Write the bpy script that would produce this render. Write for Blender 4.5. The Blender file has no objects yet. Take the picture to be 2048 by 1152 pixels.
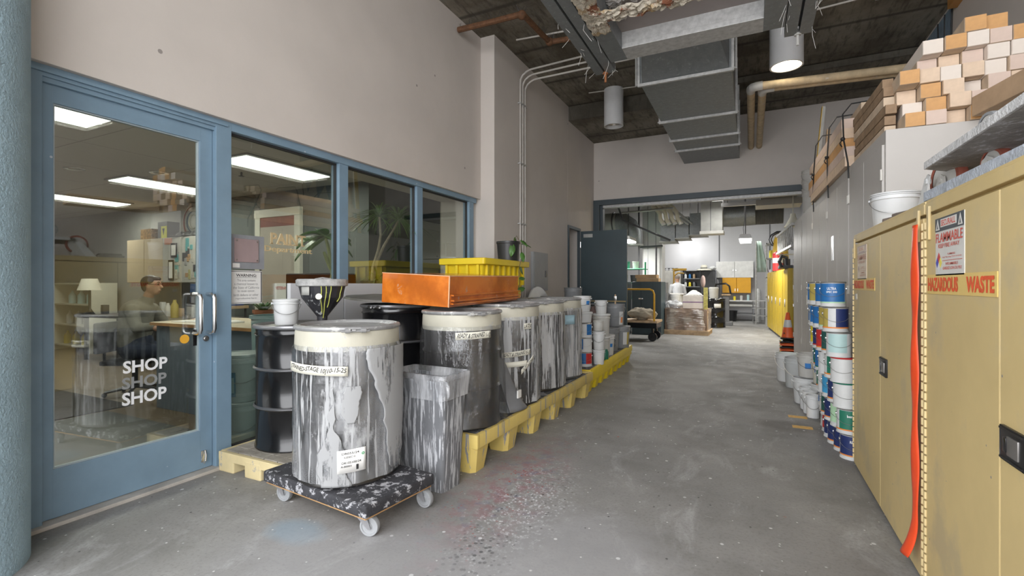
import bpy, bmesh, math, random
from mathutils import Vector, Matrix, noise
random.seed(7)
PI = math.pi
C = bpy.context.scene.collection
SC = bpy.context.scene

# ------------------------------------------------------------------ camera
cam_d = bpy.data.cameras.new('camera'); cam = bpy.data.objects.new('camera', cam_d); C.objects.link(cam)
cam.location = (0, 0, 1.3); cam.rotation_euler = (PI/2, 0, math.radians(26.304))
cam_d.sensor_width = 36; cam_d.lens = 967/2048*36; cam_d.shift_y = -7/2048
cam_d.clip_start = 0.05; cam_d.clip_end = 200
SC.camera = cam
# ------------------------------------------------------------------ world / exposure
w = bpy.data.worlds.new('overcast_sky'); SC.world = w; w.use_nodes = True
wn = w.node_tree.nodes; wl = w.node_tree.links
bgn = wn['Background']; bgn.inputs['Color'].default_value = (0.96, 0.97, 1.0, 1); bgn.inputs['Strength'].default_value = 3.3
SC.view_settings.view_transform = 'Standard'; SC.view_settings.look = 'None'
SC.view_settings.gamma = 1; SC.view_settings.use_curve_mapping = False
SC.view_settings.exposure = 0.35

def area(name, loc, sx, sy, power, rot=(0, 0, 0), col=(1, 1, 1), spread=PI):
    l = bpy.data.lights.new(name, 'AREA'); l.shape = 'RECTANGLE'; l.size = sx; l.size_y = sy
    l.energy = power; l.color = col; l.spread = spread
    o = bpy.data.objects.new(name, l); C.objects.link(o); o.location = loc; o.rotation_euler = rot
    return o
# daylight falling through the open bay entrance behind the photographer
area('daylight_opening', (-0.6, -3.2, 3.0), 6.5, 4.5, 190, (math.radians(78), 0, 0), (0.97, 0.98, 1.0))

# ------------------------------------------------------------------ materials
MATS = {}
def M(name, col, rough=0.55, metal=0.0, var=0.12, vs=6.0, bump=0.0, bs=40.0, spots=None, drips=None,
      emit=None, coat=0.0, worn=None, patches=None):
    """procedural painted surface. spots/worn: (colour, scale, threshold); drips: (colour, threshold, scale)"""
    if name in MATS: return MATS[name]
    m = bpy.data.materials.new(name); m.use_nodes = True; MATS[name] = m
    nt = m.node_tree; N = nt.nodes; L = nt.links; b = N['Principled BSDF']
    b.inputs['Roughness'].default_value = rough; b.inputs['Metallic'].default_value = metal
    if coat: b.inputs['Coat Weight'].default_value = coat
    tc = N.new('ShaderNodeTexCoord')
    def nz(scale, det=4, stretch=None, rgh=0.6):
        n = N.new('ShaderNodeTexNoise'); n.inputs['Scale'].default_value = scale
        n.inputs['Detail'].default_value = det; n.inputs['Roughness'].default_value = rgh
        if stretch:
            mp = N.new('ShaderNodeMapping'); mp.inputs['Scale'].default_value = stretch
            L.new(tc.outputs['Object'], mp.inputs['Vector']); L.new(mp.outputs['Vector'], n.inputs['Vector'])
        else: L.new(tc.outputs['Object'], n.inputs['Vector'])
        return n
    def mixc(fac, a, bcol, afac=1.0):
        x = N.new('ShaderNodeMix'); x.data_type = 'RGBA'
        L.new(fac, x.inputs['Factor'])
        if hasattr(a, 'is_linked'): L.new(a, x.inputs[6])
        else: x.inputs[6].default_value = (*a, 1)
        if hasattr(bcol, 'is_linked'): L.new(bcol, x.inputs[7])
        else: x.inputs[7].default_value = (*bcol, 1)
        return x.outputs[2]
    def thr(out, t, wd=0.03):
        r = N.new('ShaderNodeMapRange'); r.inputs['From Min'].default_value = t - wd; r.inputs['From Max'].default_value = t + wd
        L.new(out, r.inputs['Value']); return r.outputs['Result']
    n = nz(vs, 5)
    r = N.new('ShaderNodeMapRange'); r.inputs['From Min'].default_value = 0.3; r.inputs['From Max'].default_value = 0.7
    L.new(n.outputs['Fac'], r.inputs['Value'])
    dark = tuple(c*(1-var) for c in col); lite = tuple(min(1, c*(1+var)) for c in col)
    out = mixc(r.outputs['Result'], dark, lite)
    if patches:
        for (c2, s2, t2) in patches:
            out = mixc(thr(nz(s2, 6).outputs['Fac'], t2, 0.06), out, c2)
    if worn:
        c2, s2, t2 = worn
        out = mixc(thr(nz(s2, 8, rgh=0.75).outputs['Fac'], t2, 0.015), out, c2)
    if drips:
        c2, t2, s2 = drips
        out = mixc(thr(nz(1.0, 5, (s2, s2, s2*0.045)).outputs['Fac'], t2, 0.012), out, c2)
    if spots:
        for (c2, s2, t2) in (spots if isinstance(spots, list) else [spots]):
            v = N.new('ShaderNodeTexVoronoi'); v.inputs['Scale'].default_value = s2
            L.new(tc.outputs['Object'], v.inputs['Vector'])
            r2 = N.new('ShaderNodeMapRange'); r2.inputs['From Min'].default_value = t2; r2.inputs['From Max'].default_value = t2*0.8
            L.new(v.outputs['Distance'], r2.inputs['Value'])
            out = mixc(r2.outputs['Result'], out, c2)
    L.new(out, b.inputs['Base Color'])
    if bump:
        bn = nz(bs, 4); bp = N.new('ShaderNodeBump'); bp.inputs['Strength'].default_value = bump; bp.inputs['Distance'].default_value = 0.01
        L.new(bn.outputs['Fac'], bp.inputs['Height']); L.new(bp.outputs['Normal'], b.inputs['Normal'])
    if emit:
        b.inputs['Emission Color'].default_value = (*emit[0], 1); b.inputs['Emission Strength'].default_value = emit[1]
    return m

def glass_mat(name, tint=(0.86, 0.89, 0.86), ior=2.35, rough=0.0, dust=0.0):
    if name in MATS: return MATS[name]
    m = bpy.data.materials.new(name); m.use_nodes = True; MATS[name] = m
    N = m.node_tree.nodes; L = m.node_tree.links; N.clear()
    o = N.new('ShaderNodeOutputMaterial'); t = N.new('ShaderNodeBsdfTransparent'); g = N.new('ShaderNodeBsdfGlossy')
    t.inputs['Color'].default_value = (*tint, 1); g.inputs['Roughness'].default_value = rough
    f = N.new('ShaderNodeFresnel'); ge = N.new('ShaderNodeNewGeometry'); mr = N.new('ShaderNodeMapRange')   # same reflectance on both faces of the pane
    mr.inputs['To Min'].default_value = ior; mr.inputs['To Max'].default_value = 1/ior
    L.new(ge.outputs['Backfacing'], mr.inputs['Value']); L.new(mr.outputs['Result'], f.inputs['IOR'])
    mx = N.new('ShaderNodeMixShader'); L.new(f.outputs[0], mx.inputs[0]); L.new(t.outputs[0], mx.inputs[1]); L.new(g.outputs[0], mx.inputs[2])
    L.new(mx.outputs[0], o.inputs[0])
    return m

def film_mat(name, paint=(0.55, 0.56, 0.57), t1=0.60, s1=16, stretch=0.07, t2=0.62, haze=0.10, seed=0.0, s2=3.2):
    """clear plastic film carrying dried paint drips and smears"""
    if name in MATS: return MATS[name]
    m = bpy.data.materials.new(name); m.use_nodes = True; MATS[name] = m
    N = m.node_tree.nodes; L = m.node_tree.links; N.clear()
    o = N.new('ShaderNodeOutputMaterial'); tc = N.new('ShaderNodeTexCoord')
    tr = N.new('ShaderNodeBsdfTransparent'); tr.inputs['Color'].default_value = (0.96, 0.97, 0.98, 1)
    pr = N.new('ShaderNodeBsdfPrincipled'); pr.inputs['Base Color'].default_value = (0.62, 0.63, 0.65, 1); pr.inputs['Roughness'].default_value = 0.13
    pn = N.new('ShaderNodeBsdfPrincipled'); pn.inputs['Base Color'].default_value = (*paint, 1); pn.inputs['Roughness'].default_value = 0.5
    def nz(sc, det, rg=0.6):
        mp = N.new('ShaderNodeMapping'); mp.inputs['Scale'].default_value = sc; mp.inputs['Location'].default_value = (seed, seed*1.7, seed*0.6)
        L.new(tc.outputs['Object'], mp.inputs['Vector'])
        n = N.new('ShaderNodeTexNoise'); n.inputs['Scale'].default_value = 1.0; n.inputs['Detail'].default_value = det; n.inputs['Roughness'].default_value = rg
        L.new(mp.outputs['Vector'], n.inputs['Vector']); return n.outputs['Fac']
    def thr(v, t, wd):
        r = N.new('ShaderNodeMapRange'); r.inputs['From Min'].default_value = t-wd; r.inputs['From Max'].default_value = t+wd
        L.new(v, r.inputs['Value']); return r.outputs['Result']
    a = thr(nz((s1, s1, s1*stretch), 5), t1, 0.012)
    b = thr(nz((s2, s2, s2*0.45), 8, 0.68), t2, 0.03)
    mxm = N.new('ShaderNodeMath'); mxm.operation = 'MAXIMUM'; L.new(a, mxm.inputs[0]); L.new(b, mxm.inputs[1])
    bpn = nz((9, 9, 2.5), 5); bp = N.new('ShaderNodeBump'); bp.inputs['Strength'].default_value = 1.0; bp.inputs['Distance'].default_value = 0.04
    L.new(bpn, bp.inputs['Height']); gl_ = N.new('ShaderNodeBsdfGlossy'); gl_.inputs['Roughness'].default_value = 0.10; L.new(bp.outputs['Normal'], gl_.inputs['Normal'])
    lw = N.new('ShaderNodeLayerWeight'); lw.inputs['Blend'].default_value = 0.25; L.new(bp.outputs['Normal'], lw.inputs['Normal'])
    fr = N.new('ShaderNodeMapRange'); fr.inputs['To Min'].default_value = 0.05; fr.inputs['To Max'].default_value = 0.55; L.new(lw.outputs['Fresnel'], fr.inputs['Value'])
    m0 = N.new('ShaderNodeMixShader'); L.new(fr.outputs['Result'], m0.inputs[0]); L.new(tr.outputs[0], m0.inputs[1]); L.new(gl_.outputs[0], m0.inputs[2])
    hz = N.new('ShaderNodeMapRange'); hz.inputs['From Min'].default_value = 0.42; hz.inputs['From Max'].default_value = 0.72
    hz.inputs['To Min'].default_value = haze*0.3; hz.inputs['To Max'].default_value = haze*3.0; L.new(nz((7, 7, 1.2), 5), hz.inputs['Value'])
    m1 = N.new('ShaderNodeMixShader'); L.new(hz.outputs['Result'], m1.inputs[0]); L.new(m0.outputs[0], m1.inputs[1]); L.new(pr.outputs[0], m1.inputs[2])
    m2 = N.new('ShaderNodeMixShader'); L.new(mxm.outputs[0], m2.inputs[0]); L.new(m1.outputs[0], m2.inputs[1]); L.new(pn.outputs[0], m2.inputs[2])
    L.new(m2.outputs[0], o.inputs[0])
    return m

def floor_mat():
    m = bpy.data.materials.new('stained_concrete'); m.use_nodes = True
    N = m.node_tree.nodes; L = m.node_tree.links; b = N['Principled BSDF']
    tc = N.new('ShaderNodeTexCoord'); P = tc.outputs['Object']
    def nz(s, det=6, rg=0.6, sc=(1, 1, 1), dist=0):
        mp = N.new('ShaderNodeMapping'); mp.inputs['Scale'].default_value = sc; L.new(P, mp.inputs['Vector'])
        n = N.new('ShaderNodeTexNoise'); n.inputs['Scale'].default_value = s; n.inputs['Detail'].default_value = det; n.inputs['Roughness'].default_value = rg
        n.inputs['Distortion'].default_value = dist
        L.new(mp.outputs['Vector'], n.inputs['Vector']); return n.outputs['Fac']
    def rng(v, a, c, t0=0, t1=1):
        r = N.new('ShaderNodeMapRange'); r.inputs['From Min'].default_value = a; r.inputs['From Max'].default_value = c
        r.inputs['To Min'].default_value = t0; r.inputs['To Max'].default_value = t1; L.new(v, r.inputs['Value']); return r.outputs['Result']
    def mix(f, a, c):
        x = N.new('ShaderNodeMix'); x.data_type = 'RGBA'; L.new(f, x.inputs['Factor'])
        for v, i in ((a, 6), (c, 7)):
            if hasattr(v, 'is_linked'): L.new(v, x.inputs[i])
            else: x.inputs[i].default_value = (*v, 1)
        return x.outputs[2]
    def mul(a, c):
        x = N.new('ShaderNodeMath'); x.operation = 'MULTIPLY'; L.new(a, x.inputs[0])
        if hasattr(c, 'is_linked'): L.new(c, x.inputs[1])
        else: x.inputs[1].default_value = c
        return x.outputs[0]
    def blob(cx, cy, rx, ry, rot=0, soft=0.5, jit=0.5):
        mp = N.new('ShaderNodeMapping'); mp.vector_type = 'TEXTURE'
        mp.inputs['Location'].default_value = (cx, cy, 0); mp.inputs['Rotation'].default_value = (0, 0, rot); mp.inputs['Scale'].default_value = (rx, ry, 1)
        L.new(P, mp.inputs['Vector'])
        ln = N.new('ShaderNodeVectorMath'); ln.operation = 'LENGTH'; L.new(mp.outputs[0], ln.inputs[0])
        ad = N.new('ShaderNodeMath'); ad.operation = 'MULTIPLY_ADD'; L.new(nz(7, 5), ad.inputs[0]); ad.inputs[1].default_value = jit; L.new(ln.outputs['Value'], ad.inputs[2])
        return rng(ad.outputs[0], 1+jit*0.5, 1+jit*0.5-soft)
    def vor(s, t, keep=None):
        v = N.new('ShaderNodeTexVoronoi'); v.inputs['Scale'].default_value = s; L.new(P, v.inputs['Vector'])
        f = rng(v.outputs['Distance'], t, t*0.7)
        if keep is not None:
            sp = N.new('ShaderNodeSeparateColor'); L.new(v.outputs['Color'], sp.inputs[0]); f = mul(f, rng(sp.outputs[0], keep, keep+0.01))
        return f
    o = mix(rng(nz(0.9, 4), 0.35, 0.65), (0.20, 0.196, 0.188), (0.305, 0.298, 0.287))
    o = mix(rng(nz(5, 8, 0.7), 0.4, 0.72, 0, 0.55), o, (0.21, 0.208, 0.203))
    o = mix(rng(nz(2.2, 8, 0.75, (1, 0.5, 1), 1.2), 0.54, 0.68, 0, 0.6), o, (0.42, 0.42, 0.42))
    o = mix(rng(nz(60, 3), 0.5, 0.75, 0, 0.5), o, (0.13, 0.125, 0.12))
    o = mix(rng(nz(1.6, 7, 0.7), 0.5, 0.64, 0, 0.45), o, (0.15, 0.145, 0.135))
    # worn traffic band
    o = mix(mul(blob(-0.75, 2.2, 0.55, 0.6, 0.25), 0.4), o, (0.42, 0.42, 0.44))
    o = mix(mul(blob(0.3, 5.1, 0.35, 0.22), 0.6), o, (0.11, 0.10, 0.09))
    o = mix(mul(blob(-0.7, 7.0, 0.5, 1.6), 0.35), o, (0.45, 0.45, 0.44))
    o = mix(mul(blob(-2.15, 1.78, 0.22, 0.14), 0.55), o, (0.22, 0.33, 0.42))
    # paint spatter track beside the pallets
    trk = blob(-1.40, 2.85, 0.36, 1.2, 0.05, 0.8, 0.9)
    o = mix(mul(trk, rng(nz(9, 6), 0.44, 0.58, 0, 0.8)), o, (0.27, 0.145, 0.16))
    o = mix(mul(trk, rng(nz(11, 6, 0.6, (1, 1, 3)), 0.55, 0.62, 0, 0.7)), o, (0.17, 0.18, 0.24))
    trk2 = blob(-1.20, 2.6, 0.32, 0.9, 0.05, 0.8, 0.9)
    o = mix(mul(trk2, rng(nz(30, 8, 0.85), 0.53, 0.56, 0, 0.85)), o, (0.55, 0.55, 0.57))
    o = mix(mul(trk2, vor(46, 0.34, 0.6)), o, (0.60, 0.60, 0.62))
    o = mix(mul(trk2, vor(34, 0.28, 0.72)), o, (0.06, 0.06, 0.06))
    o = mix(mul(trk, vor(40, 0.3, 0.85)), o, (0.35, 0.07, 0.06))
    blk = blob(-1.20, 2.0, 0.22, 0.32, 0.2, 0.9, 0.7)
    o = mix(mul(blk, vor(30, 0.36, 0.2)), o, (0.03, 0.03, 0.03))
    o = mix(mul(blk, vor(17, 0.22, 0.5)), o, (0.02, 0.02, 0.02))
    # scattered specks and scrapes everywhere
    o = mix(vor(9, 0.11, 0.72), o, (0.60, 0.60, 0.60))
    o = mix(vor(22, 0.13, 0.78), o, (0.62, 0.62, 0.61))
    o = mix(vor(14, 0.1, 0.86), o, (0.07, 0.07, 0.07))
    o = mix(vor(5, 0.05, 0.85), o, (0.38, 0.11, 0.08))
    o = mix(rng(nz(6, 7, 0.8, (1, 4, 1), 2.0), 0.64, 0.68, 0, 0.6), o, (0.52, 0.52, 0.52))
    o = mix(rng(nz(2.6, 8, 0.8, (3, 1, 1), 1.0), 0.62, 0.68, 0, 0.55), o, (0.12, 0.115, 0.105))
    o = mix(mul(blob(-1.6, 1.7, 0.9, 0.5, 0.2), 0.35), o, (0.42, 0.42, 0.44))
    L.new(o, b.inputs['Base Color'])
    L.new(rng(nz(3, 5), 0.3, 0.7, 0.58, 0.8), b.inputs['Roughness'])
    bp = N.new('ShaderNodeBump'); bp.inputs['Strength'].default_value = 0.25; bp.inputs['Distance'].default_value = 0.004
    L.new(nz(25, 8), bp.inputs['Height']); L.new(bp.outputs[0], b.inputs['Normal'])
    return m

def concrete_ceiling():
    m = bpy.data.materials.new('dark_board_formed_concrete'); m.use_nodes = True
    N = m.node_tree.nodes; L = m.node_tree.links; b = N['Principled BSDF']; b.inputs['Roughness'].default_value = 0.85
    tc = N.new('ShaderNodeTexCoord')
    def nz(s, det=6, rg=0.65, sc=(1, 1, 1)):
        mp = N.new('ShaderNodeMapping'); mp.inputs['Scale'].default_value = sc; L.new(tc.outputs['Object'], mp.inputs['Vector'])
        n = N.new('ShaderNodeTexNoise'); n.inputs['Scale'].default_value = s; n.inputs['Detail'].default_value = det; n.inputs['Roughness'].default_value = rg
        L.new(mp.outputs[0], n.inputs['Vector']); return n.outputs['Fac']
    def mix(f, a, c, k=1.0, lo=0.4, hi=0.62):
        r = N.new('ShaderNodeMapRange'); r.inputs['From Min'].default_value = lo; r.inputs['From Max'].default_value = hi; r.inputs['To Max'].default_value = k
        L.new(f, r.inputs['Value']); x = N.new('ShaderNodeMix'); x.data_type = 'RGBA'; L.new(r.outputs[0], x.inputs['Factor'])
        for v, i in ((a, 6), (c, 7)):
            if hasattr(v, 'is_linked'): L.new(v, x.inputs[i])
            else: x.inputs[i].default_value = (*v, 1)
        return x.outputs[2]
    o = mix(nz(1.1, 5), (0.12, 0.102, 0.075), (0.26, 0.235, 0.19))
    o = mix(nz(4, 8, 0.75), o, (0.27, 0.255, 0.22), 0.55, 0.5, 0.75)
    o = mix(nz(3, 8, 0.7, (5, 0.8, 1)), o, (0.05, 0.042, 0.03), 0.7, 0.5, 0.65)
    wv = N.new('ShaderNodeTexWave'); wv.wave_type = 'BANDS'; wv.bands_direction = 'Y'; wv.inputs['Scale'].default_value = 0.27; wv.inputs['Distortion'].default_value = 0.15
    L.new(tc.outputs['Object'], wv.inputs['Vector'])
    o = mix(wv.outputs['Fac'], o, (0.05, 0.045, 0.035), 0.8, 0.985, 1.0)
    L.new(o, b.inputs['Base Color'])
    bp = N.new('ShaderNodeBump'); bp.inputs['Strength'].default_value = 0.5; bp.inputs['Distance'].default_value = 0.02
    L.new(nz(9, 8), bp.inputs['Height']); L.new(bp.outputs[0], b.inputs['Normal'])
    return m

# ------------------------------------------------------------------ mesh helpers
class MB:
    def __init__(s): s.bm = bmesh.new(); s.nb = 0
    def _xf(s, vs, Mx):
        if Mx is not None:
            for v in vs: v.co = Mx @ v.co
    def box(s, x0, x1, y0, y1, z0, z1, bev=0, Mx=None, seg=2):
        k = 0.0004*(s.nb % 6); s.nb += 1      # neighbouring boxes of one mesh never share a face plane
        vs = [s.bm.verts.new((x, y, z)) for x in (x0-k, x1+k) for y in (y0-k, y1+k) for z in (z0-k*0.5, z1+k)]
        idx = [(0, 1, 3, 2), (4, 6, 7, 5), (0, 4, 5, 1), (2, 3, 7, 6), (0, 2, 6, 4), (1, 5, 7, 3)]
        fs = [s.bm.faces.new([vs[i] for i in f]) for f in idx]
        if bev:
            es = list({e for f in fs for e in f.edges})
            r = bmesh.ops.bevel(s.bm, geom=es, offset=bev, segments=seg, affect='EDGES', profile=0.6)
            vs = list({v for f in r['faces'] for v in f.verts} | {v for v in vs if v.is_valid})
        s._xf(vs, Mx); return s
    def cyl(s, p0, p1, r0, r1=None, seg=16, cap=True):
        p0 = Vector(p0); p1 = Vector(p1); r1 = r0 if r1 is None else r1
        d = (p1-p0).normalized(); a = d.orthogonal().normalized(); b = d.cross(a)
        R = [[s.bm.verts.new(p + (a*math.cos(2*PI*i/seg) + b*math.sin(2*PI*i/seg))*r) for i in range(seg)] for p, r in ((p0, r0), (p1, r1))]
        for i in range(seg): s.bm.faces.new((R[0][i], R[0][(i+1) % seg], R[1][(i+1) % seg], R[1][i]))
        if cap: s.bm.faces.new(R[0][::-1]); s.bm.faces.new(R[1])
        return s
    def lathe(s, prof, c=(0, 0, 0), seg=32, a0=0, a1=2*PI, Mx=None):
        full = abs(a1-a0-2*PI) < 1e-6; n = seg if full else seg+1; rows = []; allv = []
        for r, z in prof:
            if r < 1e-6: row = [s.bm.verts.new((c[0], c[1], c[2]+z))]
            else: row = [s.bm.verts.new((c[0]+r*math.cos(a0+(a1-a0)*i/seg), c[1]+r*math.sin(a0+(a1-a0)*i/seg), c[2]+z)) for i in range(n)]
            rows.append(row); allv += row
        for A, B in zip(rows, rows[1:]):
            for i in range(seg):
                j = (i+1) % n if full else i+1
                if len(A) == 1 and len(B) == 1: continue
                if len(A) == 1: s.bm.faces.new((A[0], B[j], B[i]))
                elif len(B) == 1: s.bm.faces.new((A[i], A[j], B[0]))
                else: s.bm.faces.new((A[i], A[j], B[j], B[i]))
        s._xf(allv, Mx); return s
    def tube(s, path, r, seg=8, closed=False, flat=1.0):
        P = [Vector(p) for p in path]; n = len(P); rr = r if isinstance(r, (list, tuple)) else [r]*n
        rings = []; prev = None
        for i, p in enumerate(P):
            t = (P[(i+1) % n]-P[i-1]) if closed else (P[min(i+1, n-1)]-P[max(i-1, 0)])
            if t.length < 1e-9: t = Vector((0, 0, 1))
            t.normalize()
            a = t.orthogonal().normalized() if prev is None else (prev - t*prev.dot(t)).normalized()
            prev = a; b = t.cross(a)
            rings.append([s.bm.verts.new(p + a*math.cos(2*PI*k/seg)*rr[i] + b*math.sin(2*PI*k/seg)*rr[i]*flat) for k in range(seg)])
        for i in range(n if closed else n-1):
            A = rings[i]; B = rings[(i+1) % n]
            for k in range(seg): s.bm.faces.new((A[k], A[(k+1) % seg], B[(k+1) % seg], B[k]))
        if not closed: s.bm.faces.new(rings[0][::-1]); s.bm.faces.new(rings[-1])
        return s
    def quad(s, *pts):
        s.bm.faces.new([s.bm.verts.new(p) for p in pts]); return s
    def prism(s, pts, off):
        off = Vector(off); a = [s.bm.verts.new(p) for p in pts]; b = [s.bm.verts.new(Vector(p)+off) for p in pts]
        s.bm.faces.new(a[::-1]); s.bm.faces.new(b); n = len(a)
        for i in range(n): s.bm.faces.new((a[i], a[(i+1) % n], b[(i+1) % n], b[i]))
        return s
    def ball(s, c, rx, ry=None, rz=None, u=14, v=9, Mx=None):
        ry = ry or rx; rz = rz or rx; rows = []; allv = []
        for j in range(v+1):
            t = PI*j/v
            if j in (0, v): row = [s.bm.verts.new((0, 0, math.cos(t)))]
            else: row = [s.bm.verts.new((math.sin(t)*math.cos(2*PI*i/u), math.sin(t)*math.sin(2*PI*i/u), math.cos(t))) for i in range(u)]
            rows.append(row); allv += row
        for A, B in zip(rows, rows[1:]):
            for i in range(u):
                j = (i+1) % u
                if len(A) == 1: s.bm.faces.new((A[0], B[i], B[j]))
                elif len(B) == 1: s.bm.faces.new((A[i], B[0], A[j]))
                else: s.bm.faces.new((A[i], B[i], B[j], A[j]))
        for q in allv:
            q.co = Vector((q.co.x*rx, q.co.y*ry, q.co.z*rz))
            if Mx is not None: q.co = Mx @ q.co
            q.co += Vector(c)
        return s
    def grid(s, fn, nu, nv, wrap=False):
        V = [[s.bm.verts.new(fn(i/nu, j/nv)) for j in range(nv+1)] for i in range(nu if wrap else nu+1)]
        n = len(V)
        for i in range(nu):
            A = V[i]; B = V[(i+1) % n]
            for j in range(nv): s.bm.faces.new((A[j], B[j], B[j+1], A[j+1]))
        return s
    def text(s, string, fn, w_, h_, bold=0.0):
        vs, fs = txt(string, bold)
        x0 = min(v[0] for v in vs); x1 = max(v[0] for v in vs); y0 = min(v[1] for v in vs); y1 = max(v[1] for v in vs)
        V = [s.bm.verts.new(fn((x-x0)/(x1-x0)*w_, (y-y0)/(y1-y0)*h_)) for x, y in vs]
        for f in fs:
            try: s.bm.faces.new([V[i] for i in f])
            except ValueError: pass
        return s
    def build(s, name, mat, parent=None, smooth=True, sharp=35, solid=0, fix=True):
        if fix and s.bm.faces: bmesh.ops.recalc_face_normals(s.bm, faces=s.bm.faces)
        for f in s.bm.faces: f.smooth = smooth
        if smooth:
            for e in s.bm.edges:
                if len(e.link_faces) == 2 and e.calc_face_angle(0) > math.radians(sharp): e.smooth = False
        me = bpy.data.meshes.new(name); s.bm.to_mesh(me); s.bm.free(); me.materials.append(mat)
        o = bpy.data.objects.new(name, me); C.objects.link(o)
        if parent: o.parent = parent
        if solid:
            q = o.modifiers.new('thickness', 'SOLIDIFY'); q.thickness = solid; q.offset = 0
        return o
_T = {}
def txt(string, bold=0.0):
    k = (string, bold)
    if k in _T: return _T[k]
    cu = bpy.data.curves.new('t', 'FONT'); cu.body = string; cu.resolution_u = 3; cu.offset = bold; cu.fill_mode = 'FRONT'
    ob = bpy.data.objects.new('t', cu); C.objects.link(ob); bpy.context.view_layer.update()
    me = bpy.data.meshes.new_from_object(ob.evaluated_get(bpy.context.evaluated_depsgraph_get()))
    vs = [(v.co.x, v.co.y) for v in me.vertices]; fs = [tuple(p.vertices) for p in me.polygons]
    bpy.data.objects.remove(ob); bpy.data.curves.remove(cu); bpy.data.meshes.remove(me)
    _T[k] = (vs, fs); return _T[k]
def plane_map(o, u, v):
    o = Vector(o); u = Vector(u).normalized(); v = Vector(v).normalized()
    return lambda a, b: o + u*a + v*b
def cyl_map(r, ang0, z0, tilt=0.0):     # wraps text round a drum whose axis is local z; reads left to right seen from outside
    return lambda a, b: Vector((r*math.cos(ang0 + a/r), r*math.sin(ang0 + a/r), z0 + b + a*tilt))

def tag(o, label=None, cat=None, group=None, kind=None):
    if label: o['label'] = label
    if cat: o['category'] = cat
    if group: o['group'] = group
    if kind: o['kind'] = kind
    return o
def thing(name, label, cat, loc=(0, 0, 0), rz=0.0, group=None):
    o = bpy.data.objects.new(name, None); C.objects.link(o); o.empty_display_size = 0.1
    o.location = loc; o.rotation_euler = (0, 0, rz)
    return tag(o, label, cat, group)
def struct(o): o['kind'] = 'structure'; return o
def dup(root, loc=None, rz=None, label=None, group=None, scale=None):
    kids = list(root.children)
    r = root.copy(); C.objects.link(r)
    for k in kids:
        c = k.copy(); C.objects.link(c); c.parent = r
        for g in list(k.children):
            d = g.copy(); C.objects.link(d); d.parent = c
    if loc is not None: r.location = loc
    if rz is not None: r.rotation_euler = (0, 0, rz)
    if scale: r.scale = (scale,)*3 if not isinstance(scale, tuple) else scale
    if label: r['label'] = label
    if group: r['group'] = group
    return r
ORD = ['bottom', 'second', 'third', 'fourth', 'fifth', 'sixth', 'seventh', 'eighth', 'ninth', 'tenth']
NTH = ['first', 'second', 'third', 'fourth', 'fifth', 'sixth', 'seventh', 'eighth', 'ninth', 'tenth']

# colours
wallm = M('painted_wall', (0.62, 0.57, 0.525), 0.7, var=0.05, vs=1.2, bump=0.06, bs=60, spots=((0.30, 0.27, 0.25), 2.2, 0.035))
wallm2 = M('painted_wall_grey', (0.47, 0.47, 0.48), 0.7, var=0.05, vs=1.0)
blue = M('blue_frame_paint', (0.20, 0.30, 0.39), 0.45, var=0.08, vs=4, spots=((0.5, 0.55, 0.6), 7, 0.05))
stucco = M('blue_stucco', (0.36, 0.50, 0.58), 0.75, var=0.08, vs=5, bump=1.0, bs=70)
teal = M('dark_teal_paint', (0.036, 0.060, 0.070), 0.45, var=0.12, vs=2)
tealf = M('teal_frame_paint', (0.05, 0.068, 0.08), 0.45, var=0.1, vs=3)
chrome = M('brushed_steel', (0.72, 0.72, 0.72), 0.25, 1.0, var=0.05)
galv = M('galvanised_steel', (0.25, 0.265, 0.27), 0.5, 0.55, var=0.1, vs=14, worn=((0.34, 0.36, 0.37), 24, 0.6))
galvd = M('galvanised_flange', (0.50, 0.50, 0.49), 0.5, 0.3, var=0.2, vs=20)
white = M('white_plastic', (0.68, 0.69, 0.69), 0.4, var=0.05, vs=3)
whited = M('grubby_white_plastic', (0.57, 0.56, 0.53), 0.5, var=0.1, vs=6, worn=((0.42, 0.39, 0.36), 10, 0.64))
black = M('black_paint', (0.008, 0.008, 0.009), 0.2, var=0.2, vs=4, coat=0.3)
dkgrey = M('dark_grey_plastic', (0.06, 0.062, 0.066), 0.5, var=0.15)
midgrey = M('mid_grey_plastic', (0.19, 0.195, 0.205), 0.5, var=0.12)
yellowp = M('yellow_polyethylene', (0.80, 0.60, 0.02), 0.45, var=0.07, vs=3)
yellowc = M('faded_yellow_cabinet_paint', (0.60, 0.46, 0.215), 0.5, var=0.13, vs=1.3, patches=[((0.50, 0.40, 0.22), 2.6, 0.58)], worn=((0.42, 0.36, 0.25), 9, 0.69), spots=((0.24, 0.22, 0.2), 9, 0.045))
wood = M('pale_wood', (0.50, 0.35, 0.21), 0.65, var=0.25, vs=8)
glass = glass_mat('window_glass')
redp = M('red_print', (0.58, 0.05, 0.03), 0.5, var=0.05)
blk_ink = M('black_ink', (0.02, 0.02, 0.02), 0.6, var=0.0)
wht_ink = M('white_vinyl', (0.85, 0.86, 0.87), 0.5, var=0.0)
paper = M('paper_label', (0.80, 0.79, 0.76), 0.6, var=0.04)
tapem = M('masking_tape', (0.72, 0.70, 0.60), 0.6, var=0.06)
wire = M('wire_metal', (0.45, 0.45, 0.45), 0.35, 0.8)
steel_dark = M('dark_steel', (0.10, 0.10, 0.105), 0.4, 0.6)
FL = floor_mat()

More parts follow.
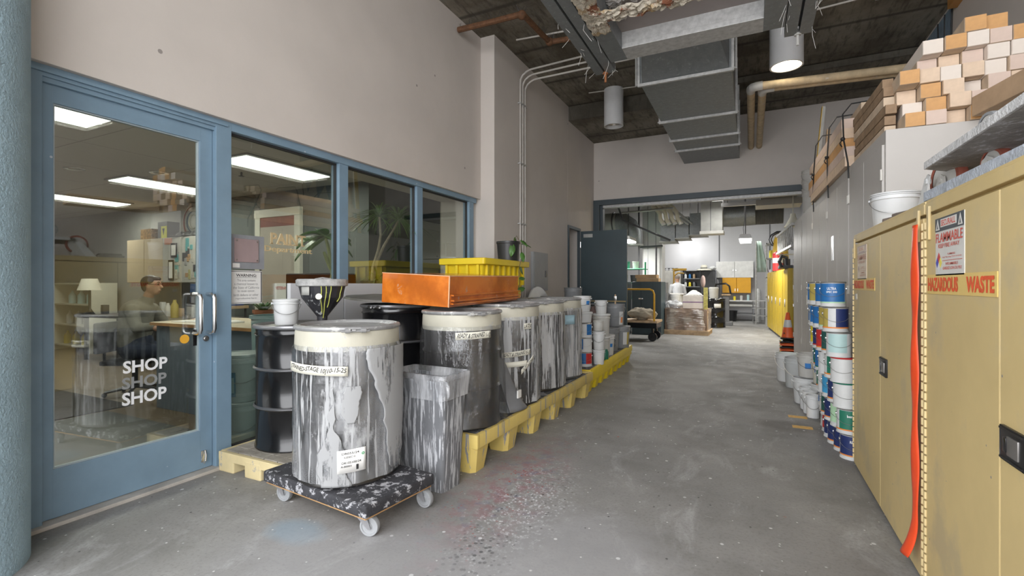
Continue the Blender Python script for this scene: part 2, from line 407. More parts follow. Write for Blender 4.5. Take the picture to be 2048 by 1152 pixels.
# ================================================================== SETTING
CZ = 4.69; BY = 10.4
struct(MB().box(-3.50, 2.3, -9, BY, -0.1, 0).build('floor', FL, smooth=False))
struct(MB().box(-9, 2.6, BY, 20.5, -0.1, 0).build('floor', FL, smooth=False))
struct(MB().box(-3.50, 2.3, -1.2, 8.75, CZ, CZ+0.2).build('ceiling', concrete_ceiling(), smooth=False))
struct(MB().box(-3.50, -1.45, 8.75, BY, 4.42, 4.9).box(-1.45, 2.3, 8.75, BY, 4.60, 4.9).build('ceiling', bpy.data.materials['dark_board_formed_concrete'], smooth=False))
b = MB().box(-3.95, -3.33, 0.62, 5.77, 2.47, CZ, bev=0.006)
b.box(-3.95, -3.12, 5.77, 8.69, 0, CZ, bev=0.004).box(-3.95, -3.12, 8.69, 9.43, 2.43, CZ).box(-3.95, -3.12, 9.43, BY, 0, CZ)
struct(b.build('wall_left', wallm, smooth=False))
# back wall with the wide opening
b = MB().box(-3.2, 2.3, BY, BY+0.2, 3.12, CZ+0.2).box(-3.95, -3.12, BY, BY+0.2, 0, CZ).box(1.35, 2.3, BY, BY+0.2, 0, 3.12).box(1.22, 2.3, BY-0.02, BY, 3.3, CZ)
struct(b.build('wall_back', wallm, smooth=False))
struct(MB().box(2.17, 2.35, -1.2, BY, 0, CZ+0.2).build('wall_right', wallm, smooth=False))
b = MB().box(-3.12, -2.99, BY-0.04, BY+0.24, 0, 3.12, bev=0.004).box(-3.12, 1.5, BY-0.04, BY+0.24, 3.04, 3.15, bev=0.004).box(-2.99, -2.93, BY+0.05, BY+0.2, 0, 3.04)
struct(b.build('trim_1', tealf, smooth=False))
struct(MB().box(-2.99, 1.5, BY+0.05, BY+0.18, 2.985, 3.04).build('trim_2', galvd, smooth=False))
# teal frame and reveal of the side doorway
b = MB().box(-3.16, -3.10, 8.69, 8.74, 0, 2.43).box(-3.16, -3.10, 9.38, 9.43, 0, 2.43).box(-3.16, -3.10, 8.69, 9.43, 2.38, 2.43)
struct(b.build('trim_3', tealf, smooth=False))
b = MB().box(-4.9, -4.8, 8.2, 9.9, 0, 2.6).box(-4.8, -3.95, 8.1, 8.2, 0, 2.6).box(-4.8, -3.95, 9.8, 9.9, 0, 2.6).box(-4.9, -3.95, 8.1, 9.9, 2.6, 2.7).box(-4.9, -3.5, 8.1, 9.9, -0.1, 0.0)
struct(b.build('wall_closet', M('closet_wall', (0.2, 0.17, 0.13), 0.8), smooth=False))
# open teal door leaf
d = struct(MB().box(-3.08, -2.15, 9.36, 9.41, 0.01, 2.37, bev=0.003).build('door_2', teal, smooth=False))
MB().box(-3.02, -2.83, 9.345, 9.36, 2.24, 2.31, bev=0.003).build('door_closer', M('closer_cover', (0.42, 0.42, 0.40), 0.5), d)
for z in (0.35, 1.2, 2.1): MB().cyl((-3.085, 9.36, z-0.06), (-3.085, 9.36, z+0.06), 0.012, seg=8).build('hinge', chrome, d)
MB().box(-3.05, -2.17, 9.352, 9.36, 0.96, 0.985).build('edge_strip', M('brass_strip', (0.35, 0.27, 0.13), 0.4, 0.5), d)

# ------------------------------------------------------------------ blue column at the far left
struct(MB().lathe([(0, 0), (0.4, 0), (0.4, 2.0), (0.4, CZ), (0, CZ)], c=(-3.265, 0.692, 0), seg=72).build('column', stucco))

# ------------------------------------------------------------------ storefront
XF = -3.43
def member(name, y0, y1, z0, z1, x0=XF-0.05, x1=XF+0.05, extra=None):
    return struct(MB().box(x0, x1, y0, y1, z0, z1, bev=0.004).build(name, blue, smooth=False))
b = MB()
b.box(XF-0.05, XF+0.06, 1.08, 5.72, 2.41, 2.50, bev=0.004)               # head
b.box(XF-0.045, XF+0.045, 1.08, 2.24, 2.385, 2.415, bev=0.003)
b.box(XF-0.02, XF+0.075, 1.12, 2.20, 2.43, 2.445)
b.box(XF-0.05, XF+0.06, 1.08, 1.195, 0, 2.45, bev=0.004)
b.box(XF-0.05, XF+0.06, 2.125, 2.235, 0, 2.45, bev=0.004)
b.box(XF-0.05, XF+0.05, 3.27, 3.375, 0, 2.45, bev=0.004)
b.box(XF-0.05, XF+0.05, 4.42, 4.525, 0, 2.45, bev=0.004)
b.box(XF-0.05, XF+0.05, 5.55, 5.66, 0, 2.45, bev=0.004)
b.box(XF-0.05, XF+0.05, 2.235, 5.6, 0, 0.11, bev=0.004)
struct(b.build('trim_4', blue, smooth=False))
struct(MB().box(XF-0.08, XF+0.10, 1.10, 2.14, 0.0, 0.022, bev=0.004).build('trim_5', M('worn_threshold', (0.47, 0.44, 0.40), 0.6, var=0.2), smooth=False))
gk = M('dark_gasket', (0.03, 0.03, 0.03), 0.7)
for i, (y0, y1) in enumerate(((2.235, 3.27), (3.375, 4.42), (4.525, 5.55))):
    gp = struct(MB().box(XF-0.004, XF+0.004, y0, y1, 0.11, 2.41).build('window_%d' % (i+1), glass, smooth=False))
    g = MB()
    for (a0, a1, z0, z1) in ((y0, y0+0.012, 0.11, 2.41), (y1-0.012, y1, 0.11, 2.41), (y0, y1, 2.395, 2.41), (y0, y1, 0.11, 0.122)):
        g.box(XF-0.015, XF+0.015, a0, a1, z0, z1)
    g.build('window_frame', gk, gp, smooth=False)
# the glazed door
dr = MB()
dr.box(XF-0.022, XF+0.022, 1.20, 1.255, 0.025, 2.385, bev=0.003).box(XF-0.022, XF+0.022, 2.035, 2.12, 0.025, 2.385, bev=0.003)
dr.box(XF-0.022, XF+0.022, 1.25, 2.04, 0.025, 0.29, bev=0.003).box(XF-0.022, XF+0.022, 1.25, 2.04, 2.29, 2.385, bev=0.003)
door = struct(dr.build('door_1', blue, smooth=False))
MB().box(XF-0.003, XF+0.003, 1.255, 2.035, 0.29, 2.29).build('glass_pane', glass, door, smooth=False)
g = MB()
for (a0, a1, z0, z1) in ((1.255, 1.263, 0.29, 2.29), (2.027, 2.035, 0.29, 2.29), (1.255, 2.035, 2.282, 2.29), (1.255, 2.035, 0.29, 0.298)):
    g.box(XF-0.012, XF+0.012, a0, a1, z0, z1)
g.build('glazing_bead', M('bead', (0.35, 0.42, 0.45), 0.5), door, smooth=False)
def bow(y, x, dirn, off, parent, z0=0.965, z1=1.235):
    k = 0.03; X = x+dirn*off
    pts = [(x, y, z0), (X-dirn*k, y, z0), (X-dirn*k*0.3, y, z0+k*0.3), (X, y, z0+k), (X, y, (z0+z1)/2), (X, y, z1-k), (X-dirn*k*0.3, y, z1-k*0.3), (X-dirn*k, y, z1), (x, y, z1)]
    h = MB().tube(pts, 0.0125, 10).build('pull_handle', chrome, parent)
    return h
bow(2.085, XF+0.022, 1, 0.085, door)
bow(2.0, XF+0.01, 1, 0.085, door)
MB().cyl((XF+0.02, 2.07, 0.925), (XF+0.036, 2.07, 0.925), 0.02, seg=20).cyl((XF+0.036, 2.07, 0.925), (XF+0.042, 2.07, 0.925), 0.012, seg=16).build('lock_cylinder', chrome, door)
st = MB().box(XF+0.022, XF+0.03, 2.04, 2.075, 0.07, 0.15, bev=0.003).tube([(XF+0.04, 2.06, 0.15), (XF+0.05, 2.06, 0.12), (XF+0.06, 2.05, 0.085), (XF+0.05, 2.045, 0.07)], 0.006)
st.build('door_stop', chrome, door)
for (y0, z0, h, m_) in ((1.588, 0.754, 0.077, wht_ink), (1.583, 0.658, 0.072, M('frosted_vinyl', (0.27, 0.28, 0.28), 0.6, var=0)), (1.583, 0.558, 0.080, wht_ink)):
    MB().text('SHOP', plane_map((XF+0.005, y0, z0), (0, 1, 0), (0, 0, 1)), 0.25, h, 0.028).build('lettering', m_, door, smooth=False)
MB().cyl((XF+0.0035, 1.945, 0.932), (XF+0.006, 1.945, 0.932), 0.03, seg=24).build('sticker', M('orange_sticker', (0.80, 0.42, 0.04), 0.5), door)
MB().box(XF+0.0035, XF+0.006, 2.0, 2.025, 0.88, 0.99).build('sticker', black, door, smooth=False)

# PAINT Department lettering (raised gold letters with serifs)
gold = M('gold_letters', (0.60, 0.47, 0.27), 0.4, 0.15, var=0.1)
t = thing('window_lettering', 'raised gold PAINT Department letters on the second window pane', 'sign', (XF+0.006, 2.54, 1.55))
def raised(mb, s, y, z, w_, h_, th=0.006, bold=0.01):
    vs0 = len(mb.bm.verts); f0 = set(mb.bm.faces)
    mb.text(s, plane_map((th, y, z), (0, 1, 0), (0, 0, 1)), w_, h_, bold)
    nf = [f for f in mb.bm.faces if f not in f0]
    r = bmesh.ops.extrude_face_region(mb.bm, geom=nf)
    for v in [q for q in r['geom'] if isinstance(q, bmesh.types.BMVert)]: v.co.x = 0.0
b = MB(); raised(b, 'PAINT', 0.055, 0.076, 0.335, 0.088, 0.006, 0.02)
for yy in (0.062, 0.135, 0.185, 0.20, 0.235, 0.275, 0.30, 0.365):   # slab serifs on the capitals
    b.box(0, 0.006, yy-0.012, yy+0.014, 0.073, 0.080)
b.build('line', gold, t, smooth=False)
b = MB(); raised(b, 'Department', 0.0, 0.0, 0.455, 0.058)
b.build('line', gold, t, smooth=False)
# grey plate and warning sign on the pane
t = thing('notice_plate', 'grey sheet with a screwed-on reddish plate, above the WARNING sign', 'sign', (XF+0.006, 2.258, 1.418))
MB().box(0, 0.004, 0, 0.278, 0, 0.254).build('sheet', M('grey_sheet', (0.33, 0.35, 0.38), 0.35, 0.3), t, smooth=False)
MB().box(0.004, 0.012, 0.03, 0.225, 0.05, 0.225, bev=0.002).build('plate', M('faded_red_plate', (0.33, 0.25, 0.25), 0.3, var=0.1), t, smooth=False)
b = MB()
for y in (0.045, 0.21):
    for z in (0.066, 0.21): b.cyl((0.012, y, z), (0.016, y, z), 0.006, seg=10)
b.build('screws', chrome, t)
MB().box(0.004, 0.006, 0.02, 0.075, 0.008, 0.04).build('small_label', paper, t, smooth=False)
t = thing('warning_sign', 'white WARNING notice in black text on the second window pane', 'sign', (XF+0.006, 2.256, 1.155))
MB().box(0, 0.003, 0, 0.262, 0, 0.25).build('board', paper, t, smooth=False)
b = MB()
for (a0, a1, z0, z1) in ((0.006, 0.256, 0.006, 0.009), (0.006, 0.256, 0.241, 0.244), (0.006, 0.009, 0.006, 0.244), (0.253, 0.256, 0.006, 0.244)): b.box(0.003, 0.004, a0, a1, z0, z1)
b.build('border', blk_ink, t, smooth=False)
b = MB().text('WARNING:', plane_map((0.004, 0.05, 0.203), (0, 1, 0), (0, 0, 1)), 0.165, 0.022, 0.02).box(0.003, 0.004, 0.05, 0.215, 0.196, 0.198)
b.build('heading', blk_ink, t, smooth=False)
b = MB()
for i, (s_, w_) in enumerate((('This area contains', 0.15), ('a chemical known to', 0.19), ('the State of California', 0.21), ('to cause cancer,', 0.14), ('birth defects or other', 0.20), ('reproductive harm', 0.17))):
    b.text(s_, plane_map((0.004, 0.131-w_/2, 0.168-i*0.0275), (0, 1, 0), (0, 0, 1)), w_, 0.018)
b.build('text', M('grey_ink', (0.2, 0.2, 0.2), 0.6, var=0), t, smooth=False)

# ================================================================== OVERHEAD
# open overhead door: steel frame, panel, tracks
t = thing('overhead_door', 'raised steel-framed overhead door with peeling crusty edge below the ceiling', 'door', (0, 0, 3.6))
b = MB()
b.box(-1.13, 0.10, 4.70, 4.96, 0.0, 0.05, bev=0.004).box(-1.13, 0.10, 4.935, 4.955, 0.04, 0.12).box(-1.13, 0.10, 4.705, 4.72, 0.04, 0.19)
b.build('front_rail', galvd, t, smooth=False)
b = MB()
for x0, x1 in ((-1.30, -1.13), (0.10, 0.27)): b.box(x0, x1, 2.4, 4.95, 0.0, 0.06, bev=0.004).box(x0+0.005, x0+0.02, 2.4, 4.945, 0.05, 0.16).box(x1-0.02, x1-0.005, 2.4, 4.945, 0.05, 0.16)
b.build('side_rail', galv, t, smooth=False)
MB().box(-1.2, 0.2, 2.4, 4.74, 0.16, 0.2).build('panel', M('mauve_grey_panel', (0.31, 0.275, 0.265), 0.7, var=0.06), t, smooth=False)
crust = M('peeling_paint_crust', (0.55, 0.50, 0.41), 0.8, var=0.3, vs=22, worn=((0.22, 0.08, 0.04), 5, 0.56), patches=[((0.50, 0.33, 0.14), 4, 0.6)], bump=1.0, bs=60)
def crustf(x0, x1, y0, y1, z, amp, seed):
    def f(u, v):
        q = Vector((u*9+seed, v*9, seed)); n_ = noise.noise(q)+0.5*noise.noise(q*2.7)
        e = 0.03*noise.noise(Vector((u*14, seed, v*14)))
        edge = 1 if 0 < u < 1 and 0 < v < 1 else 0
        return Vector((x0+(x1-x0)*u+e, y0+(y1-y0)*v+0.05*noise.noise(Vector((u*12, seed+3, 0.5))), z-amp*abs(n_)*edge))
    return f
b = MB().grid(crustf(-1.24, -0.35, 3.98, 4.16, -0.002, 0.05, 3.1), 50, 12).grid(crustf(-1.30, -1.13, 3.5, 4.35, -0.003, 0.03, 7.7), 14, 40)
b.build('crust', crust, t, solid=0.004)
b = MB().grid(crustf(-1.13, -0.5, 4.1, 4.2, 0.155, 0.03, 2.1), 40, 8).grid(crustf(-1.13, -1.02, 4.15, 4.45, 0.15, 0.03, 5.1), 12, 20)
b.build('cobweb_crust', M('dusty_cobweb', (0.50, 0.47, 0.44), 0.9, var=0.3, vs=30, bump=1, bs=90), t, solid=0.003)
for nm, xx, yy in (('left', -1.42, 5.18), ('right', 0.385, 5.16)):
    t = thing('door_track', 'slotted steel ceiling track beside the overhead door, on its %s side' % nm, 'track', (xx, yy, 3.6), 0, 'overhead door tracks')
    b = MB()
    for s_ in (-1, 1):
        b.box(min(s_*0.012, s_*0.10), max(s_*0.012, s_*0.10), -3.4, 0, 0.0, 0.006).box(min(s_*0.10, s_*0.107), max(s_*0.10, s_*0.107), -3.4, 0, 0, 0.08).box(min(s_*0.012, s_*0.018), max(s_*0.012, s_*0.018), -3.4, 0, 0, 0.08)
    b.build('channel', galv, t, smooth=False)
    MB().box(-0.1, 0.1, -3.4, -0.02, 0.07, 0.085).build('backing', steel_dark, t, smooth=False)
    MB().cyl((0, -0.01, -0.1), (0, -0.01, 0.05), 0.012, seg=10).cyl((0, -0.01, -0.01), (0, -0.01, 0.01), 0.03, seg=12).build('end_bolt', whited if nm == 'right' else M('rust', (0.33, 0.13, 0.05), 0.8, var=0.3), t)
    MB().cyl((0.0, -0.6, 0.08), (0, -0.6, CZ-3.6), 0.008, seg=6).cyl((0.0, -2.6, 0.08), (0, -2.6, CZ-3.6), 0.008, seg=6).build('hanger_rod', steel_dark, t)
    b = MB(); rr = random.Random(5 if nm == 'left' else 9)
    for k in range(16):
        y = -rr.random()*1.2; x = rr.choice((-0.11, 0.11)); l_ = 0.05+rr.random()*0.18
        b.tube([(x, y, 0.05), (x+rr.uniform(-.03, .03), y+rr.uniform(-.03, .03), 0.05-l_*0.5), (x+rr.uniform(-.08, .08), y+rr.uniform(-.05, .05), 0.04-l_)], 0.002, 4)
    b.build('paint_strings', whited, t)

# supply duct
t = thing('air_duct', 'large tapering galvanised ceiling duct running to the back wall', 'duct', (0, 0, 3.76))
b = MB(); 
b.box(-1.22, -0.20, 6.02, BY+0.01, 0.0, 0.74)
b.build('duct_body', galv, t, smooth=False)
b = MB()
A = [(-1.20, 6.02, 0.0), (-0.22, 6.02, 0.0), (-0.22, 6.02, 0.74), (-1.20, 6.02, 0.74)]
B = [(-1.10, 5.45, 0.34), (-0.36, 5.45, 0.34), (-0.36, 5.45, 0.74), (-1.10, 5.45, 0.74)]
for i in range(4): b.quad(A[i], A[(i+1) % 4], B[(i+1) % 4], B[i])
b.quad(*B); b.build('tapered_inlet', galv, t, smooth=False)
for y in (6.02, 7.55, 8.6, 9.3):
    b = MB().box(-1.25, -0.17, y-0.018, y+0.018, -0.035, 0.0, bev=0.003).box(-1.25, -1.222, y-0.018, y+0.018, 0, 0.75).box(-0.198, -0.17, y-0.018, y+0.018, 0, 0.75)
    b.cyl((-1.25, y, -0.02), (-1.25, y, 0.0), 0.02, seg=8).cyl((-0.17, y, -0.02), (-0.17, y, 0.0), 0.02, seg=8)
    b.build('flange', galvd, t, smooth=False)
b = MB()
for x in (-1.27, -0.15): b.cyl((x, 6.02, -0.02), (x, 6.02, CZ-3.76), 0.012, seg=8)
b.build('hanger', galvd, t)

# cylinder ceiling lights
def can_light(x, y, lit, label):
    r = 0.165 if not lit else 0.19
    t = thing('cylinder_light', label, 'ceiling light', (x, y, CZ-0.64), 0, 'cylinder lights on the concrete ceiling')
    MB().lathe([(0, 0.64), (r, 0.64), (r, 0.0), (r-0.02, 0.0), (r-0.025, 0.05), (r-0.03, 0.10)], seg=40).build('housing', M('white_metal', (0.66, 0.66, 0.66), 0.45, var=0.04), t)
    MB().lathe([(0, 0.14), (r-0.06, 0.12), (r-0.03, 0.055)], seg=32).build('reflector', M('reflector', (0.5, 0.5, 0.48), 0.2, 0.8) if not lit else M('lit_reflector', (0.9, 0.88, 0.8), 0.4, emit=((1.0, 0.9, 0.7), 2.0)), t)
    MB().ball((0, 0, 0.10), 0.045).build('bulb', M('bulb_off', (0.8, 0.8, 0.78), 0.3) if not lit else M('bulb_lit', (1, 1, 1), 0.3, emit=((1, 0.88, 0.65), 14)), t)
    if lit:
        l = bpy.data.lights.new('downlight', 'SPOT'); l.energy = 60; l.spot_size = 1.7; l.spot_blend = 0.6; l.color = (1, 0.9, 0.75); l.shadow_soft_size = 0.1
        o = bpy.data.objects.new('downlight', l); C.objects.link(o); o.location = (x, y, CZ-0.68)
    return t
can_light(-2.14, 8.32, False, 'unlit white cylinder light hanging left of the duct')
can_light(0.40, 7.0, True, 'lit white cylinder light hanging right of the duct')

# pipes and conduits
def pipe(name, path, r, mat, label, cat='pipe', group=None, seg=8):
    o = MB().tube(path, r, seg).build(name, mat); return tag(o, label, cat, group)
ins = M('tan_pipe_insulation', (0.56, 0.44, 0.28), 0.7, var=0.2, vs=9, worn=((0.60, 0.56, 0.50), 8, 0.62))
for k, nm in ((0, 'outer'), (1, 'inner')):
    t = thing('insulated_pipe', 'tan insulated pipe turning to the right wall, the %s of the pair' % nm, 'pipe', (0, 0, 3.95), 0, 'paired insulated pipes')
    x = 0.0+k*0.14; y = 7.25+k*0.13
    MB().tube([(x, y+0.12, 0), (x, BY, 0)], 0.052, 14).build('run', ins, t)
    MB().tube([(x+0.12, y, 0), (2.17, y+0.25, 0)], 0.052, 14).build('run', ins, t)
    MB().tube([(x, y+0.14, 0), (x, y+0.06, 0), (x+0.02, y+0.02, 0), (x+0.06, y, 0), (x+0.14, y, 0)], 0.058, 14).build('elbow', whited, t)
rust = M('rusty_pipe', (0.14, 0.065, 0.03), 0.8, var=0.35, vs=20)
t = thing('rusty_pipe', 'rusty sprinkler pipe stepping along the dark ceiling, bristling with wires', 'pipe', (0, 0, 4.5))
P_ = [(-3.30, 5.15, 0), (-2.9, 5.17, 0), (-2.46, 5.18, 0), (-2.42, 5.22, 0), (-2.40, 5.7, 0), (-2.38, 5.92, 0), (-2.32, 5.95, 0), (-1.2, 6.1, 0)]
MB().tube(P_, 0.035, 10).build('run', rust, t)
for p in ((-2.44, 5.2, 0), (-2.38, 5.93, 0), (-1.8, 6.02, 0)): MB().ball(p, 0.055).build('fitting', rust, t)
b = MB(); rr = random.Random(3)
for k in range(110):
    i = rr.randrange(0, len(P_)-1); f = rr.random(); p = Vector(P_[i]).lerp(Vector(P_[i+1]), f)
    b.tube([p, p+Vector((rr.uniform(-.05, .05), rr.uniform(-.05, .05), rr.uniform(-.02, .12)))], 0.0016, 4)
tag(b.build('bristle_wires', steel_dark, t), kind='stuff')
cond = M('painted_conduit', (0.52, 0.49, 0.45), 0.5, var=0.06)
for k in range(3):
    y = 6.53+k*0.085; z = 4.36-k*0.04
    pipe('conduit', [(-3.09, y, 0.1), (-3.09, y, z-0.05), (-3.085, y, z), (-3.05, y, z+0.06), (-2.99, y, z+0.1), (-2.93, y, z+0.12), (-1.2, y+0.05*k, z+0.18)], 0.014, cond,
         'painted conduit climbing the left wall and bending under the ceiling, %s of three' % ('nearest', 'middle', 'furthest')[k], 'conduit', 'bent conduits on the left wall')
t = thing('conduit_clips', 'small steel strap clips holding the three conduits to the left wall', 'clip', (-3.12, 6.5, 0))
for z in (2.2, 3.1, 4.0): MB().box(0.0, 0.05, 0.0, 0.23, z, z+0.02, bev=0.004).build('strap', galvd, t, smooth=False)
pipe('ceiling_conduit', [(-2.55, 8.2, 4.66), (-1.25, 8.35, 4.66)], 0.01, cond, 'thin conduit on the ceiling between the unlit light and the duct', 'conduit')
pipe('ceiling_conduit', [(-2.9, 6.0, 4.67), (-2.0, 6.1, 4.67)], 0.012, cond, 'short conduit on the ceiling below the rusty pipe', 'conduit')
pipe('ceiling_conduit', [(0.4, 7.0, 4.67), (1.35, 6.9, 4.67)], 0.012, cond, 'thin conduit feeding the lit cylinder light', 'conduit')
tag(MB().box(1.3, 1.42, 6.84, 6.96, 4.62, CZ, bev=0.005).build('junction_box', galvd), 'small steel junction box at the end of the lit light conduit', 'junction box')
pipe('ceiling_conduit', [(0.5, 4.6, 4.64), (2.17, 4.75, 4.64)], 0.014, cond, 'pale conduit crossing the ceiling right of the overhead door', 'conduit')
tag(MB().lathe([(0, 0), (0.22, 0), (0.24, 0.01), (0.22, 0.02), (0, 0.02)], c=(1.1, 6.3, CZ-0.021), seg=36).build('ceiling_cover', M('round_cover', (0.12, 0.105, 0.085), 0.8)), 'round dark cover plate on the concrete ceiling', 'cover')
# electrical panel
t = thing('electrical_panel', 'grey steel electrical panel on the left wall', 'electrical panel', (-3.12, 6.98, 1.2))
MB().box(0, 0.05, 0, 0.6, 0, 0.62, bev=0.004).build('box', M('grey_panel_paint', (0.30, 0.31, 0.32), 0.5, var=0.06), t, smooth=False)
MB().box(0.05, 0.056, 0.03, 0.57, 0.03, 0.59, bev=0.002).build('door', M('grey_panel_paint', (0, 0, 0)), t, smooth=False)
MB().box(0.056, 0.07, 0.46, 0.5, 0.22, 0.33, bev=0.002).build('latch', steel_dark, t, smooth=False)

# ================================================================== DRUMS
ringm = M('paint_caked_ring', (0.30, 0.30, 0.30), 0.45, 0.3, var=0.2, vs=12, worn=((0.60, 0.60, 0.58), 12, 0.58))
lidm = M('paint_caked_lid', (0.27, 0.27, 0.265), 0.5, 0.1, var=0.25, vs=7, worn=((0.45, 0.45, 0.44), 6, 0.57))
creamm = M('cream_liner_cuff', (0.47, 0.45, 0.37), 0.5, var=0.08, vs=7, worn=((0.40, 0.40, 0.40), 9, 0.63))
drumblk = M('worn_black_drum', (0.022, 0.020, 0.019), 0.28, 0.0, var=0.3, vs=5, coat=0.2)
def drum_profile(h, r):
    P = [(0, 0), (r-0.012, 0.0), (r+0.004, 0.006), (r+0.004, 0.018), (r-0.004, 0.03)]
    for hz in (h*0.345, h*0.655):
        P += [(r-0.004, hz-0.02), (r+0.004, hz-0.010), (r+0.010, hz), (r+0.004, hz+0.010), (r-0.004, hz+0.02)]
    P += [(r-0.004, h-0.075), (r+0.006, h-0.062), (r-0.004, h-0.05), (r-0.004, h-0.02), (r, h-0.012)]
    return P
def facing(x, y): return math.atan2(-y, -x)
def tape(parent, r, a_mid, z, s_, width, hgt=0.055, tilt=0.0, ink=True):
    m_ = cyl_map(r, a_mid - width/2/r, z, tilt)
    n_ = 18
    MB().grid(lambda u, v: m_(u*width, (v-0.5)*hgt), n_, 1).build('tape_label', tapem, parent, solid=0.0006)
    if s_:
        m2 = cyl_map(r+0.0012, a_mid - width/2/r, z, tilt)
        MB().text(s_, lambda a, b: m2(a*0.93+width*0.04+b*0.25, b-hgt*0.3+0.004*math.sin(a*40)), width, hgt*0.62, 0.018).build('handwriting', blk_ink, parent, smooth=False)
def make_drum(label, x, y, z0, h=0.87, r=0.288, body=drumblk, liner=None, cuff=True, lid=lidm, ring=ringm, lidhub=True, group=None, flare=0.0, bolt_a=0.2, seed=1, bag_bottom=0.03, rz=None):
    a = facing(x, y) if rz is None else rz
    t = thing('steel_drum', label, 'drum', (x, y, z0), a, group)
    prof = drum_profile(h, r)
    MB().lathe(prof, seg=56).build('drum_body', body, t, sharp=60)
    # lid with raised beads
    if lid is not None:
        MB().lathe([(r, h-0.02), (r, h+0.002), (r-0.02, h+0.004), (r-0.03, h-0.012), (r-0.06, h-0.012), (r-0.07, h-0.006), (r-0.09, h-0.006), (r-0.1, h-0.012), (0, h-0.008)], seg=48).build('lid', lid, t)
    if ring is not None:
        rg = MB().lathe([(r+0.002, h-0.022), (r+0.014, h-0.016), (r+0.018, h-0.006), (r+0.014, h+0.004), (r-0.004, h+0.009), (r-0.012, h+0.002)], seg=56).build('clamp_ring', ring, t)
        b = MB(); ba = bolt_a; u = Vector((math.cos(ba), math.sin(ba), 0)); v = Vector((-math.sin(ba), math.cos(ba), 0)); c0 = u*(r+0.026)+Vector((0, 0, h-0.012))
        b.cyl(c0-v*0.055, c0-v*0.028, 0.014, seg=10).cyl(c0+v*0.028, c0+v*0.055, 0.014, seg=10).cyl(c0-v*0.075+Vector((0, 0, -0.004)), c0+v*0.075+Vector((0, 0, -0.004)), 0.005, seg=8).cyl(c0-v*0.02, c0+v*0.0, 0.009, seg=6)
        b.build('ring_bolt', chrome if ring is not ringm else ringm, rg)
    if cuff:
        MB().lathe([(r+0.008, h-0.13), (r+0.011, h-0.10), (r+0.008, h-0.03), (r+0.004, h-0.018)], seg=56).build('liner_cuff', creamm, t)
    if liner is not None:
        def f(u, v):
            an = 2*PI*u; zz = bag_bottom+(h-0.10-bag_bottom)*v
            k = noise.noise(Vector((math.cos(an)*3.2+seed, math.sin(an)*3.2, zz*1.1)))
            k2 = noise.noise(Vector((math.cos(an)*11+seed, math.sin(an)*11, zz*3.0+seed)))
            rr_ = r+0.014+max(0, (1-v))*flare+0.014*abs(k2)+0.022*max(0, k)*(1-v*0.8)
            if v > 0.98: rr_ = r+0.010
            return Vector((rr_*math.cos(an), rr_*math.sin(an), zz))
        MB().grid(f, 120, 36, True).build('plastic_liner', liner, t, sharp=180)
    return t
filmA = film_mat('film_heavy_smears', (0.37, 0.375, 0.38), 0.565, 30, 0.05, 0.575, 0.15, 1.3, 2.6)
filmB = film_mat('film_clear', (0.55, 0.55, 0.56), 0.74, 20, 0.06, 0.72, 0.045, 4.2)
filmC = film_mat('film_dripping', (0.40, 0.405, 0.41), 0.50, 34, 0.05, 0.60, 0.12, 7.1, 3.4)
filmD = film_mat('film_dripping_dense', (0.42, 0.42, 0.42), 0.51, 38, 0.045, 0.66, 0.10, 11.3, 3.0)
filmE = film_mat('film_streaky', (0.45, 0.45, 0.45), 0.53, 30, 0.045, 0.64, 0.22, 15.3, 3.0)

# -- wheeled dolly with the front drum
DX, DY = -2.18, 2.18
t = thing('drum_dolly', 'black paint-spattered wooden dolly on grey casters under the front drum', 'dolly', (-2.16, 2.16, 0), math.radians(-6))
dk = M('spattered_dolly_carpet', (0.035, 0.035, 0.04), 0.75, var=0.3, vs=12, worn=((0.40, 0.40, 0.42), 18, 0.56), bump=0.5, bs=60, drips=((0.5, 0.5, 0.52), 0.7, 20))
def soft(u, v): pass
MB().box(-0.44, 0.46, -0.27, 0.25, 0.118, 0.185, bev=0.016, seg=3).build('deck', dk, t)
MB().box(-0.425, 0.445, -0.255, 0.235, 0.108, 0.120).build('plywood_underside', M('plywood', (0.42, 0.25, 0.11), 0.7, var=0.2), t, smooth=False)
castm = M('grey_caster', (0.26, 0.26, 0.27), 0.45, 0.3, var=0.1); whm = M('grey_wheel', (0.30, 0.31, 0.32), 0.5, var=0.15, worn=((0.25, 0.25, 0.26), 30, 0.6))
def caster(parent, x, y, an, r=0.052, ztop=0.108):
    Mx = Matrix.Translation((x, y, 0)) @ Matrix.Rotation(an, 4, 'Z')
    b = MB().box(-0.035, 0.035, -0.03, 0.03, ztop-0.006, ztop, Mx=Mx)
    for s_ in (-1, 1):
        pts = [Mx @ Vector(p) for p in ((-0.03, s_*0.02, ztop-0.006), (0.028, s_*0.02, ztop-0.006), (0.05, s_*0.02, r-0.008), (0.035, s_*0.02, r-0.014), (0.02, s_*0.02, r))]
        b.prism(pts, Mx.to_3x3() @ Vector((0, s_*0.003, 0)))
    c = b.build('caster', castm, parent, smooth=False)
    W = Mx @ Matrix.Translation((0.035, 0, r)) @ Matrix.Rotation(PI/2, 4, 'X')
    MB().lathe([(0, -0.013), (r*0.3, -0.016), (r*0.35, -0.010), (r*0.75, -0.010), (r*0.8, -0.015), (r*0.96, -0.015), (r, -0.008), (r, 0.008), (r*0.96, 0.015), (r*0.8, 0.015), (r*0.75, 0.010), (r*0.35, 0.010), (r*0.3, 0.016), (0, 0.013)], seg=28, Mx=W).build('wheel', whm, c)
for (x, y, an) in ((-0.37, -0.20, 0.2), (0.38, -0.21, 0.35), (0.40, 0.19, 0.1), (-0.36, 0.18, 1.2)): caster(t, x, y, an)
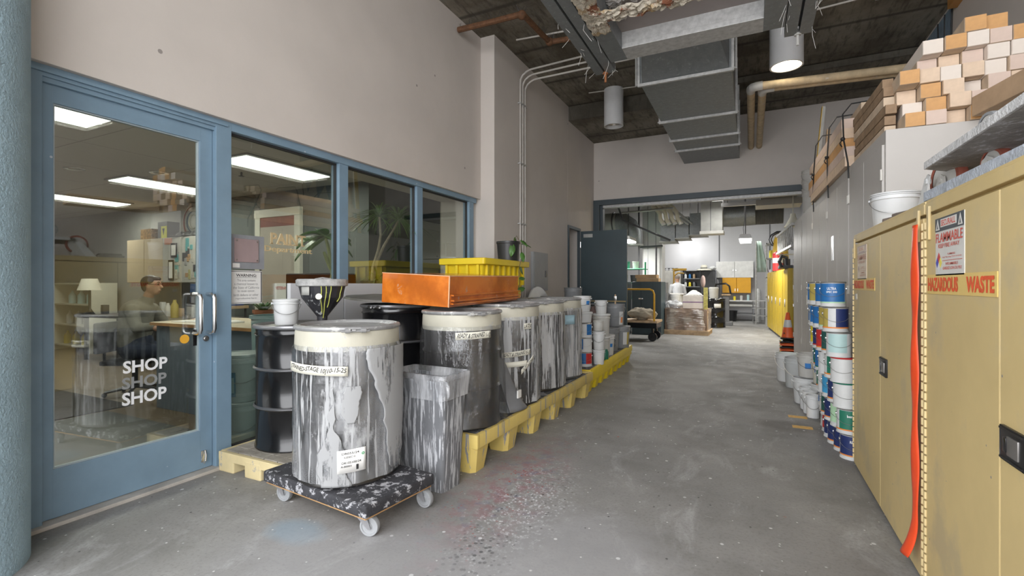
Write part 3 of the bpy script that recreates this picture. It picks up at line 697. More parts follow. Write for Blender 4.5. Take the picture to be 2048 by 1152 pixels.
d1 = make_drum('paint-smeared drum in a plastic liner on the wheeled dolly, taped STAGE 10', DX, DY, 0.186, h=0.875, liner=filmA, bolt_a=0.12, seed=2.2)
tape(d1, 0.326, -0.62, 0.66, 'STRAINED-STAGE 10|10-15-25', 0.40, 0.052, -0.04)
splm = film_mat('dried_grey_smears', (0.33, 0.335, 0.34), 0.50, 34, 0.05, 0.46, 0.05, 21.0, 5.0)
def splat(parent, r, prof, seed_, nu=16, nv=40):
    def f(u, v):
        k = v*(len(prof)-1); i = min(int(k), len(prof)-2); q = k-i
        z = prof[i][0]*(1-q)+prof[i+1][0]*q; a = prof[i][1]*(1-q)+prof[i+1][1]*q; b = prof[i][2]*(1-q)+prof[i+1][2]*q
        a += 0.07*noise.noise(Vector((seed_, z*16, 0)))+0.02*noise.noise(Vector((seed_, z*70, 2))); b += 0.07*noise.noise(Vector((seed_+5, z*16, 0)))+0.02*noise.noise(Vector((seed_+5, z*70, 2)))
        if b < a: a = b = (a+b)/2
        an = a+(b-a)*u
        return Vector((r*math.cos(an), r*math.sin(an), z))
    MB().grid(f, nu, nv).build('paint_splat', splm, parent, solid=0.001)
splat(d1, 0.3225, [(0.02, -0.42, 0.02), (0.10, -0.52, -0.02), (0.20, -0.52, -0.05), (0.26, -0.40, -0.12), (0.33, -0.32, -0.22), (0.45, -0.29, -0.22), (0.56, -0.28, -0.24)], 1.0)
splat(d1, 0.324, [(0.06, 0.80, 1.05), (0.16, 0.72, 1.2), (0.30, 0.66, 1.3), (0.42, 0.62, 1.35), (0.55, 0.45, 1.4), (0.70, 0.30, 1.4), (0.76, 0.30, 1.4)], 6.0)
splat(d1, 0.324, [(0.36, -0.02, 0.10), (0.45, -0.14, 0.18), (0.53, -0.10, 0.22), (0.56, -0.05, 0.2)], 3.0)
for (wd, ht, aa, zz) in ((0.15, 0.125, 0.05, 0.155),):
    mm = cyl_map(0.327, aa-wd/2/0.327, zz-ht/2, 0.07)
    lb = MB().grid(lambda u, v: mm(u*wd, v*ht), 10, 1).build('shipping_label', paper, d1, solid=0.0006)
    b = MB(); m2 = cyl_map(0.330, aa-wd/2/0.327, zz-ht/2, 0.07)
    for s_, u0, v0, w_, h_ in (('DR055/24', 0.025, 0.100, 0.09, 0.012), ('A2030C10', 0.035, 0.080, 0.06, 0.011), ('DR105100/24', 0.025, 0.050, 0.10, 0.012), ('A-80003', 0.02, 0.032, 0.055, 0.010), ('1', 0.10, 0.012, 0.012, 0.028)):
        b.text(s_, lambda a, c, u0=u0, v0=v0: m2(u0+a, v0+c), w_, h_, 0.01)
    b.build('print', blk_ink, lb, smooth=False)
    MB().text('o', lambda a, c: m2(0.128+a, 0.085+c), 0.016, 0.016, 0.03).build('print', M('green_ink', (0.05, 0.3, 0.12), 0.6, var=0), lb, smooth=False)

# -- small cream plastic pallet
t = thing('plastic_pallet', 'small cream plastic pallet with chipped edge under the bare black drum', 'pallet', (-2.98, 2.47, 0)); t.scale = (1, 0.77, 1)
palm = M('cream_plastic', (0.72, 0.60, 0.34), 0.55, var=0.1, vs=5, worn=((0.40, 0.38, 0.35), 7, 0.62))
decm = M('dirty_pallet_deck', (0.36, 0.33, 0.28), 0.7, var=0.25, vs=10)
b = MB()
b.box(-0.36, 0.36, -0.45, -0.41, 0.075, 0.135, bev=0.004)
for x0, x1 in ((-0.36, -0.20), (-0.08, 0.08), (0.20, 0.36)):
    for y0, y1 in ((-0.45, -0.28), (-0.08, 0.08), (0.28, 0.45)): b.box(x0, x1, y0, y1, 0.0, 0.11, bev=0.01)
b.box(-0.36, 0.36, 0.41, 0.45, 0.075, 0.135, bev=0.004).box(-0.36, -0.33, -0.42, 0.42, 0.075, 0.135).box(0.33, 0.36, -0.42, 0.42, 0.075, 0.135)
b.build('frame', palm, t, smooth=False)
b = MB()
for i in range(8):
    for j in range(5): b.box(-0.33+j*0.133, -0.33+j*0.133+0.12, -0.40+i*0.101, -0.40+i*0.101+0.09, 0.118, 0.137, bev=0.002)
b.box(-0.33, 0.33, -0.41, 0.41, 0.11, 0.12)
b.build('deck', decm, t, smooth=False)
steelb = M('worn_steel_lid', (0.30, 0.295, 0.28), 0.45, 0.5, var=0.2)
d2 = make_drum('shiny bare black drum on the cream pallet by the door frame', -3.03, 2.53, 0.137, h=0.87, body=black, cuff=False, lid=steelb, ring=M('grey_ring', (0.33, 0.33, 0.34), 0.35, 0.6), bolt_a=2.5)
b = MB()
for hz in (0.87*0.345, 0.87*0.655): b.lathe([(0.290, hz-0.012), (0.301, hz-0.003), (0.301, hz+0.003), (0.290, hz+0.012)], seg=56)
b.build('bright_hoops', M('bare_hoop', (0.24, 0.24, 0.25), 0.3, 0.7), d2)
mm = cyl_map(0.294, 0.02, 0.10)
lb = MB().grid(lambda u, v: mm(u*0.16, v*0.10), 10, 1).build('shipping_label', paper, d2, solid=0.0006)
m2 = cyl_map(0.297, 0.02, 0.10)
b = MB()
for q, (s_, v0) in enumerate((('DR055/24', 0.075), ('A2030C10', 0.058), ('DR105', 0.030), ('A-8000', 0.014))): b.text(s_, lambda a, c, v0=v0: m2(0.02+a, v0+c), 0.06, 0.01, 0.01)
b.build('print', blk_ink, lb, smooth=False)

# -- white bucket and big funnel standing on that drum
def pail(name, label, x, y, z, r1, h, mat, cat='bucket', lid=None, rim_ribs=2, handle=True, contents=None, group=None, a=None, hang=1, taper=0.88, label_patch=None, open_top=True):
    t = thing(name, label, cat, (x, y, z), facing(x, y) if a is None else a, group)
    r0 = r1*taper; P = [(0, 0.004), (r0-0.004, 0.0), (r0, 0.006)]
    zr = h*0.80
    P += [(r0+(r1-r0)*0.8, zr)]
    for k in range(rim_ribs):
        z_ = zr+(h-zr)*(k+0.15)/max(1, rim_ribs); P += [(r1-0.002, z_), (r1+0.006, z_+0.001), (r1+0.006, z_+0.007), (r1-0.002, z_+0.009)]
    P += [(r1-0.001, h-0.012), (r1+0.006, h-0.01), (r1+0.007, h-0.002), (r1+0.003, h)]
    if lid is None: P += [(r1-0.004, h-0.002), (r0-0.002, 0.012), (0, 0.012)]
    MB().lathe(P, seg=36).build('bucket_body', mat, t)
    if lid is not None: MB().lathe([(r1+0.008, h-0.014), (r1+0.009, h+0.002), (r1+0.002, h+0.006), (r1-0.012, h+0.006), (r1-0.016, h-0.001), (0, h-0.001)], seg=36).build('lid', lid, t)
    if contents is not None: MB().lathe([(0, h*0.72), (r1*0.95, h*0.72)], seg=32).build('paint', contents, t)
    if handle:
        rh = r1+0.010; zt = h*0.84; n_ = 14; dr_ = -h*0.42*hang
        pts = [(rh*math.cos(PI/2-PI*i/n_)*1.02 if hang > 0 else 0.0, rh*math.sin(PI/2-PI*i/n_), zt+dr_*math.sin(PI*i/n_)) for i in range(n_+1)]
        hd = MB().tube(pts, 0.0022, 6).build('bail_handle', wire, t)
        for s_ in (-1, 1): MB().cyl((0, s_*(rh-0.012), zt), (0, s_*(rh+0.004), zt), 0.008, seg=10).build('handle_ear', mat, t)
    if label_patch:
        for (aa, z0_, z1_, wd, m_) in label_patch:
            f = lambda u, v: Vector(((r0+(r1-r0)*(z0_+(z1_-z0_)*v)/zr+0.0022)*math.cos(aa+(u-0.5)*wd), (r0+(r1-r0)*(z0_+(z1_-z0_)*v)/zr+0.0022)*math.sin(aa+(u-0.5)*wd), z0_+(z1_-z0_)*v))
            MB().grid(f, 10, 2).build('label', m_, t)
    return t
DT = 0.137+0.87+0.012
pail('plastic_bucket', 'small white bucket on the bare black drum', -3.06, 2.45, DT-0.012, 0.088, 0.185, white, lid=None, hang=1)
t = thing('paint_funnel', 'large black funnel streaked with yellow-green drips, standing on the black drum', 'funnel', (-2.86, 2.60, DT-0.015), facing(-2.86, 2.60))
fm = M('spattered_black_funnel', (0.03, 0.03, 0.035), 0.4, var=0.3, vs=8, drips=((0.33, 0.34, 0.34), 0.62, 26), spots=((0.5, 0.5, 0.45), 22, 0.09))
MB().lathe([(0.034, 0.0), (0.038, 0.06), (0.145, 0.20), (0.165, 0.285), (0.172, 0.29), (0.172, 0.325), (0.166, 0.33), (0.160, 0.325), (0.158, 0.285), (0.138, 0.205), (0.030, 0.06), (0.028, 0.0)], seg=18).build('cone', fm, t, sharp=12)
crm = M('caked_grey_paint', (0.42, 0.42, 0.41), 0.6, var=0.3, vs=25, bump=0.6, bs=80)
MB().lathe([(0.171, 0.283), (0.181, 0.288), (0.183, 0.327), (0.172, 0.336), (0.16, 0.332)], seg=40).build('caked_rim', crm, t)
yg = M('yellow_green_drip', (0.50, 0.52, 0.12), 0.5)
for a_, l_ in ((0.15, 0.24), (0.35, 0.16), (-0.05, 0.20), (0.9, 0.12)):
    pts = []
    for k in range(10):
        z = 0.29-l_*k/9; r = 0.168-(0.29-z)*0.2 if z > 0.2 else 0.148-(0.2-z)*0.76
        pts.append(((r+0.002)*math.cos(a_+0.02*math.sin(k)), (r+0.002)*math.sin(a_+0.02*math.sin(k)), z))
    MB().tube(pts, 0.0035, 6).build('drip', yg, t)
Mx = Matrix.Rotation(-0.15, 4, 'Z') @ Matrix.Translation((0.157, 0, 0.21)) @ Matrix.Rotation(math.radians(77), 4, 'Y')
MB().lathe([(0, 0.004), (0.022, 0.004), (0.022, 0.0)], seg=20, Mx=Mx).build('round_sticker', tapem, t)
mm = cyl_map(0.166, -1.0, 0.22); MB().grid(lambda u, v: mm(u*0.075, v*0.06), 6, 1).build('paper_label', M('smudged_label', (0.45, 0.45, 0.42), 0.6, var=0.2), t, solid=0.0006)
MB().tube([(0.02, -0.05, 0.335), (0.0, 0.0, 0.345), (-0.02, 0.06, 0.338)], 0.006, 6).build('stirring_stick', crm, t)

# -- yellow spill pallets
def spill_pallet(label, x0, x1, y0, y1, rz, mat, legs, top=0.27, dirty=True, legz=0.19):
    cx, cy = (x0+x1)/2, (y0+y1)/2; W = (x1-x0)/2; Ln = (y1-y0)/2
    t = thing('spill_pallet', label, 'pallet', (cx, cy, 0), rz, 'yellow spill pallets along the left wall')
    b = MB(); b.box(-W+0.006, W-0.006, -Ln+0.006, Ln-0.006, legz-0.02, top-0.032, bev=0.015)
    b.box(W-0.035, W, -Ln, Ln, top-0.09, top+0.005, bev=0.008).box(-W, -W+0.035, -Ln, Ln, top-0.09, top+0.005, bev=0.008).box(-W, W, -Ln, -Ln+0.035, top-0.09, top+0.005, bev=0.008).box(-W, W, Ln-0.035, Ln, top-0.09, top+0.005, bev=0.008)
    b.build('sump', mat, t)
    b = MB(); n_ = int((2*Ln-0.08)/0.045)
    for i in range(n_): b.box(-W+0.04, W-0.04, -Ln+0.045+i*0.045, -Ln+0.045+i*0.045+0.026, top-0.028, top-0.005)
    for k in range(6): b.box(-W+0.04+k*(2*W-0.1)/5, -W+0.06+k*(2*W-0.1)/5, -Ln+0.04, Ln-0.04, top-0.03, top-0.006)
    b.build('grating', M('caked_grating', (0.10, 0.10, 0.10), 0.7, var=0.4, vs=9, worn=((0.30, 0.30, 0.31), 8, 0.55)), t, smooth=False)
    for i in range(legs):
        yy = -Ln+0.11+i*(2*Ln-0.22)/(legs-1)
        for xx in (W-0.13, 0.0, -W+0.13):
            q = MB(); s_ = 0.105; hb = 0.075
            A = [(xx-0.105, yy-s_, legz), (xx+0.12, yy-s_, legz), (xx+0.12, yy+s_, legz), (xx-0.105, yy+s_, legz)]
            def oct_(hx, hy, z, c=0.03): return [(xx+hx*sx+(c if a_ else 0)*-sx*0, 0, z) for sx, a_ in ()]
            def o8(h_, z, c): return [(xx-h_+c, yy-h_, z), (xx+h_-c, yy-h_, z), (xx+h_, yy-h_+c, z), (xx+h_, yy+h_-c, z), (xx+h_-c, yy+h_, z), (xx-h_+c, yy+h_, z), (xx-h_, yy+h_-c, z), (xx-h_, yy-h_+c, z)]
            T_ = [q.bm.verts.new(p) for p in o8(0.115, legz, 0.035)]; B_ = [q.bm.verts.new(p) for p in o8(0.085, 0.0, 0.03)]
            for k in range(8): q.bm.faces.new((B_[k], B_[(k+1) % 8], T_[(k+1) % 8], T_[k]))
            q.bm.faces.new(B_[::-1]); q.bm.faces.new(T_); q.build('foot', mat, t, smooth=False)
    return t
yel1 = M('scuffed_yellow_pallet', (0.68, 0.52, 0.16), 0.5, var=0.08, vs=4, worn=((0.45, 0.42, 0.34), 6, 0.64), drips=((0.30, 0.30, 0.31), 0.60, 26))
spill_pallet('long spill pallet, faded yellow and paint-stained, nearest the camera', -3.0, -1.66, 2.83, 5.50, 0.0, yel1, 6)
spill_pallet('bright yellow spill pallet with closely spaced feet, further along the wall', -2.97, -1.76, 5.56, 8.25, math.radians(2.2), yellowp, 9, legz=0.14)

PT = 0.268
d3 = make_drum('drum loosely bagged in clear plastic, taped READY & STRAINED', -1.97, 3.13, PT, h=0.835, liner=filmB, flare=0.035, bolt_a=0.35, seed=5.5)
tape(d3, 0.312, 0.28, 0.67, 'READY & STRAINED 1-12', 0.27, 0.05, 0.03)
d4 = make_drum('drum in heavily dripped plastic with three tape strips, behind the READY & STRAINED drum', -1.97, 3.86, PT, h=0.86, liner=filmC, cuff=True, bolt_a=0.3, seed=9.5)
tape(d4, 0.318, 0.30, 0.44, 'READY & STRAINED 8-15', 0.26, 0.045, 0.10)
tape(d4, 0.320, 0.25, 0.36, '', 0.22, 0.045, 0.06)
tape(d4, 0.320, 0.62, 0.30, 'TOP COAT', 0.13, 0.04, 0.9)
tape(d4, 0.318, 0.62, 0.68, 'LATEX', 0.08, 0.05, 0.02)
d5 = make_drum('drum densely striped with grey paint drips, third along the yellow pallet', -1.98, 4.52, PT, h=0.865, liner=filmD, cuff=True, bolt_a=0.2, seed=12.5)
d6 = make_drum('silvery drum in streaked plastic, last on the near yellow pallet', -2.01, 5.17, PT, h=0.875, body=M('silver_drum', (0.22, 0.22, 0.22), 0.35, 0.7), liner=filmE, cuff=True, bolt_a=0.2, seed=14.5)
mm = cyl_map(0.318, 0.35, 0.60); MB().grid(lambda u, v: mm(u*0.13, v*0.10), 6, 1).build('blue_label', M('pale_blue_label', (0.35, 0.52, 0.60), 0.5, var=0.1), d6, solid=0.0006)
# second row against the wall
d7 = make_drum('open black drum with a domed lid set askew on top, behind the front drum', -2.74, 3.30, PT, h=0.86, body=black, cuff=False, lid=None, ring=M('grey_ring', (0, 0, 0)), bolt_a=-0.6)
b = MB()
for hz in (0.86*0.655,): b.lathe([(0.290, hz-0.012), (0.301, hz-0.003), (0.301, hz+0.003), (0.290, hz+0.012)], seg=56)
b.build('bright_hoops', bpy.data.materials['bare_hoop'], d7)
t = thing('metal_cover', 'dull metal drum lid lying askew on the open black drum', 'lid', (-2.84, 3.22, PT+0.915), 0)
Mx = Matrix.Rotation(math.radians(4.5), 4, 'Y')
MB().lathe([(0, 0.03), (0.10, 0.028), (0.22, 0.012), (0.29, 0.0), (0.305, -0.012), (0.31, -0.012), (0.295, 0.004), (0.0, 0.034)], seg=48, Mx=Mx).build('disc', steelb, t)
bb = MB().lathe([(0.0, 0.033), (0.03, 0.033), (0.03, 0.045), (0, 0.045)], c=(0, 0, 0), seg=16, Mx=Mx @ Matrix.Translation((0.12, 0, -0.006))); bb.build('bung', steelb, t)
for k, yy in enumerate((3.95, 4.60, 5.22)):
    make_drum('closed drum in the back row against the wall, %s under the yellow bin' % ('nearest', 'middle', 'furthest')[k], -2.64, yy, PT, h=0.86, liner=None, cuff=True, bolt_a=0.2, group='back row drums')

# a curved grey hood leaning between drums and a flat tray
t = thing('rubber_apron', 'grey rubber sheet propped between the bagged drum and the striped drum', 'rubber sheet', (-1.70, 3.52, PT), 0)
f = lambda u, v: Vector((0.0-0.11*v+0.05*math.sin(u*2.2), -0.12+0.24*u-0.08*v, 0.02+v*(0.46-0.30*u*u)))
MB().grid(f, 14, 14).build('sheet', midgrey, t, solid=0.008)
MB().box(0.018, 0.03, -0.03, 0.03, 0.12, 0.18).build('tag', paper, t)
o = MB().lathe([(0, 0), (0.115, 0), (0.125, 0.09), (0.118, 0.09), (0.108, 0.01), (0, 0.01)], c=(-1.80, 3.56, PT), seg=36).build('paint_tray', M('grey_paint_tray', (0.30, 0.305, 0.31), 0.5, var=0.15)); tag(o, 'shallow round grey tray at the foot of the striped drum', 'tray')

# -- slim grey waste bin with bag
t = thing('waste_bin', 'slim grey waste bin streaked with white drips, clear bag over its rim', 'waste bin', (-1.905, 2.61, 0), math.radians(-4))
bm_ = M('dripped_grey_bin', (0.15, 0.155, 0.165), 0.45, var=0.15, vs=3, drips=((0.45, 0.46, 0.48), 0.53, 62))
def rectloop(b, hx, hy, z, c, rad=0.03, n_=5, tx=0, ty=0):
    pts = []
    for (sx, sy, a0) in ((1, 1, 0), (-1, 1, PI/2), (-1, -1, PI), (1, -1, 3*PI/2)):
        for k in range(n_): pts.append((c[0]+sx*(hx-rad)+rad*math.cos(a0+PI/2*k/(n_-1)), c[1]+sy*(hy-rad)+rad*math.sin(a0+PI/2*k/(n_-1)), z))
    return [b.bm.verts.new(p) for p in pts]
def loft(b, loops, cap0=True, cap1=True):
    for A, B in zip(loops, loops[1:]):
        n_ = len(A)
        for i in range(n_): b.bm.faces.new((A[i], A[(i+1) % n_], B[(i+1) % n_], B[i]))
    if cap0: b.bm.faces.new(loops[0][::-1])
    if cap1: b.bm.faces.new(loops[-1])
def bin_(b, lst, cap0=True, cap1=False):
    loft(b, [rectloop(b, hx, hy, z, (0, 0)) for hx, hy, z in lst], cap0, cap1)
b = MB(); bin_(b, [(0.195, 0.10, 0.0), (0.225, 0.125, 0.60), (0.235, 0.135, 0.70), (0.225, 0.125, 0.70), (0.19, 0.095, 0.01)]); b.build('bin_body', bm_, t)
b = MB(); loops = []
for (hx, hy, z, am) in ((0.240, 0.140, 0.585, 0.012), (0.242, 0.142, 0.64, 0.010), (0.248, 0.148, 0.705, 0.004), (0.25, 0.15, 0.735, 0.003), (0.235, 0.135, 0.74, 0.002), (0.215, 0.115, 0.66, 0.01), (0.20, 0.10, 0.50, 0.015)):
    lp = rectloop(b, hx, hy, z, (0, 0), n_=12); loops.append(lp)
    for i, v in enumerate(lp):
        k = noise.noise(v.co*16+Vector((z*9, 0, 0))); v.co += Vector((v.co.x, v.co.y, 0)).normalized()*k*am; v.co.z += am*1.3*noise.noise(v.co*20)
loft(b, loops, False, False)
b.tube([(0.245, -0.12, 0.70), (0.262, -0.13, 0.67), (0.266, -0.13, 0.62), (0.258, -0.125, 0.60)], [0.012, 0.014, 0.010, 0.004], 8)
b.build('bin_bag', film_mat('bag_film', (0.6, 0.6, 0.62), 0.85, 20, 0.2, 0.8, 0.30, 3.3), t, sharp=180)

# -- orange box on the drums
t = thing('orange_tray', 'orange translucent box with a side rail resting on the bagged drum', 'box', (0, 0, 0))
om = M('orange_acrylic', (0.50, 0.125, 0.012), 0.25, var=0.3, vs=3, coat=0.4, worn=((0.50, 0.30, 0.18), 6, 0.64), patches=[((0.68, 0.20, 0.025), 2.4, 0.5)])
omd = M('orange_worn_edge', (0.72, 0.40, 0.22), 0.5, var=0.2)
t.location = (-2.02, 3.02, 1.128)
t.rotation_euler = (math.radians(0.9), math.radians(3.0), math.radians(2.5))
L_, W_, H_ = 1.30, 0.62, 0.235
MB().box(-W_, 0, 0, L_, 0, H_, bev=0.003).build('shell', om, t, smooth=False)
b = MB().box(0, 0.03, 0.02, L_, 0.02, 0.032).box(0, 0.03, 0.02, L_, 0.085, 0.095).box(0, 0.006, 0.02, L_, 0.02, 0.095).box(0, 0.034, 0.02, L_, 0.045, 0.055)
b.build('rail', om, t, smooth=False)
b = MB().box(-W_-0.002, 0.002, -0.003, 0.004, H_-0.004, H_+0.002).box(-0.004, 0.002, 0, L_, H_-0.004, H_+0.002).box(-0.004, 0.003, -0.003, 0.003, 0, H_)
b.build('worn_edge', omd, t, smooth=False)

# -- yellow bin behind with plant pot and vine
t = thing('yellow_bin', 'large yellow plastic bin with a wide rim behind the orange box', 'bin', (-2.78, 4.97, 1.143), math.radians(1))
b = MB(); loft(b, [rectloop(b, hx, hy, z, (0, 0), 0.03) for hx, hy, z in ((0.21, 0.50, 0.0), (0.24, 0.545, 0.36), (0.245, 0.55, 0.37))], True, False)
for k in range(8): b.box(0.215, 0.262, -0.47+k*0.134-0.012, -0.47+k*0.134+0.012, 0.15, 0.37)
for k in range(4): b.box(-0.2+k*0.13-0.012, -0.2+k*0.13+0.012, -0.57, -0.51, 0.15, 0.37)
b.build('tub', yellowp, t)
b = MB(); loft(b, [rectloop(b, hx, hy, z, (0, 0), 0.03) for hx, hy, z in ((0.24, 0.54, 0.365), (0.283, 0.592, 0.37), (0.288, 0.597, 0.375), (0.29, 0.60, 0.435), (0.275, 0.585, 0.44), (0.27, 0.58, 0.42))], False, True)
b.build('rim', yellowp, t)
t = thing('potted_vine', 'black plastic pot with a trailing vine on the yellow bin', 'potted plant', (-2.66, 5.28, 1.583))
MB().lathe([(0, 0), (0.125, 0), (0.14, 0.21), (0.147, 0.215), (0.147, 0.24), (0.138, 0.24), (0.13, 0.20), (0, 0.20)], seg=36).build('pot', M('black_plastic_pot', (0.025, 0.025, 0.026), 0.4), t)
lf = M('vine_leaf', (0.07, 0.17, 0.035), 0.45, var=0.3, vs=9)
stem = [(0.08, -0.05, 0.22), (0.14, -0.06, 0.30), (0.19, -0.06, 0.22), (0.20, -0.05, 0.05), (0.175, -0.07, -0.12), (0.19, -0.09, -0.28), (0.16, -0.10, -0.40), (0.17, -0.12, -0.50)]
MB().tube(stem, 0.004, 6).build('stem', M('vine_stem', (0.11, 0.08, 0.04), 0.6), t)
def leaf(b, base, dirv, up, ln, wd, curl=0.25, n_=6):
    dirv = Vector(dirv).normalized(); up = Vector(up).normalized(); side = dirv.cross(up).normalized(); base = Vector(base)
    def f(u, v):
        s_ = (v-0.5)*2; w_ = wd*math.sin(PI*min(1, u*0.97+0.03))**0.8*(1-0.35*u)
        return base+dirv*ln*u+side*s_*w_*0.5+up*(-curl*ln*u*u+0.12*wd*abs(s_))
    b.grid(f, n_, 2)
b = MB()
for (p, d_, u_, l_) in (((0.19, -0.06, 0.24), (0.6, -0.2, -0.3), (0.3, -0.3, 1), 0.13), ((0.20, -0.05, 0.10), (0.5, -0.5, -0.9), (0.6, -0.5, 0.5), 0.14), ((0.10, -0.08, 0.20), (0.1, -0.5, -1), (0.5, -0.8, 0.2), 0.17), ((0.18, -0.07, -0.08), (0.1, 0.7, -0.5), (1, -0.6, 0.5), 0.13), ((0.185, -0.09, -0.22), (0.3, 0.6, 0.1), (1, -0.7, 0.6), 0.11),
                        ((0.17, -0.10, -0.36), (0.4, 0.8, 0.3), (1, -0.8, 0.5), 0.14), ((0.06, 0.05, 0.22), (-0.1, 0.5, 0.9), (1, -0.6, 0.1), 0.10), ((0.19, -0.02, 0.2), (0.9, 0.4, -0.15), (0, -0.4, 1), 0.11), ((0.17, -0.12, -0.50), (0.0, -0.3, -1), (1, -0.8, 0), 0.07)):
    leaf(b, p, d_, u_, l_, l_*0.55)
b.build('leaves', lf, t, solid=0.001)

# -- white foam boards leaning on the glass
for k, (y0, y1) in enumerate(((2.70, 3.27), (3.28, 4.58))):
    o = MB().box(-0.02, 0.02, y0, y1, 0, 1.31, bev=0.003).build('white_board', M('white_board', (0.66, 0.67, 0.69), 0.6, var=0.03), smooth=False)
    o.location = (-3.345, 0, 0.0)
    tag(o, ('narrow white board standing against the window behind the funnel', 'wide white board standing against the window behind the askew drum lid')[k], 'board', 'white boards at the window')

# -- things behind and beyond the drums
o = MB().lathe([(0, -0.012), (0.5, -0.012), (0.5, 0.012), (0, 0.012)], c=(0, 0, 0), seg=48, Mx=Matrix.Rotation(math.radians(82), 4, 'Y')).build('white_disc', white)
o.location = (-2.95, 7.0, 0.77); tag(o, 'white plastic disc leaning against the left wall beyond the yellow bin', 'disc')

# ================================================================== CANS AND PAILS
def solid(nm, c, r=0.45): return M(nm, c, r, var=0.06, vs=8)
cblue = solid('label_blue', (0.02, 0.14, 0.38)); cnavy = solid('label_navy', (0.02, 0.035, 0.13)); cgreen = solid('label_green', (0.02, 0.17, 0.11))
cdgreen = solid('label_dark_green', (0.02, 0.09, 0.08)); cgold = solid('label_gold', (0.42, 0.33, 0.08)); cwhite = solid('can_white', (0.62, 0.63, 0.63))
cteal = solid('label_pale_teal', (0.42, 0.60, 0.60)); cred = solid('label_red', (0.5, 0.03, 0.03)); corange = solid('label_orange', (0.75, 0.25, 0.05)); clb = solid('label_sky_blue', (0.05, 0.30, 0.55)); cyel = solid('label_yellow', (0.75, 0.60, 0.03))
cmint = solid('label_mint', (0.45, 0.68, 0.45)); tin = M('tin_rim', (0.5, 0.5, 0.5), 0.3, 0.8); bluetape = solid('blue_tape', (0.03, 0.20, 0.55))
CR, CH = 0.084, 0.187
def can(label, x, y, z, segs, base=cwhite, stripe=None, text=None, a=None, cat='paint can', group=None, r=CR, h=CH, handle=True, rimm=None, textcol=wht_ink, tw=None, ta=0.0):
    """segs: list of (angle0, angle1, material) label panels; 0 faces the camera"""
    t = thing('paint_can', label, cat, (x, y, z), facing(x, y) if a is None else a, group)
    MB().lathe([(0, 0.004), (r-0.004, 0.004), (r, 0), (r, 0.006), (r-0.003, 0.008), (r-0.003, h-0.012), (r, h-0.010)], seg=36).build('can_body', base, t)
    MB().lathe([(r, h-0.010), (r+0.002, h-0.004), (r-0.001, h), (r-0.008, h), (r-0.011, h-0.006), (r-0.022, h-0.006), (r-0.026, h-0.001), (0, h-0.002)], seg=36).build('lid', rimm or tin, t)
    for (a0, a1, m_) in segs:
        MB().lathe([(r-0.0018, 0.034), (r-0.0018, h-0.014)], seg=14, a0=a0, a1=a1).build('label', m_, t)
    if stripe: MB().lathe([(r-0.0012, 0.026), (r-0.0012, 0.036)], seg=30, a0=-2.0, a1=2.0).build('stripe', stripe, t)
    if text:
        n_ = len(text)
        for i, s_ in enumerate(text):
            w_ = tw or min(0.07, 0.012*len(s_)); hh = 0.020 if i == 0 else 0.014
            m2 = cyl_map(r+0.0006, ta-w_/2/r, h-0.062-i*0.022)
            MB().text(s_, m2, w_, hh, 0.02).build('print', textcol, t, smooth=False)
    if handle:
        rh = r+0.004; n_ = 14; zt = h*0.72
        MB().tube([(rh*math.cos(-PI/2+PI*i/n_), rh*math.sin(-PI/2+PI*i/n_), zt-0.06*math.sin(PI*i/n_)) for i in range(n_+1)], 0.0013, 5).build('bail_handle', wire, t)
        for s_ in (-1, 1): MB().cyl((0, s_*(r-0.006), zt), (0, s_*(r+0.004), zt), 0.011, seg=12).build('handle_ear', tin, t)
    return t
A_ = (-1.3, 1.3); LFT = (-1.5, -0.1); RGT = (-0.1, 1.3)
col_x = [(0.60, 4.385), (0.585, 4.565), (0.565, 4.745), (0.56, 4.925), (0.565, 5.105), (0.575, 5.285)]
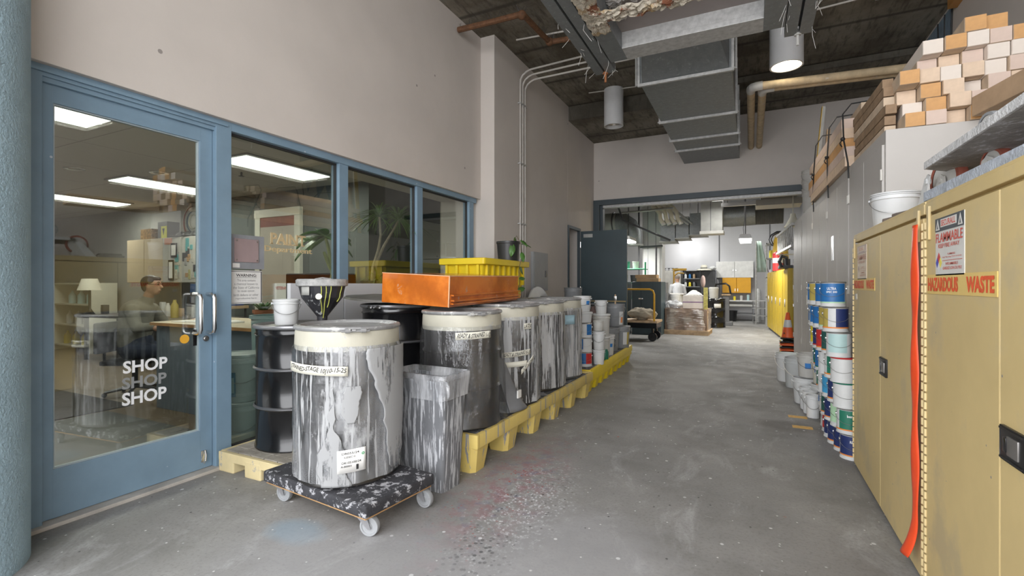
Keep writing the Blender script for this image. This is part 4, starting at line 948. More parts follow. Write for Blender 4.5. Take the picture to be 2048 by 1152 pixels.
# each column from the floor up: (segs, stripe, text, base, short look, textcol)
Wt = wht_ink
cols = [
 [([(-1.4, 1.3, cnavy)], corange, ['REGAL'], 'navy can with white base'), ([(-0.9, 1.4, cgreen)], corange, ['ben'], 'green ben can'), ([], None, None, 'plain white can with green rim'),
  ([], None, None, 'plain white can with red rim'), ([(-1.0, 0.6, cteal)], None, None, 'white can with a pale teal smear'), ([(-1.5, -0.75, cgold), (-0.1, 1.3, cnavy)], corange, None, 'white can with gold and navy label'), ([(-1.5, 1.2, cblue)], cmint, ['ULTRA', 'SPEC 500'], 'blue can lettered SPEC 500')],
 [([(-1.4, 1.3, cnavy)], corange, ['AURA'], 'navy can'), ([(-1.3, 0.4, cmint)], None, None, 'white can with mint label'), ([(-1.4, 1.2, cnavy)], corange, ['SEAL'], 'deep navy can'),
  ([(-0.9, 1.3, cgreen)], corange, None, 'green-labelled can'), ([(-1.4, 1.3, cdgreen)], corange, ['ben'], 'dark green ben can'), ([(-1.5, 0.8, cgold)], cmint, None, 'gold-labelled can'), ([(-1.5, -0.2, cblue)], None, ['500'], 'blue and white can')],
 [([(-1.4, 1.3, cnavy)], corange, ['REGAL'], 'navy can lettered REGAL'), ([(-1.4, 1.2, cnavy)], corange, ['REGAL'], 'second navy can'), ([(-1.3, 0.6, clb)], None, None, 'sky blue and white can'),
  ([], None, None, 'plain white can'), ([(-1.4, -0.4, cred), (-0.4, 1.2, cdgreen)], corange, None, 'red and green can'), ([(-1.4, 1.3, cblue)], None, ['SPEC'], 'blue can'), ([(-1.5, -0.5, cgold), (-0.5, 1.0, cnavy)], None, None, 'gold and navy can')],
 [([(-1.3, 1.2, cnavy)], None, None, 'navy can'), ([(-1.3, 1.2, cdgreen)], corange, ['ben'], 'dark green can'), ([(-1.2, 0.2, cwhite)], None, None, 'white can'),
  ([(-1.3, 0.9, cblue)], cgreen, None, 'blue can with green stripe'), ([(-1.3, 1.0, cnavy)], cred, None, 'navy can with red stripe'), ([(-1.3, 1.1, cblue)], None, ['SPEC'], 'blue can'), ([(-1.3, 0.0, cblue)], None, None, 'half-blue can')],
 [([(-1.3, 1.2, cred)], None, None, 'red-labelled can'), ([(-1.3, 0.5, cwhite)], None, None, 'white can'), ([(-1.3, 0.8, cgreen)], corange, None, 'green can'),
  ([(-1.3, 0.9, cgreen)], corange, None, 'tall green can'), ([(-1.3, 0.9, cyel)], None, None, 'yellow-labelled can'), ([(-1.3, 1.1, cblue)], None, None, 'blue can')],
 [([], None, None, 'white can'), ([(-1.3, 0.8, cblue)], None, None, 'blue can'), ([], None, None, 'plain white can'), ([(-1.3, 0.2, cblue)], None, None, 'blue and white can'), ([(-1.3, 0.9, cblue)], None, None, 'bright blue can')],
]
CN = ['first', 'second', 'third', 'fourth', 'fifth', 'sixth']
rimc = {(0, 2): cgreen, (0, 3): cred}
rr = random.Random(11)
for i, (cx, cy) in enumerate(col_x):
    for j, (segs, stp, tx, look) in enumerate(cols[i]):
        can('%s, %s row of the %s can stack' % (look, ORD[j], CN[i]), cx+0.085-0.021*j+rr.uniform(-.004, .004)*min(j, 1), cy+rr.uniform(-.004, .004)*min(j, 1), j*(CH+0.002),
            segs, stripe=stp, text=tx, group='stacked paint cans', rimm=rimc.get((i, j)), a=facing(cx, cy)+rr.uniform(-.15, .15))
wht_g = whited
# buckets on the floor at the foot of the stacks and beyond
pail('p', 'x', 0, 0, -50, 0.1, 0.2, white) if False else None
bt = lambda a, z0, z1, w_: [(a, z0, z1, w_, bluetape)]
pail('plastic_bucket', 'large open white bucket with green paint at its rim, furthest of the floor buckets', 0.45, 7.52, 0, 0.150, 0.37, white, contents=cmint, group='buckets on the floor by the grey lockers')
pail('plastic_bucket', 'translucent grey-stained bucket just in front of the furthest floor bucket', 0.53, 7.10, 0, 0.150, 0.37, M('translucent_grey_bucket', (0.55, 0.57, 0.57), 0.4, var=0.1, vs=3), group='buckets on the floor by the grey lockers')
pail('plastic_bucket', 'upright white bucket carrying another taped bucket', 0.545, 6.20, 0, 0.13, 0.28, white, group='buckets on the floor by the grey lockers', hang=1)
pail('plastic_bucket', 'white bucket with blue tape stacked on a floor bucket, nearer the lockers', 0.575, 6.24, 0.282, 0.115, 0.26, whited, label_patch=bt(-0.1, 0.10, 0.16, 0.5), group='buckets on the floor by the grey lockers')
pail('plastic_bucket', 'white bucket with yellowed rim stacked beside the can wall', 0.68, 5.86, 0.282, 0.115, 0.26, M('cream_bucket', (0.68, 0.66, 0.56), 0.5, var=0.08), label_patch=bt(-0.8, 0.12, 0.18, 0.3), group='buckets on the floor by the grey lockers')
pail('plastic_bucket', 'white bucket under the yellow-rimmed bucket beside the can wall', 0.68, 5.86, 0, 0.12, 0.28, white, group='buckets on the floor by the grey lockers')
for k, (x, y, r_, h_) in enumerate(((0.52, 5.90, 0.065, 0.23), (0.53, 5.72, 0.062, 0.22), (0.545, 5.55, 0.062, 0.22))):
    pail('plastic_bucket', 'small narrow white bucket on the floor, %s of three in a row' % ('furthest', 'middle', 'nearest')[k], x, y, 0, r_, h_, white, group='buckets on the floor by the grey lockers')

# pails and cans on the far yellow pallet
P2 = 0.268
def pcan(label, x, y, z, segs, **k): return can(label, x, y, z, segs, group='cans on the far yellow pallet', **k)
pcan('white can with blue and red label, at the bottom beside the last drum', -1.90, 5.93, P2, [(-1.2, 0.2, cblue), (0.2, 1.3, cred)], r=0.095, h=0.18)
pcan('white can with blue pictured label, second from the bottom beside the last drum', -1.90, 5.93, P2+0.182, [(-1.2, -0.2, cblue)], r=0.095, h=0.18)
pcan('white can with blue edge label, third up beside the last drum', -1.90, 5.93, P2+0.364, [(0.3, 1.2, cblue)], r=0.095, h=0.18)
pail('plastic_bucket', 'plain white lidded pail under the blue-taped pail', -1.92, 5.96, P2+0.548, 0.105, 0.13, white, lid=white, handle=False, group='pails on the far yellow pallet')
pail('plastic_bucket', 'white pail with blue tape, topmost beside the last drum', -1.94, 5.96, P2+0.685, 0.108, 0.2, white, label_patch=bt(0.75, 0.09, 0.14, 0.5), group='pails on the far yellow pallet')
pail('plastic_bucket', 'slim white pail with tan band at the bottom of its stack', -1.77, 6.12, P2, 0.075, 0.19, white, handle=False, group='slim pails on the far yellow pallet')
pail('plastic_bucket', 'slim white pail in the middle of its stack', -1.77, 6.12, P2+0.19, 0.075, 0.24, white, group='slim pails on the far yellow pallet')
pail('plastic_bucket', 'slim white pail, topmost in the slim stack', -1.78, 6.13, P2+0.432, 0.065, 0.13, whited, handle=False, group='slim pails on the far yellow pallet')
pail('plastic_bucket', 'small white pail hanging its wire handle, high on the pallet stacks', -1.88, 6.62, P2+0.62, 0.08, 0.19, white, hang=0.6, group='pails on the far yellow pallet')
for k in range(2): pail('plastic_bucket', ('plain white pail at the bottom, behind the slim stack', 'plain white pail second up, behind the slim stack')[k], -1.88, 6.62, P2+k*0.31, 0.12, 0.308, whited, lid=white, handle=False, group='pails on the far yellow pallet')
pail('plastic_bucket', 'white pail with blue tape standing on the pallet edge', -1.70, 6.62, P2, 0.10, 0.25, white, label_patch=bt(0.55, 0.12, 0.17, 0.5), group='pails on the far yellow pallet') if False else None
pail('plastic_bucket', 'white pail with a small blue tape, low at the pallet edge under the navy can', -1.64+0.0, 6.56, P2, 0.10, 0.27, white, lid=white, label_patch=bt(0.75, 0.10, 0.15, 0.4), group='pails on the far yellow pallet', handle=False) if False else None
pail('plastic_bucket', 'white pail with a small blue tape, low at the pallet edge under the navy can', -1.93, 7.02, P2, 0.13, 0.29, white, lid=white, label_patch=bt(0.75, 0.12, 0.17, 0.35), group='pails on the far yellow pallet', handle=False)
pcan('white can with navy label standing on the taped pail', -1.98, 7.02, P2+0.297, [(-0.1, 1.2, cnavy)], stripe=corange, r=0.10, h=0.23)
o = MB().lathe([(0, 0), (0.045, 0), (0.05, 0.01), (0.05, 0.11), (0.04, 0.125), (0.04, 0.14), (0, 0.14)], seg=20).build('paint_jar', cgreen); o.location = (-1.80, 6.52, P2)
tag(o, 'small jar of green paint on the pallet edge', 'jar')
gp = M('grey_pail', (0.27, 0.28, 0.29), 0.45, var=0.12, vs=4, spots=((0.5, 0.5, 0.5), 12, 0.06))
def lp(*L_): return list(L_)
pail('pail', 'grey pail with black handwriting at the bottom, near end of the pallet group', -2.00, 7.50, P2, 0.148, 0.35, gp, lid=gp, handle=False, rim_ribs=3, label_patch=[(-0.75, 0.06, 0.26, 0.55, cwhite)], group='grey pails on the far pallet')
pail('pail', 'grey pail with a brown and white label, bottom right on the pallet', -1.92, 7.92, P2, 0.148, 0.35, gp, lid=gp, handle=False, rim_ribs=3, label_patch=[(0.5, 0.06, 0.26, 0.5, cwhite), (0.9, 0.06, 0.26, 0.3, cgold)], group='grey pails on the far pallet')
pail('pail', 'grey pail with a white and orange label on top at the pallet end', -1.98, 7.80, P2+0.358, 0.148, 0.36, gp, rim_ribs=3, label_patch=[(0.72, 0.03, 0.24, 0.55, cwhite), (0.80, 0.06, 0.15, 0.3, corange)], group='grey pails on the far pallet')
pail('pail', 'grey pail with a gold and red label, upper left of the grey pails', -2.27, 7.55, P2+0.358, 0.148, 0.36, gp, rim_ribs=3, label_patch=[(-0.1, 0.04, 0.25, 0.6, cgold), (-0.1, 0.17, 0.20, 0.5, cred)], group='grey pails on the far pallet')
pail('pail', 'grey pail at the bottom left, mostly hidden by white cans', -2.34, 7.48, P2, 0.148, 0.35, gp, lid=gp, handle=False, rim_ribs=3, group='grey pails on the far pallet')
# handwriting on the front grey pail
g0 = [o for o in bpy.data.objects if o.get('label', '').startswith('grey pail with black handwriting')][0]
m2 = cyl_map(0.140, 0.15, 0.20, -0.9); MB().text('MIST', m2, 0.09, 0.045, 0.0).build('handwriting', blk_ink, g0, smooth=False)
m2 = cyl_map(0.140, 0.10, 0.13, -0.9); MB().text('GREY', m2, 0.09, 0.045, 0.0).build('handwriting', blk_ink, g0, smooth=False)
t = thing('stir_brush', 'paint brush standing upright in the end grey pail', 'brush', (-1.98, 7.80, P2+0.37), 0)
MB().box(-0.012, 0.012, -0.006, 0.006, 0.0, 0.50, bev=0.003).build('handle', wood, t); MB().box(-0.02, 0.02, -0.008, 0.008, 0.4, 0.47, bev=0.003).build('ferrule', chrome, t)
t = thing('paint_jug', 'brown plastic jug between the white pails and the grey pails', 'jug', (-2.03, 6.85+0.45, P2+0.30), facing(-2.03, 6.85))
t.location = (-2.16, 7.15, P2)
b = MB(); loft(b, [rectloop(b, hx, hx*0.7, z, (0, 0), 0.02) for hx, z in ((0.09, 0), (0.095, 0.30), (0.09, 0.58), (0.04, 0.68), (0.035, 0.70))])
b.build('jug_body', M('brown_plastic', (0.12, 0.07, 0.06), 0.5, var=0.2), t); MB().tube([(0, 0.08, 0.5), (0, 0.12, 0.56), (0, 0.10, 0.66), (0, 0.03, 0.7)], 0.012, 8).build('grip', M('brown_plastic', (0, 0, 0)), t)
MB().cyl((0, 0, 0.70), (0, 0, 0.73), 0.028, seg=16).build('cap', black, t)
# grey pail stack against the wall, with a small labelled can
for k in range(3): pail('pail', 'grey pail by the left wall, %s of a nested stack' % ('bottom', 'middle', 'top')[k], -2.72, 7.85, P2+k*0.31, 0.15, 0.36, gp, rim_ribs=3, handle=False, group='grey pails by the left wall')
pail('plastic_bucket', 'white lidded bucket behind the last drum, carrying a small can', -2.55, 6.2, P2, 0.15, 0.36, whited, lid=white, handle=False, group='buckets behind the last drum')
pail('plastic_bucket', 'second white lidded bucket behind the last drum', -2.55, 6.2, P2+0.366, 0.15, 0.36, whited, lid=white, handle=False, group='buckets behind the last drum')
can('small can with blue and rust label on the buckets behind the last drum', -2.55, 6.2, P2+0.732, [(-0.9, 0.1, cblue), (0.1, 0.9, corange)], r=0.07, h=0.14)
pail('plastic_bucket', 'low white tub behind the last drum', -2.24, 6.44, P2+0.50, 0.13, 0.30, white, lid=white, handle=False, group='buckets behind the last drum')
pail('plastic_bucket', 'white bucket holding up the low white tub', -2.24, 6.44, P2, 0.14, 0.498, white, lid=white, handle=False, group='buckets behind the last drum')

# two pails and a bin inside the glass beside the frame
ip = M('pale_blue_pail', (0.52, 0.60, 0.60), 0.45, var=0.06)
pail('pail', 'pale pail on the floor inside the window beside the frame', -3.68, 2.52, 0, 0.150, 0.37, ip, lid=ip, handle=True, group='pale pails inside the window')
pail('pail', 'pale pail with a blue label stacked on another inside the window', -3.68, 2.52, 0.376, 0.150, 0.37, ip, lid=ip, handle=True, label_patch=[(-0.55, 0.05, 0.24, 0.6, M('faded_blue_label', (0.12, 0.25, 0.36), 0.5, var=0.2)), (-0.45, 0.08, 0.20, 0.25, cteal)], group='pale pails inside the window')
t = thing('pail', 'pale blue bin with a red flammable diamond inside the window', 'bin', (-3.80, 2.92, 0), facing(-3.8, 2.92))
MB().lathe([(0, 0), (0.16, 0), (0.185, 1.0), (0.20, 1.005), (0.20, 1.03), (0.18, 1.03), (0.15, 0.02), (0, 0.02)], seg=36).build('bin_body', M('pale_teal_bin', (0.36, 0.50, 0.52), 0.45, var=0.08), t)
m2 = cyl_map(0.187, -0.25, 0.78)
b = MB(); b.bm.faces.new([b.bm.verts.new(m2(u, v)) for u, v in ((0, 0.075), (0.05, 0), (0, -0.075), (-0.05, 0))]); b.build('diamond_placard', redp, t, solid=0.001)
MB().text('3', cyl_map(0.190, -0.25-0.03, 0.735), 0.012, 0.02, 0.01).box(0.1895, 0.190, -0.07, -0.03, 0.78, 0.785).build('print', wht_ink, t, smooth=False)

# ================================================================== RIGHT SIDE: YELLOW CABINETS
hz_m = M('orange_yellow_strip', (0.70, 0.50, 0.16), 0.5, var=0.05); hz_red = M('hazard_red', (0.72, 0.09, 0.02), 0.5, var=0.12, vs=30)
def yplane(x, y, z, mir=False):   # on the -X facing front; text reads along -Y
    return plane_map((x, y, z), (0, -1, 0), (0, 0, 1))
def flam_cabinet(label, y0, y1, seam, faded):
    t = thing('flammables_cabinet', label, 'cabinet', (0.67, (y0+y1)/2, 0), 0, 'yellow flammables cabinets')
    Y0 = y0-(y0+y1)/2; Y1 = y1-(y0+y1)/2; S = seam-(y0+y1)/2; Hh = 1.655
    b = MB().box(0.022, 0.86, Y0, Y1, 0.0, Hh-0.012, bev=0.006)
    b.box(-0.004, 0.05, Y0-0.0, Y1, Hh-0.055, Hh-0.012, bev=0.003)
    b.box(0.0, 0.86, Y0, Y1, Hh-0.012, Hh, bev=0.003)
    b.build('body', yellowc, t, smooth=False)
    for (a, c_) in ((Y0+0.012, S-0.003), (S+0.003, Y1-0.012)):
        d_ = MB().box(-0.004, 0.022, a, c_, 0.02, Hh-0.07, bev=0.004).build('door', yellowc, t, smooth=False)
    hb = MB()
    for yy, dd in ((Y1-0.010, 1), (Y0+0.010, -1)):
        for k in range(40): hb.cyl((-0.006, yy, 0.05+k*0.038), (-0.006, yy, 0.05+k*0.038+0.030), 0.006, seg=8)
    hb.build('piano_hinge', M('hinge_yellow', (0.66, 0.52, 0.27), 0.5), t)
    # roof clips
    for yy in (Y1-0.06, Y0+0.06):
        MB().box(-0.014, -0.004, yy-0.012, yy+0.012, Hh-0.17, Hh-0.03, bev=0.003).build('fusible_clip', yellowc, t, smooth=False)
    # recessed paddle handle
    hy = S-0.095; hd = MB().box(-0.012, -0.004, hy-0.075, hy+0.075, 0.79, 0.89, bev=0.008).box(-0.016, -0.006, hy-0.065, hy+0.065, 0.795, 0.80).box(-0.016, -0.006, hy-0.065, hy+0.065, 0.88, 0.885).build('handle', M('black_handle', (0.015, 0.015, 0.016), 0.35), t)
    MB().box(-0.0165, -0.010, hy-0.045, hy+0.02, 0.812, 0.868, bev=0.003).build('paddle', M('handle_steel', (0.28, 0.27, 0.26), 0.35, 0.7, var=0.2), hd)
    MB().box(-0.018, -0.014, hy+0.02, hy+0.04, 0.82, 0.86, bev=0.001).build('lock', black, hd)
    # placards on the far door
    sy = Y1-0.10
    o_ = 0.30
    sm = M('faded_sticker', (0.62, 0.53, 0.42), 0.5, var=0.08) if faded else M('grey_sticker', (0.62, 0.61, 0.57), 0.5, var=0.05)
    ry = sy-0.035 if not faded else sy-0.06
    hh = 0.24
    pl = MB().box(-0.0065, -0.004, ry-0.29, ry, 1.335, 1.56).build('placard', sm, t, smooth=False)
    dk = M('faded_print', (0.40, 0.30, 0.27), 0.5, var=0.05) if faded else M('dark_print', (0.05, 0.06, 0.07), 0.5)
    rd = M('faded_red_print', (0.55, 0.26, 0.17), 0.5) if faded else M('placard_red', (0.60, 0.09, 0.06), 0.5)
    x = -0.007
    MB().box(x-0.001, x, ry-0.29, ry, 1.508, 1.56).build('header', dk, pl, smooth=False)
    MB().box(x-0.0016, x-0.001, ry-0.225, ry-0.062, 1.522, 1.553).build('header', sm, pl, smooth=False)
    b = MB()
    for c_ in (0.03, 0.26): b.prism([(x-0.0016, ry-c_+0.022, 1.513), (x-0.0016, ry-c_-0.022, 1.513), (x-0.0016, ry-c_, 1.555)], (0.0005, 0, 0))
    b.build('header', sm, pl, smooth=False)
    b = MB(); b.prism([(x-0.002, ry-0.03+0.006, 1.518), (x-0.002, ry-0.03-0.006, 1.518), (x-0.002, ry-0.03, 1.538)], (0.0003, 0, 0)).prism([(x-0.002, ry-0.26+0.006, 1.518), (x-0.002, ry-0.26-0.006, 1.518), (x-0.002, ry-0.26, 1.538)], (0.0003, 0, 0))
    b.build('flame', dk, pl, smooth=False)
    b = MB().text('SECURALL', yplane(x-0.002, ry-0.068, 1.526), 0.148, 0.023, 0.02)
    b.text('FLAMMABLE', yplane(x-0.001, ry-0.008, 1.464), 0.272, 0.036, 0.015)
    b.text('KEEP FIRE AWAY', yplane(x-0.001, ry-0.035, 1.442), 0.215, 0.016, 0.01)
    b.text('INFLAMMABLE', yplane(x-0.001, ry-0.115, 1.374), 0.12, 0.010, 0.01).text('GARDEZ LOIN DU FEU', yplane(x-0.001, ry-0.085, 1.357), 0.185, 0.011, 0.01)
    b.text('FLAMMABLE', yplane(x-0.001, ry-0.135, 1.412), 0.075, 0.007, 0.01).text('keep fire away from contents', yplane(x-0.001, ry-0.08, 1.400), 0.19, 0.008, 0.0)
    b.box(x-0.001, x, ry-0.275, ry-0.08, 1.391, 1.3925)
    b.build('print', rd, pl, smooth=False)
    dcy, dcz = ry-0.04, 1.385
    for (dy, dz, mm_) in ((0, 0.02, cred), (0.017, 0, M('diamond_blue', (0.05, 0.06, 0.4), 0.5)), (-0.017, 0, M('diamond_yellow', (0.7, 0.6, 0.1), 0.5)), (0, -0.02, cwhite)):
        if faded and mm_ is not cred: continue
        q = MB(); q.prism([(x-0.001, dcy+dy+0.016, dcz+dz), (x-0.001, dcy+dy, dcz+dz+0.020), (x-0.001, dcy+dy-0.016, dcz+dz), (x-0.001, dcy+dy, dcz+dz-0.020)], (0.0008, 0, 0)); q.build('hazard_diamond', mm_ if not faded else dk, pl, smooth=False)
    hl = MB().box(-0.0065, -0.004, sy-0.575, sy+0.065, 1.262, 1.34).build('hazard_strip', hz_m, t, smooth=False)
    MB().text('HAZARDOUS', yplane(-0.008, sy+0.055, 1.273), 0.325, 0.055, 0.045).text('WASTE', yplane(-0.008, sy-0.345, 1.273), 0.215, 0.055, 0.045).build('lettering', hz_red, hl, smooth=False)
    if faded: MB().box(-0.0065, -0.004, sy-0.03, sy+0.03, 1.195, 1.235).build('small_label', M('pale_sticker', (0.55, 0.52, 0.45), 0.5, var=0.3, vs=60), t, smooth=False)
    return t
flam_cabinet('yellow flammables cabinet with a faded placard, between the paint cans and the red tape', 2.645, 4.235, 3.43, True)
flam_cabinet('near yellow flammables cabinet with the clear SECURALL placard and black handle', 1.06, 2.625, 1.94, False)
rt = M('red_plastic_tape', (0.75, 0.075, 0.02), 0.3, var=0.08, vs=12)
def tf(u, v):
    z = 1.56-v*1.46; flip = max(0, (v-0.88)/0.12)
    y = 2.742-u*0.085+0.004*math.sin(v*5)+flip*0.02
    return Vector((0.650-0.012*math.sin(u*PI)-0.035*flip*flip+0.003*math.sin(v*23+u*4), y, z))
tag(MB().grid(tf, 6, 70).build('red_tape', rt, solid=0.0015), 'long strip of red plastic tape hanging down the yellow cabinet edge', 'tape')

# grey tall cabinets (run drifts slightly towards the corridor)
lk = M('beige_grey_cabinet_paint', (0.50, 0.475, 0.445), 0.5, var=0.05, vs=1.5, spots=((0.36, 0.34, 0.32), 4, 0.04))
LH = 2.42; rzl = math.radians(1.68)
Lt = 5.74; nC = 5; Wc = Lt/nC
def tall_cabinet(k, label):
    y = 4.335+k*Wc; x = 0.874-(y-4.335)*math.tan(rzl)
    t = thing('tall_cabinet', label, 'cabinet', (x, y, 0), rzl, 'tall grey cabinets in a row')
    MB().box(0.0, 0.85, 0.0, Wc-0.004, 0, LH, bev=0.004).build('body', lk, t, smooth=False)
    h_ = (Wc-0.07)/2
    for s_ in (0, 1):
        d_ = MB().box(-0.016, 0.0, 0.03+s_*(h_+0.01), 0.03+s_*(h_+0.01)+h_, 0.09, LH-0.10, bev=0.003).build('door', lk, t, smooth=False)
        for z in (0.4, 1.25, 2.1):
            MB().cyl((-0.02, 0.028+s_*(2*h_+0.016), z-0.04), (-0.02, 0.028+s_*(2*h_+0.016), z+0.04), 0.008, seg=8).build('hinge', M('hinge_cream', (0.62, 0.60, 0.55), 0.5), d_)
    MB().box(-0.024, -0.016, Wc/2-0.05, Wc/2-0.02, 1.0, 1.14, bev=0.002).build('latch', M('hinge_cream', (0, 0, 0)), t, smooth=False)
    return t
for k, nm in enumerate(('nearest, showing its side', 'second', 'third', 'fourth', 'furthest')): 
    tc_ = tall_cabinet(k, 'tall grey metal cabinet, %s in the row beyond the yellow cabinets' % nm)
    if k == 1: MB().box(-0.02, -0.016, 0.75, 0.87, 1.56, 1.83, bev=0.002).build('card_holder', chrome, tc_, smooth=False)

# timber stack 1: square ends towards the camera
we = {'white': M('bleached_timber', (0.74, 0.66, 0.58), 0.65, var=0.07, vs=5), 'pale': M('pale_timber', (0.68, 0.52, 0.38), 0.65, var=0.10, vs=14), 'orange': M('orange_timber', (0.60, 0.33, 0.13), 0.6, var=0.14, vs=9), 'pinkish': M('pinkish_timber', (0.64, 0.50, 0.42), 0.65, var=0.08, vs=8)}
side_m = M('timber_side', (0.60, 0.47, 0.34), 0.7, var=0.2, vs=6)
rows = [ # bottom row first: tones left to right, x offset
 ('orange pinkish pale orange pale', 0.0), ('white orange pale pinkish orange pale', 0.01), ('pale orange pale white pinkish pale', -0.02), ('orange pale white pale white pinkish', -0.03),
 ('pinkish pale pinkish white white', 0.10), ('white orange white pinkish orange', 0.11), ('orange orange', 0.33)]
bw, bh = 0.118, 0.102
rr = random.Random(21)
for j, (tones, xo) in enumerate(rows):
    for i, tn in enumerate(tones.split()):
        y0 = 4.34+rr.uniform(-0.01, 0.05)+(rr.uniform(0.05, 0.16) if rr.random() < 0.25 else 0); ln = 1.05+rr.uniform(-.1, .1)
        t = thing('square_timber', '%s square timber end, %s from left in the %s row of the timber stack' % (tn, NTH[i], ORD[j] if j < 6 else 'top'), 'timber', (0.985+xo+i*bw+bw/2, y0, LH+0.002+j*bh), rr.uniform(-.02, .02), 'square timbers stacked on the grey cabinets')
        MB().box(-bw/2+0.002, bw/2-0.002, 0.004, ln, 0.001, bh-0.001, bev=0.003).build('timber_body', side_m if tn != 'white' else we['white'], t, smooth=False)
        MB().box(-bw/2+0.004, bw/2-0.004, 0, 0.0045, 0.003, bh-0.003).build('end_grain', we[tn], t, smooth=False)
# long planks racked on edge along the left side and further stack
for k in range(6):
    z = LH+0.003+k*0.075; y0 = 4.42+0.02*k+rr.uniform(0, .1); ln = 1.0
    o = MB().box(0, 0.07, 0, ln, 0, 0.068, bev=0.003).build('long_board', M('brown_board', (0.30, 0.20, 0.12), 0.75, var=0.3, vs=7) if k % 3 else side_m, smooth=False); o.location = (0.90, y0, z); o.rotation_euler = (0, 0, rzl)
    tag(o, 'long board on the corridor side of the timber stack, %s from the cabinet top' % ('lowest' if k == 0 else ORD[k]), 'board', 'long boards on the grey cabinets')
for j in range(8):
    for i in range(4):
        if j > 5 or (j > 4 and i in (0, 3)): continue
        tn = rr.choice(['white', 'pale', 'orange', 'pinkish']); ln = 2.2+rr.uniform(-.2, .2)
        o = MB().box(0, bw-0.006, 0, ln, 0.001, bh-0.002, bev=0.003).build('long_board', we[tn] if i == 0 else side_m, smooth=False)
        o.location = (0.80+i*bw+(0.02 if j > 4 else 0), 5.48+rr.uniform(0, .25), LH+j*bh+0.002); o.rotation_euler = (0, 0, rzl)
        tag(o, '%s board in the far timber stack, %s from left, %s row' % (tn, NTH[i], ORD[j]), 'board', 'boards in the far timber stack')
strapm = M('black_strap', (0.015, 0.015, 0.015), 0.6)
for (y, nm, zt, yb) in ((5.62, 'nearest', 0.62, -0.25), (6.35, 'middle', 0.72, 0.15), (7.3, 'furthest', 0.78, 0.35)):
    xl = 0.874-(y-4.335)*math.tan(rzl)
    t = thing('tie_down_strap', 'black tie-down cord over the timber on the grey cabinets, %s of three' % nm, 'strap', (xl, y, LH), 0, 'black tie-down cords')
    MB().tube([(-0.03, yb, -0.14), (-0.035, yb, 0.0), (-0.05, yb*0.5, zt*0.4), (-0.04, 0, zt*0.85), (0.03, 0, zt), (0.5, 0, zt+0.02), (0.9, 0, zt*0.7)], 0.007, 6).build('cord', strapm, t)
    b = MB(); c0 = Vector((-0.055, yb*0.45, zt*0.42)); b.ball(c0, 0.02).tube([c0, c0+Vector((-0.02, 0.03, -0.03)), c0+Vector((0.0, 0.05, -0.06)), c0+Vector((-0.01, 0.08, -0.03))], 0.005, 6); b.build('knot', strapm, t)
t = thing('spirit_level', 'yellow-edged plank leaning upright at the far end of the timber stack', 'plank', (0.79, 7.95, LH), 0)
o = MB().box(-0.02, 0.02, -0.05, 0.05, 0, 1.35, bev=0.004).build('plank_body', M('grey_plank', (0.42, 0.42, 0.40), 0.6), t, smooth=False); o.rotation_euler = (0.0, math.radians(5), 0)
o2 = MB().box(-0.024, -0.018, -0.052, 0.052, 0, 1.352, bev=0.002).box(-0.026, -0.02, -0.054, 0.054, 0.85, 0.90).build('yellow_edge', M('level_yellow', (0.70, 0.45, 0.05), 0.5), t, smooth=False); o2.rotation_euler = (0, math.radians(5), 0)
o = MB().box(-0.02, 0.02, -0.04, 0.04, 0, 1.0, bev=0.004).build('upright_board', wood, smooth=False); o.location = (0.88, 7.85, LH); o.rotation_euler = (0, math.radians(4), 0); tag(o, 'short brown board leaning beside the yellow-edged plank', 'board')
for k in range(3): pail('plastic_bucket', 'dirty white bucket on the far grey cabinets, %s of the nested stack' % ('bottom', 'middle', 'top')[k], 0.86, 8.75, LH+k*0.14, 0.15, 0.36, whited, group='nested buckets on the grey cabinets', handle=(k > 0))
pail('plastic_bucket', 'dirty white bucket beside the nested stack on the grey cabinets', 1.05, 8.35, LH, 0.15, 0.36, whited, group='buckets on the grey cabinets')
# pale bin on the yellow cabinet
CT = 1.657
pail('plastic_bucket', 'white bucket with two rim bands standing on the far yellow cabinet', 0.865, 4.03, CT, 0.132, 0.25, white, rim_ribs=2)
# slabs: dirty board + dollies
o = MB().box(-0.14, 0.18, -0.14, 0.14, 0, 0.03, bev=0.01).box(-0.10, 0.14, -0.11, 0.12, 0.03, 0.055, bev=0.01).build('grimy_board', M('grimy_wood', (0.22, 0.18, 0.15), 0.8, var=0.35, vs=9)); o.location = (0.86, 3.42, CT); o.rotation_euler = (0, 0, 0.25)
tag(o, 'grimy brown board lying on the yellow cabinets beside the white bucket', 'board')
cakm = M('paint_caked_board', (0.36, 0.34, 0.32), 0.7, var=0.25, vs=10, worn=((0.62, 0.62, 0.64), 10, 0.56), patches=[((0.15, 0.13, 0.12), 5, 0.66)], bump=0.5, bs=50)
edgm = M('paint_caked_edge', (0.42, 0.46, 0.52), 0.6, var=0.25, vs=20, bump=0.8, bs=60)
t = thing('upturned_dolly', 'paint-caked dolly lying wheels up on the near yellow cabinet', 'dolly', (1.02, 2.28, CT+0.015), math.radians(1.5))
MB().box(-0.30, 0.38, -0.62, 0.52, 0, 0.045, bev=0.01).build('deck', cakm, t, smooth=False)
MB().box(-0.306, -0.296, -0.62, 0.52, 0.002, 0.045, bev=0.003).build('caked_edge', edgm, t, smooth=False)
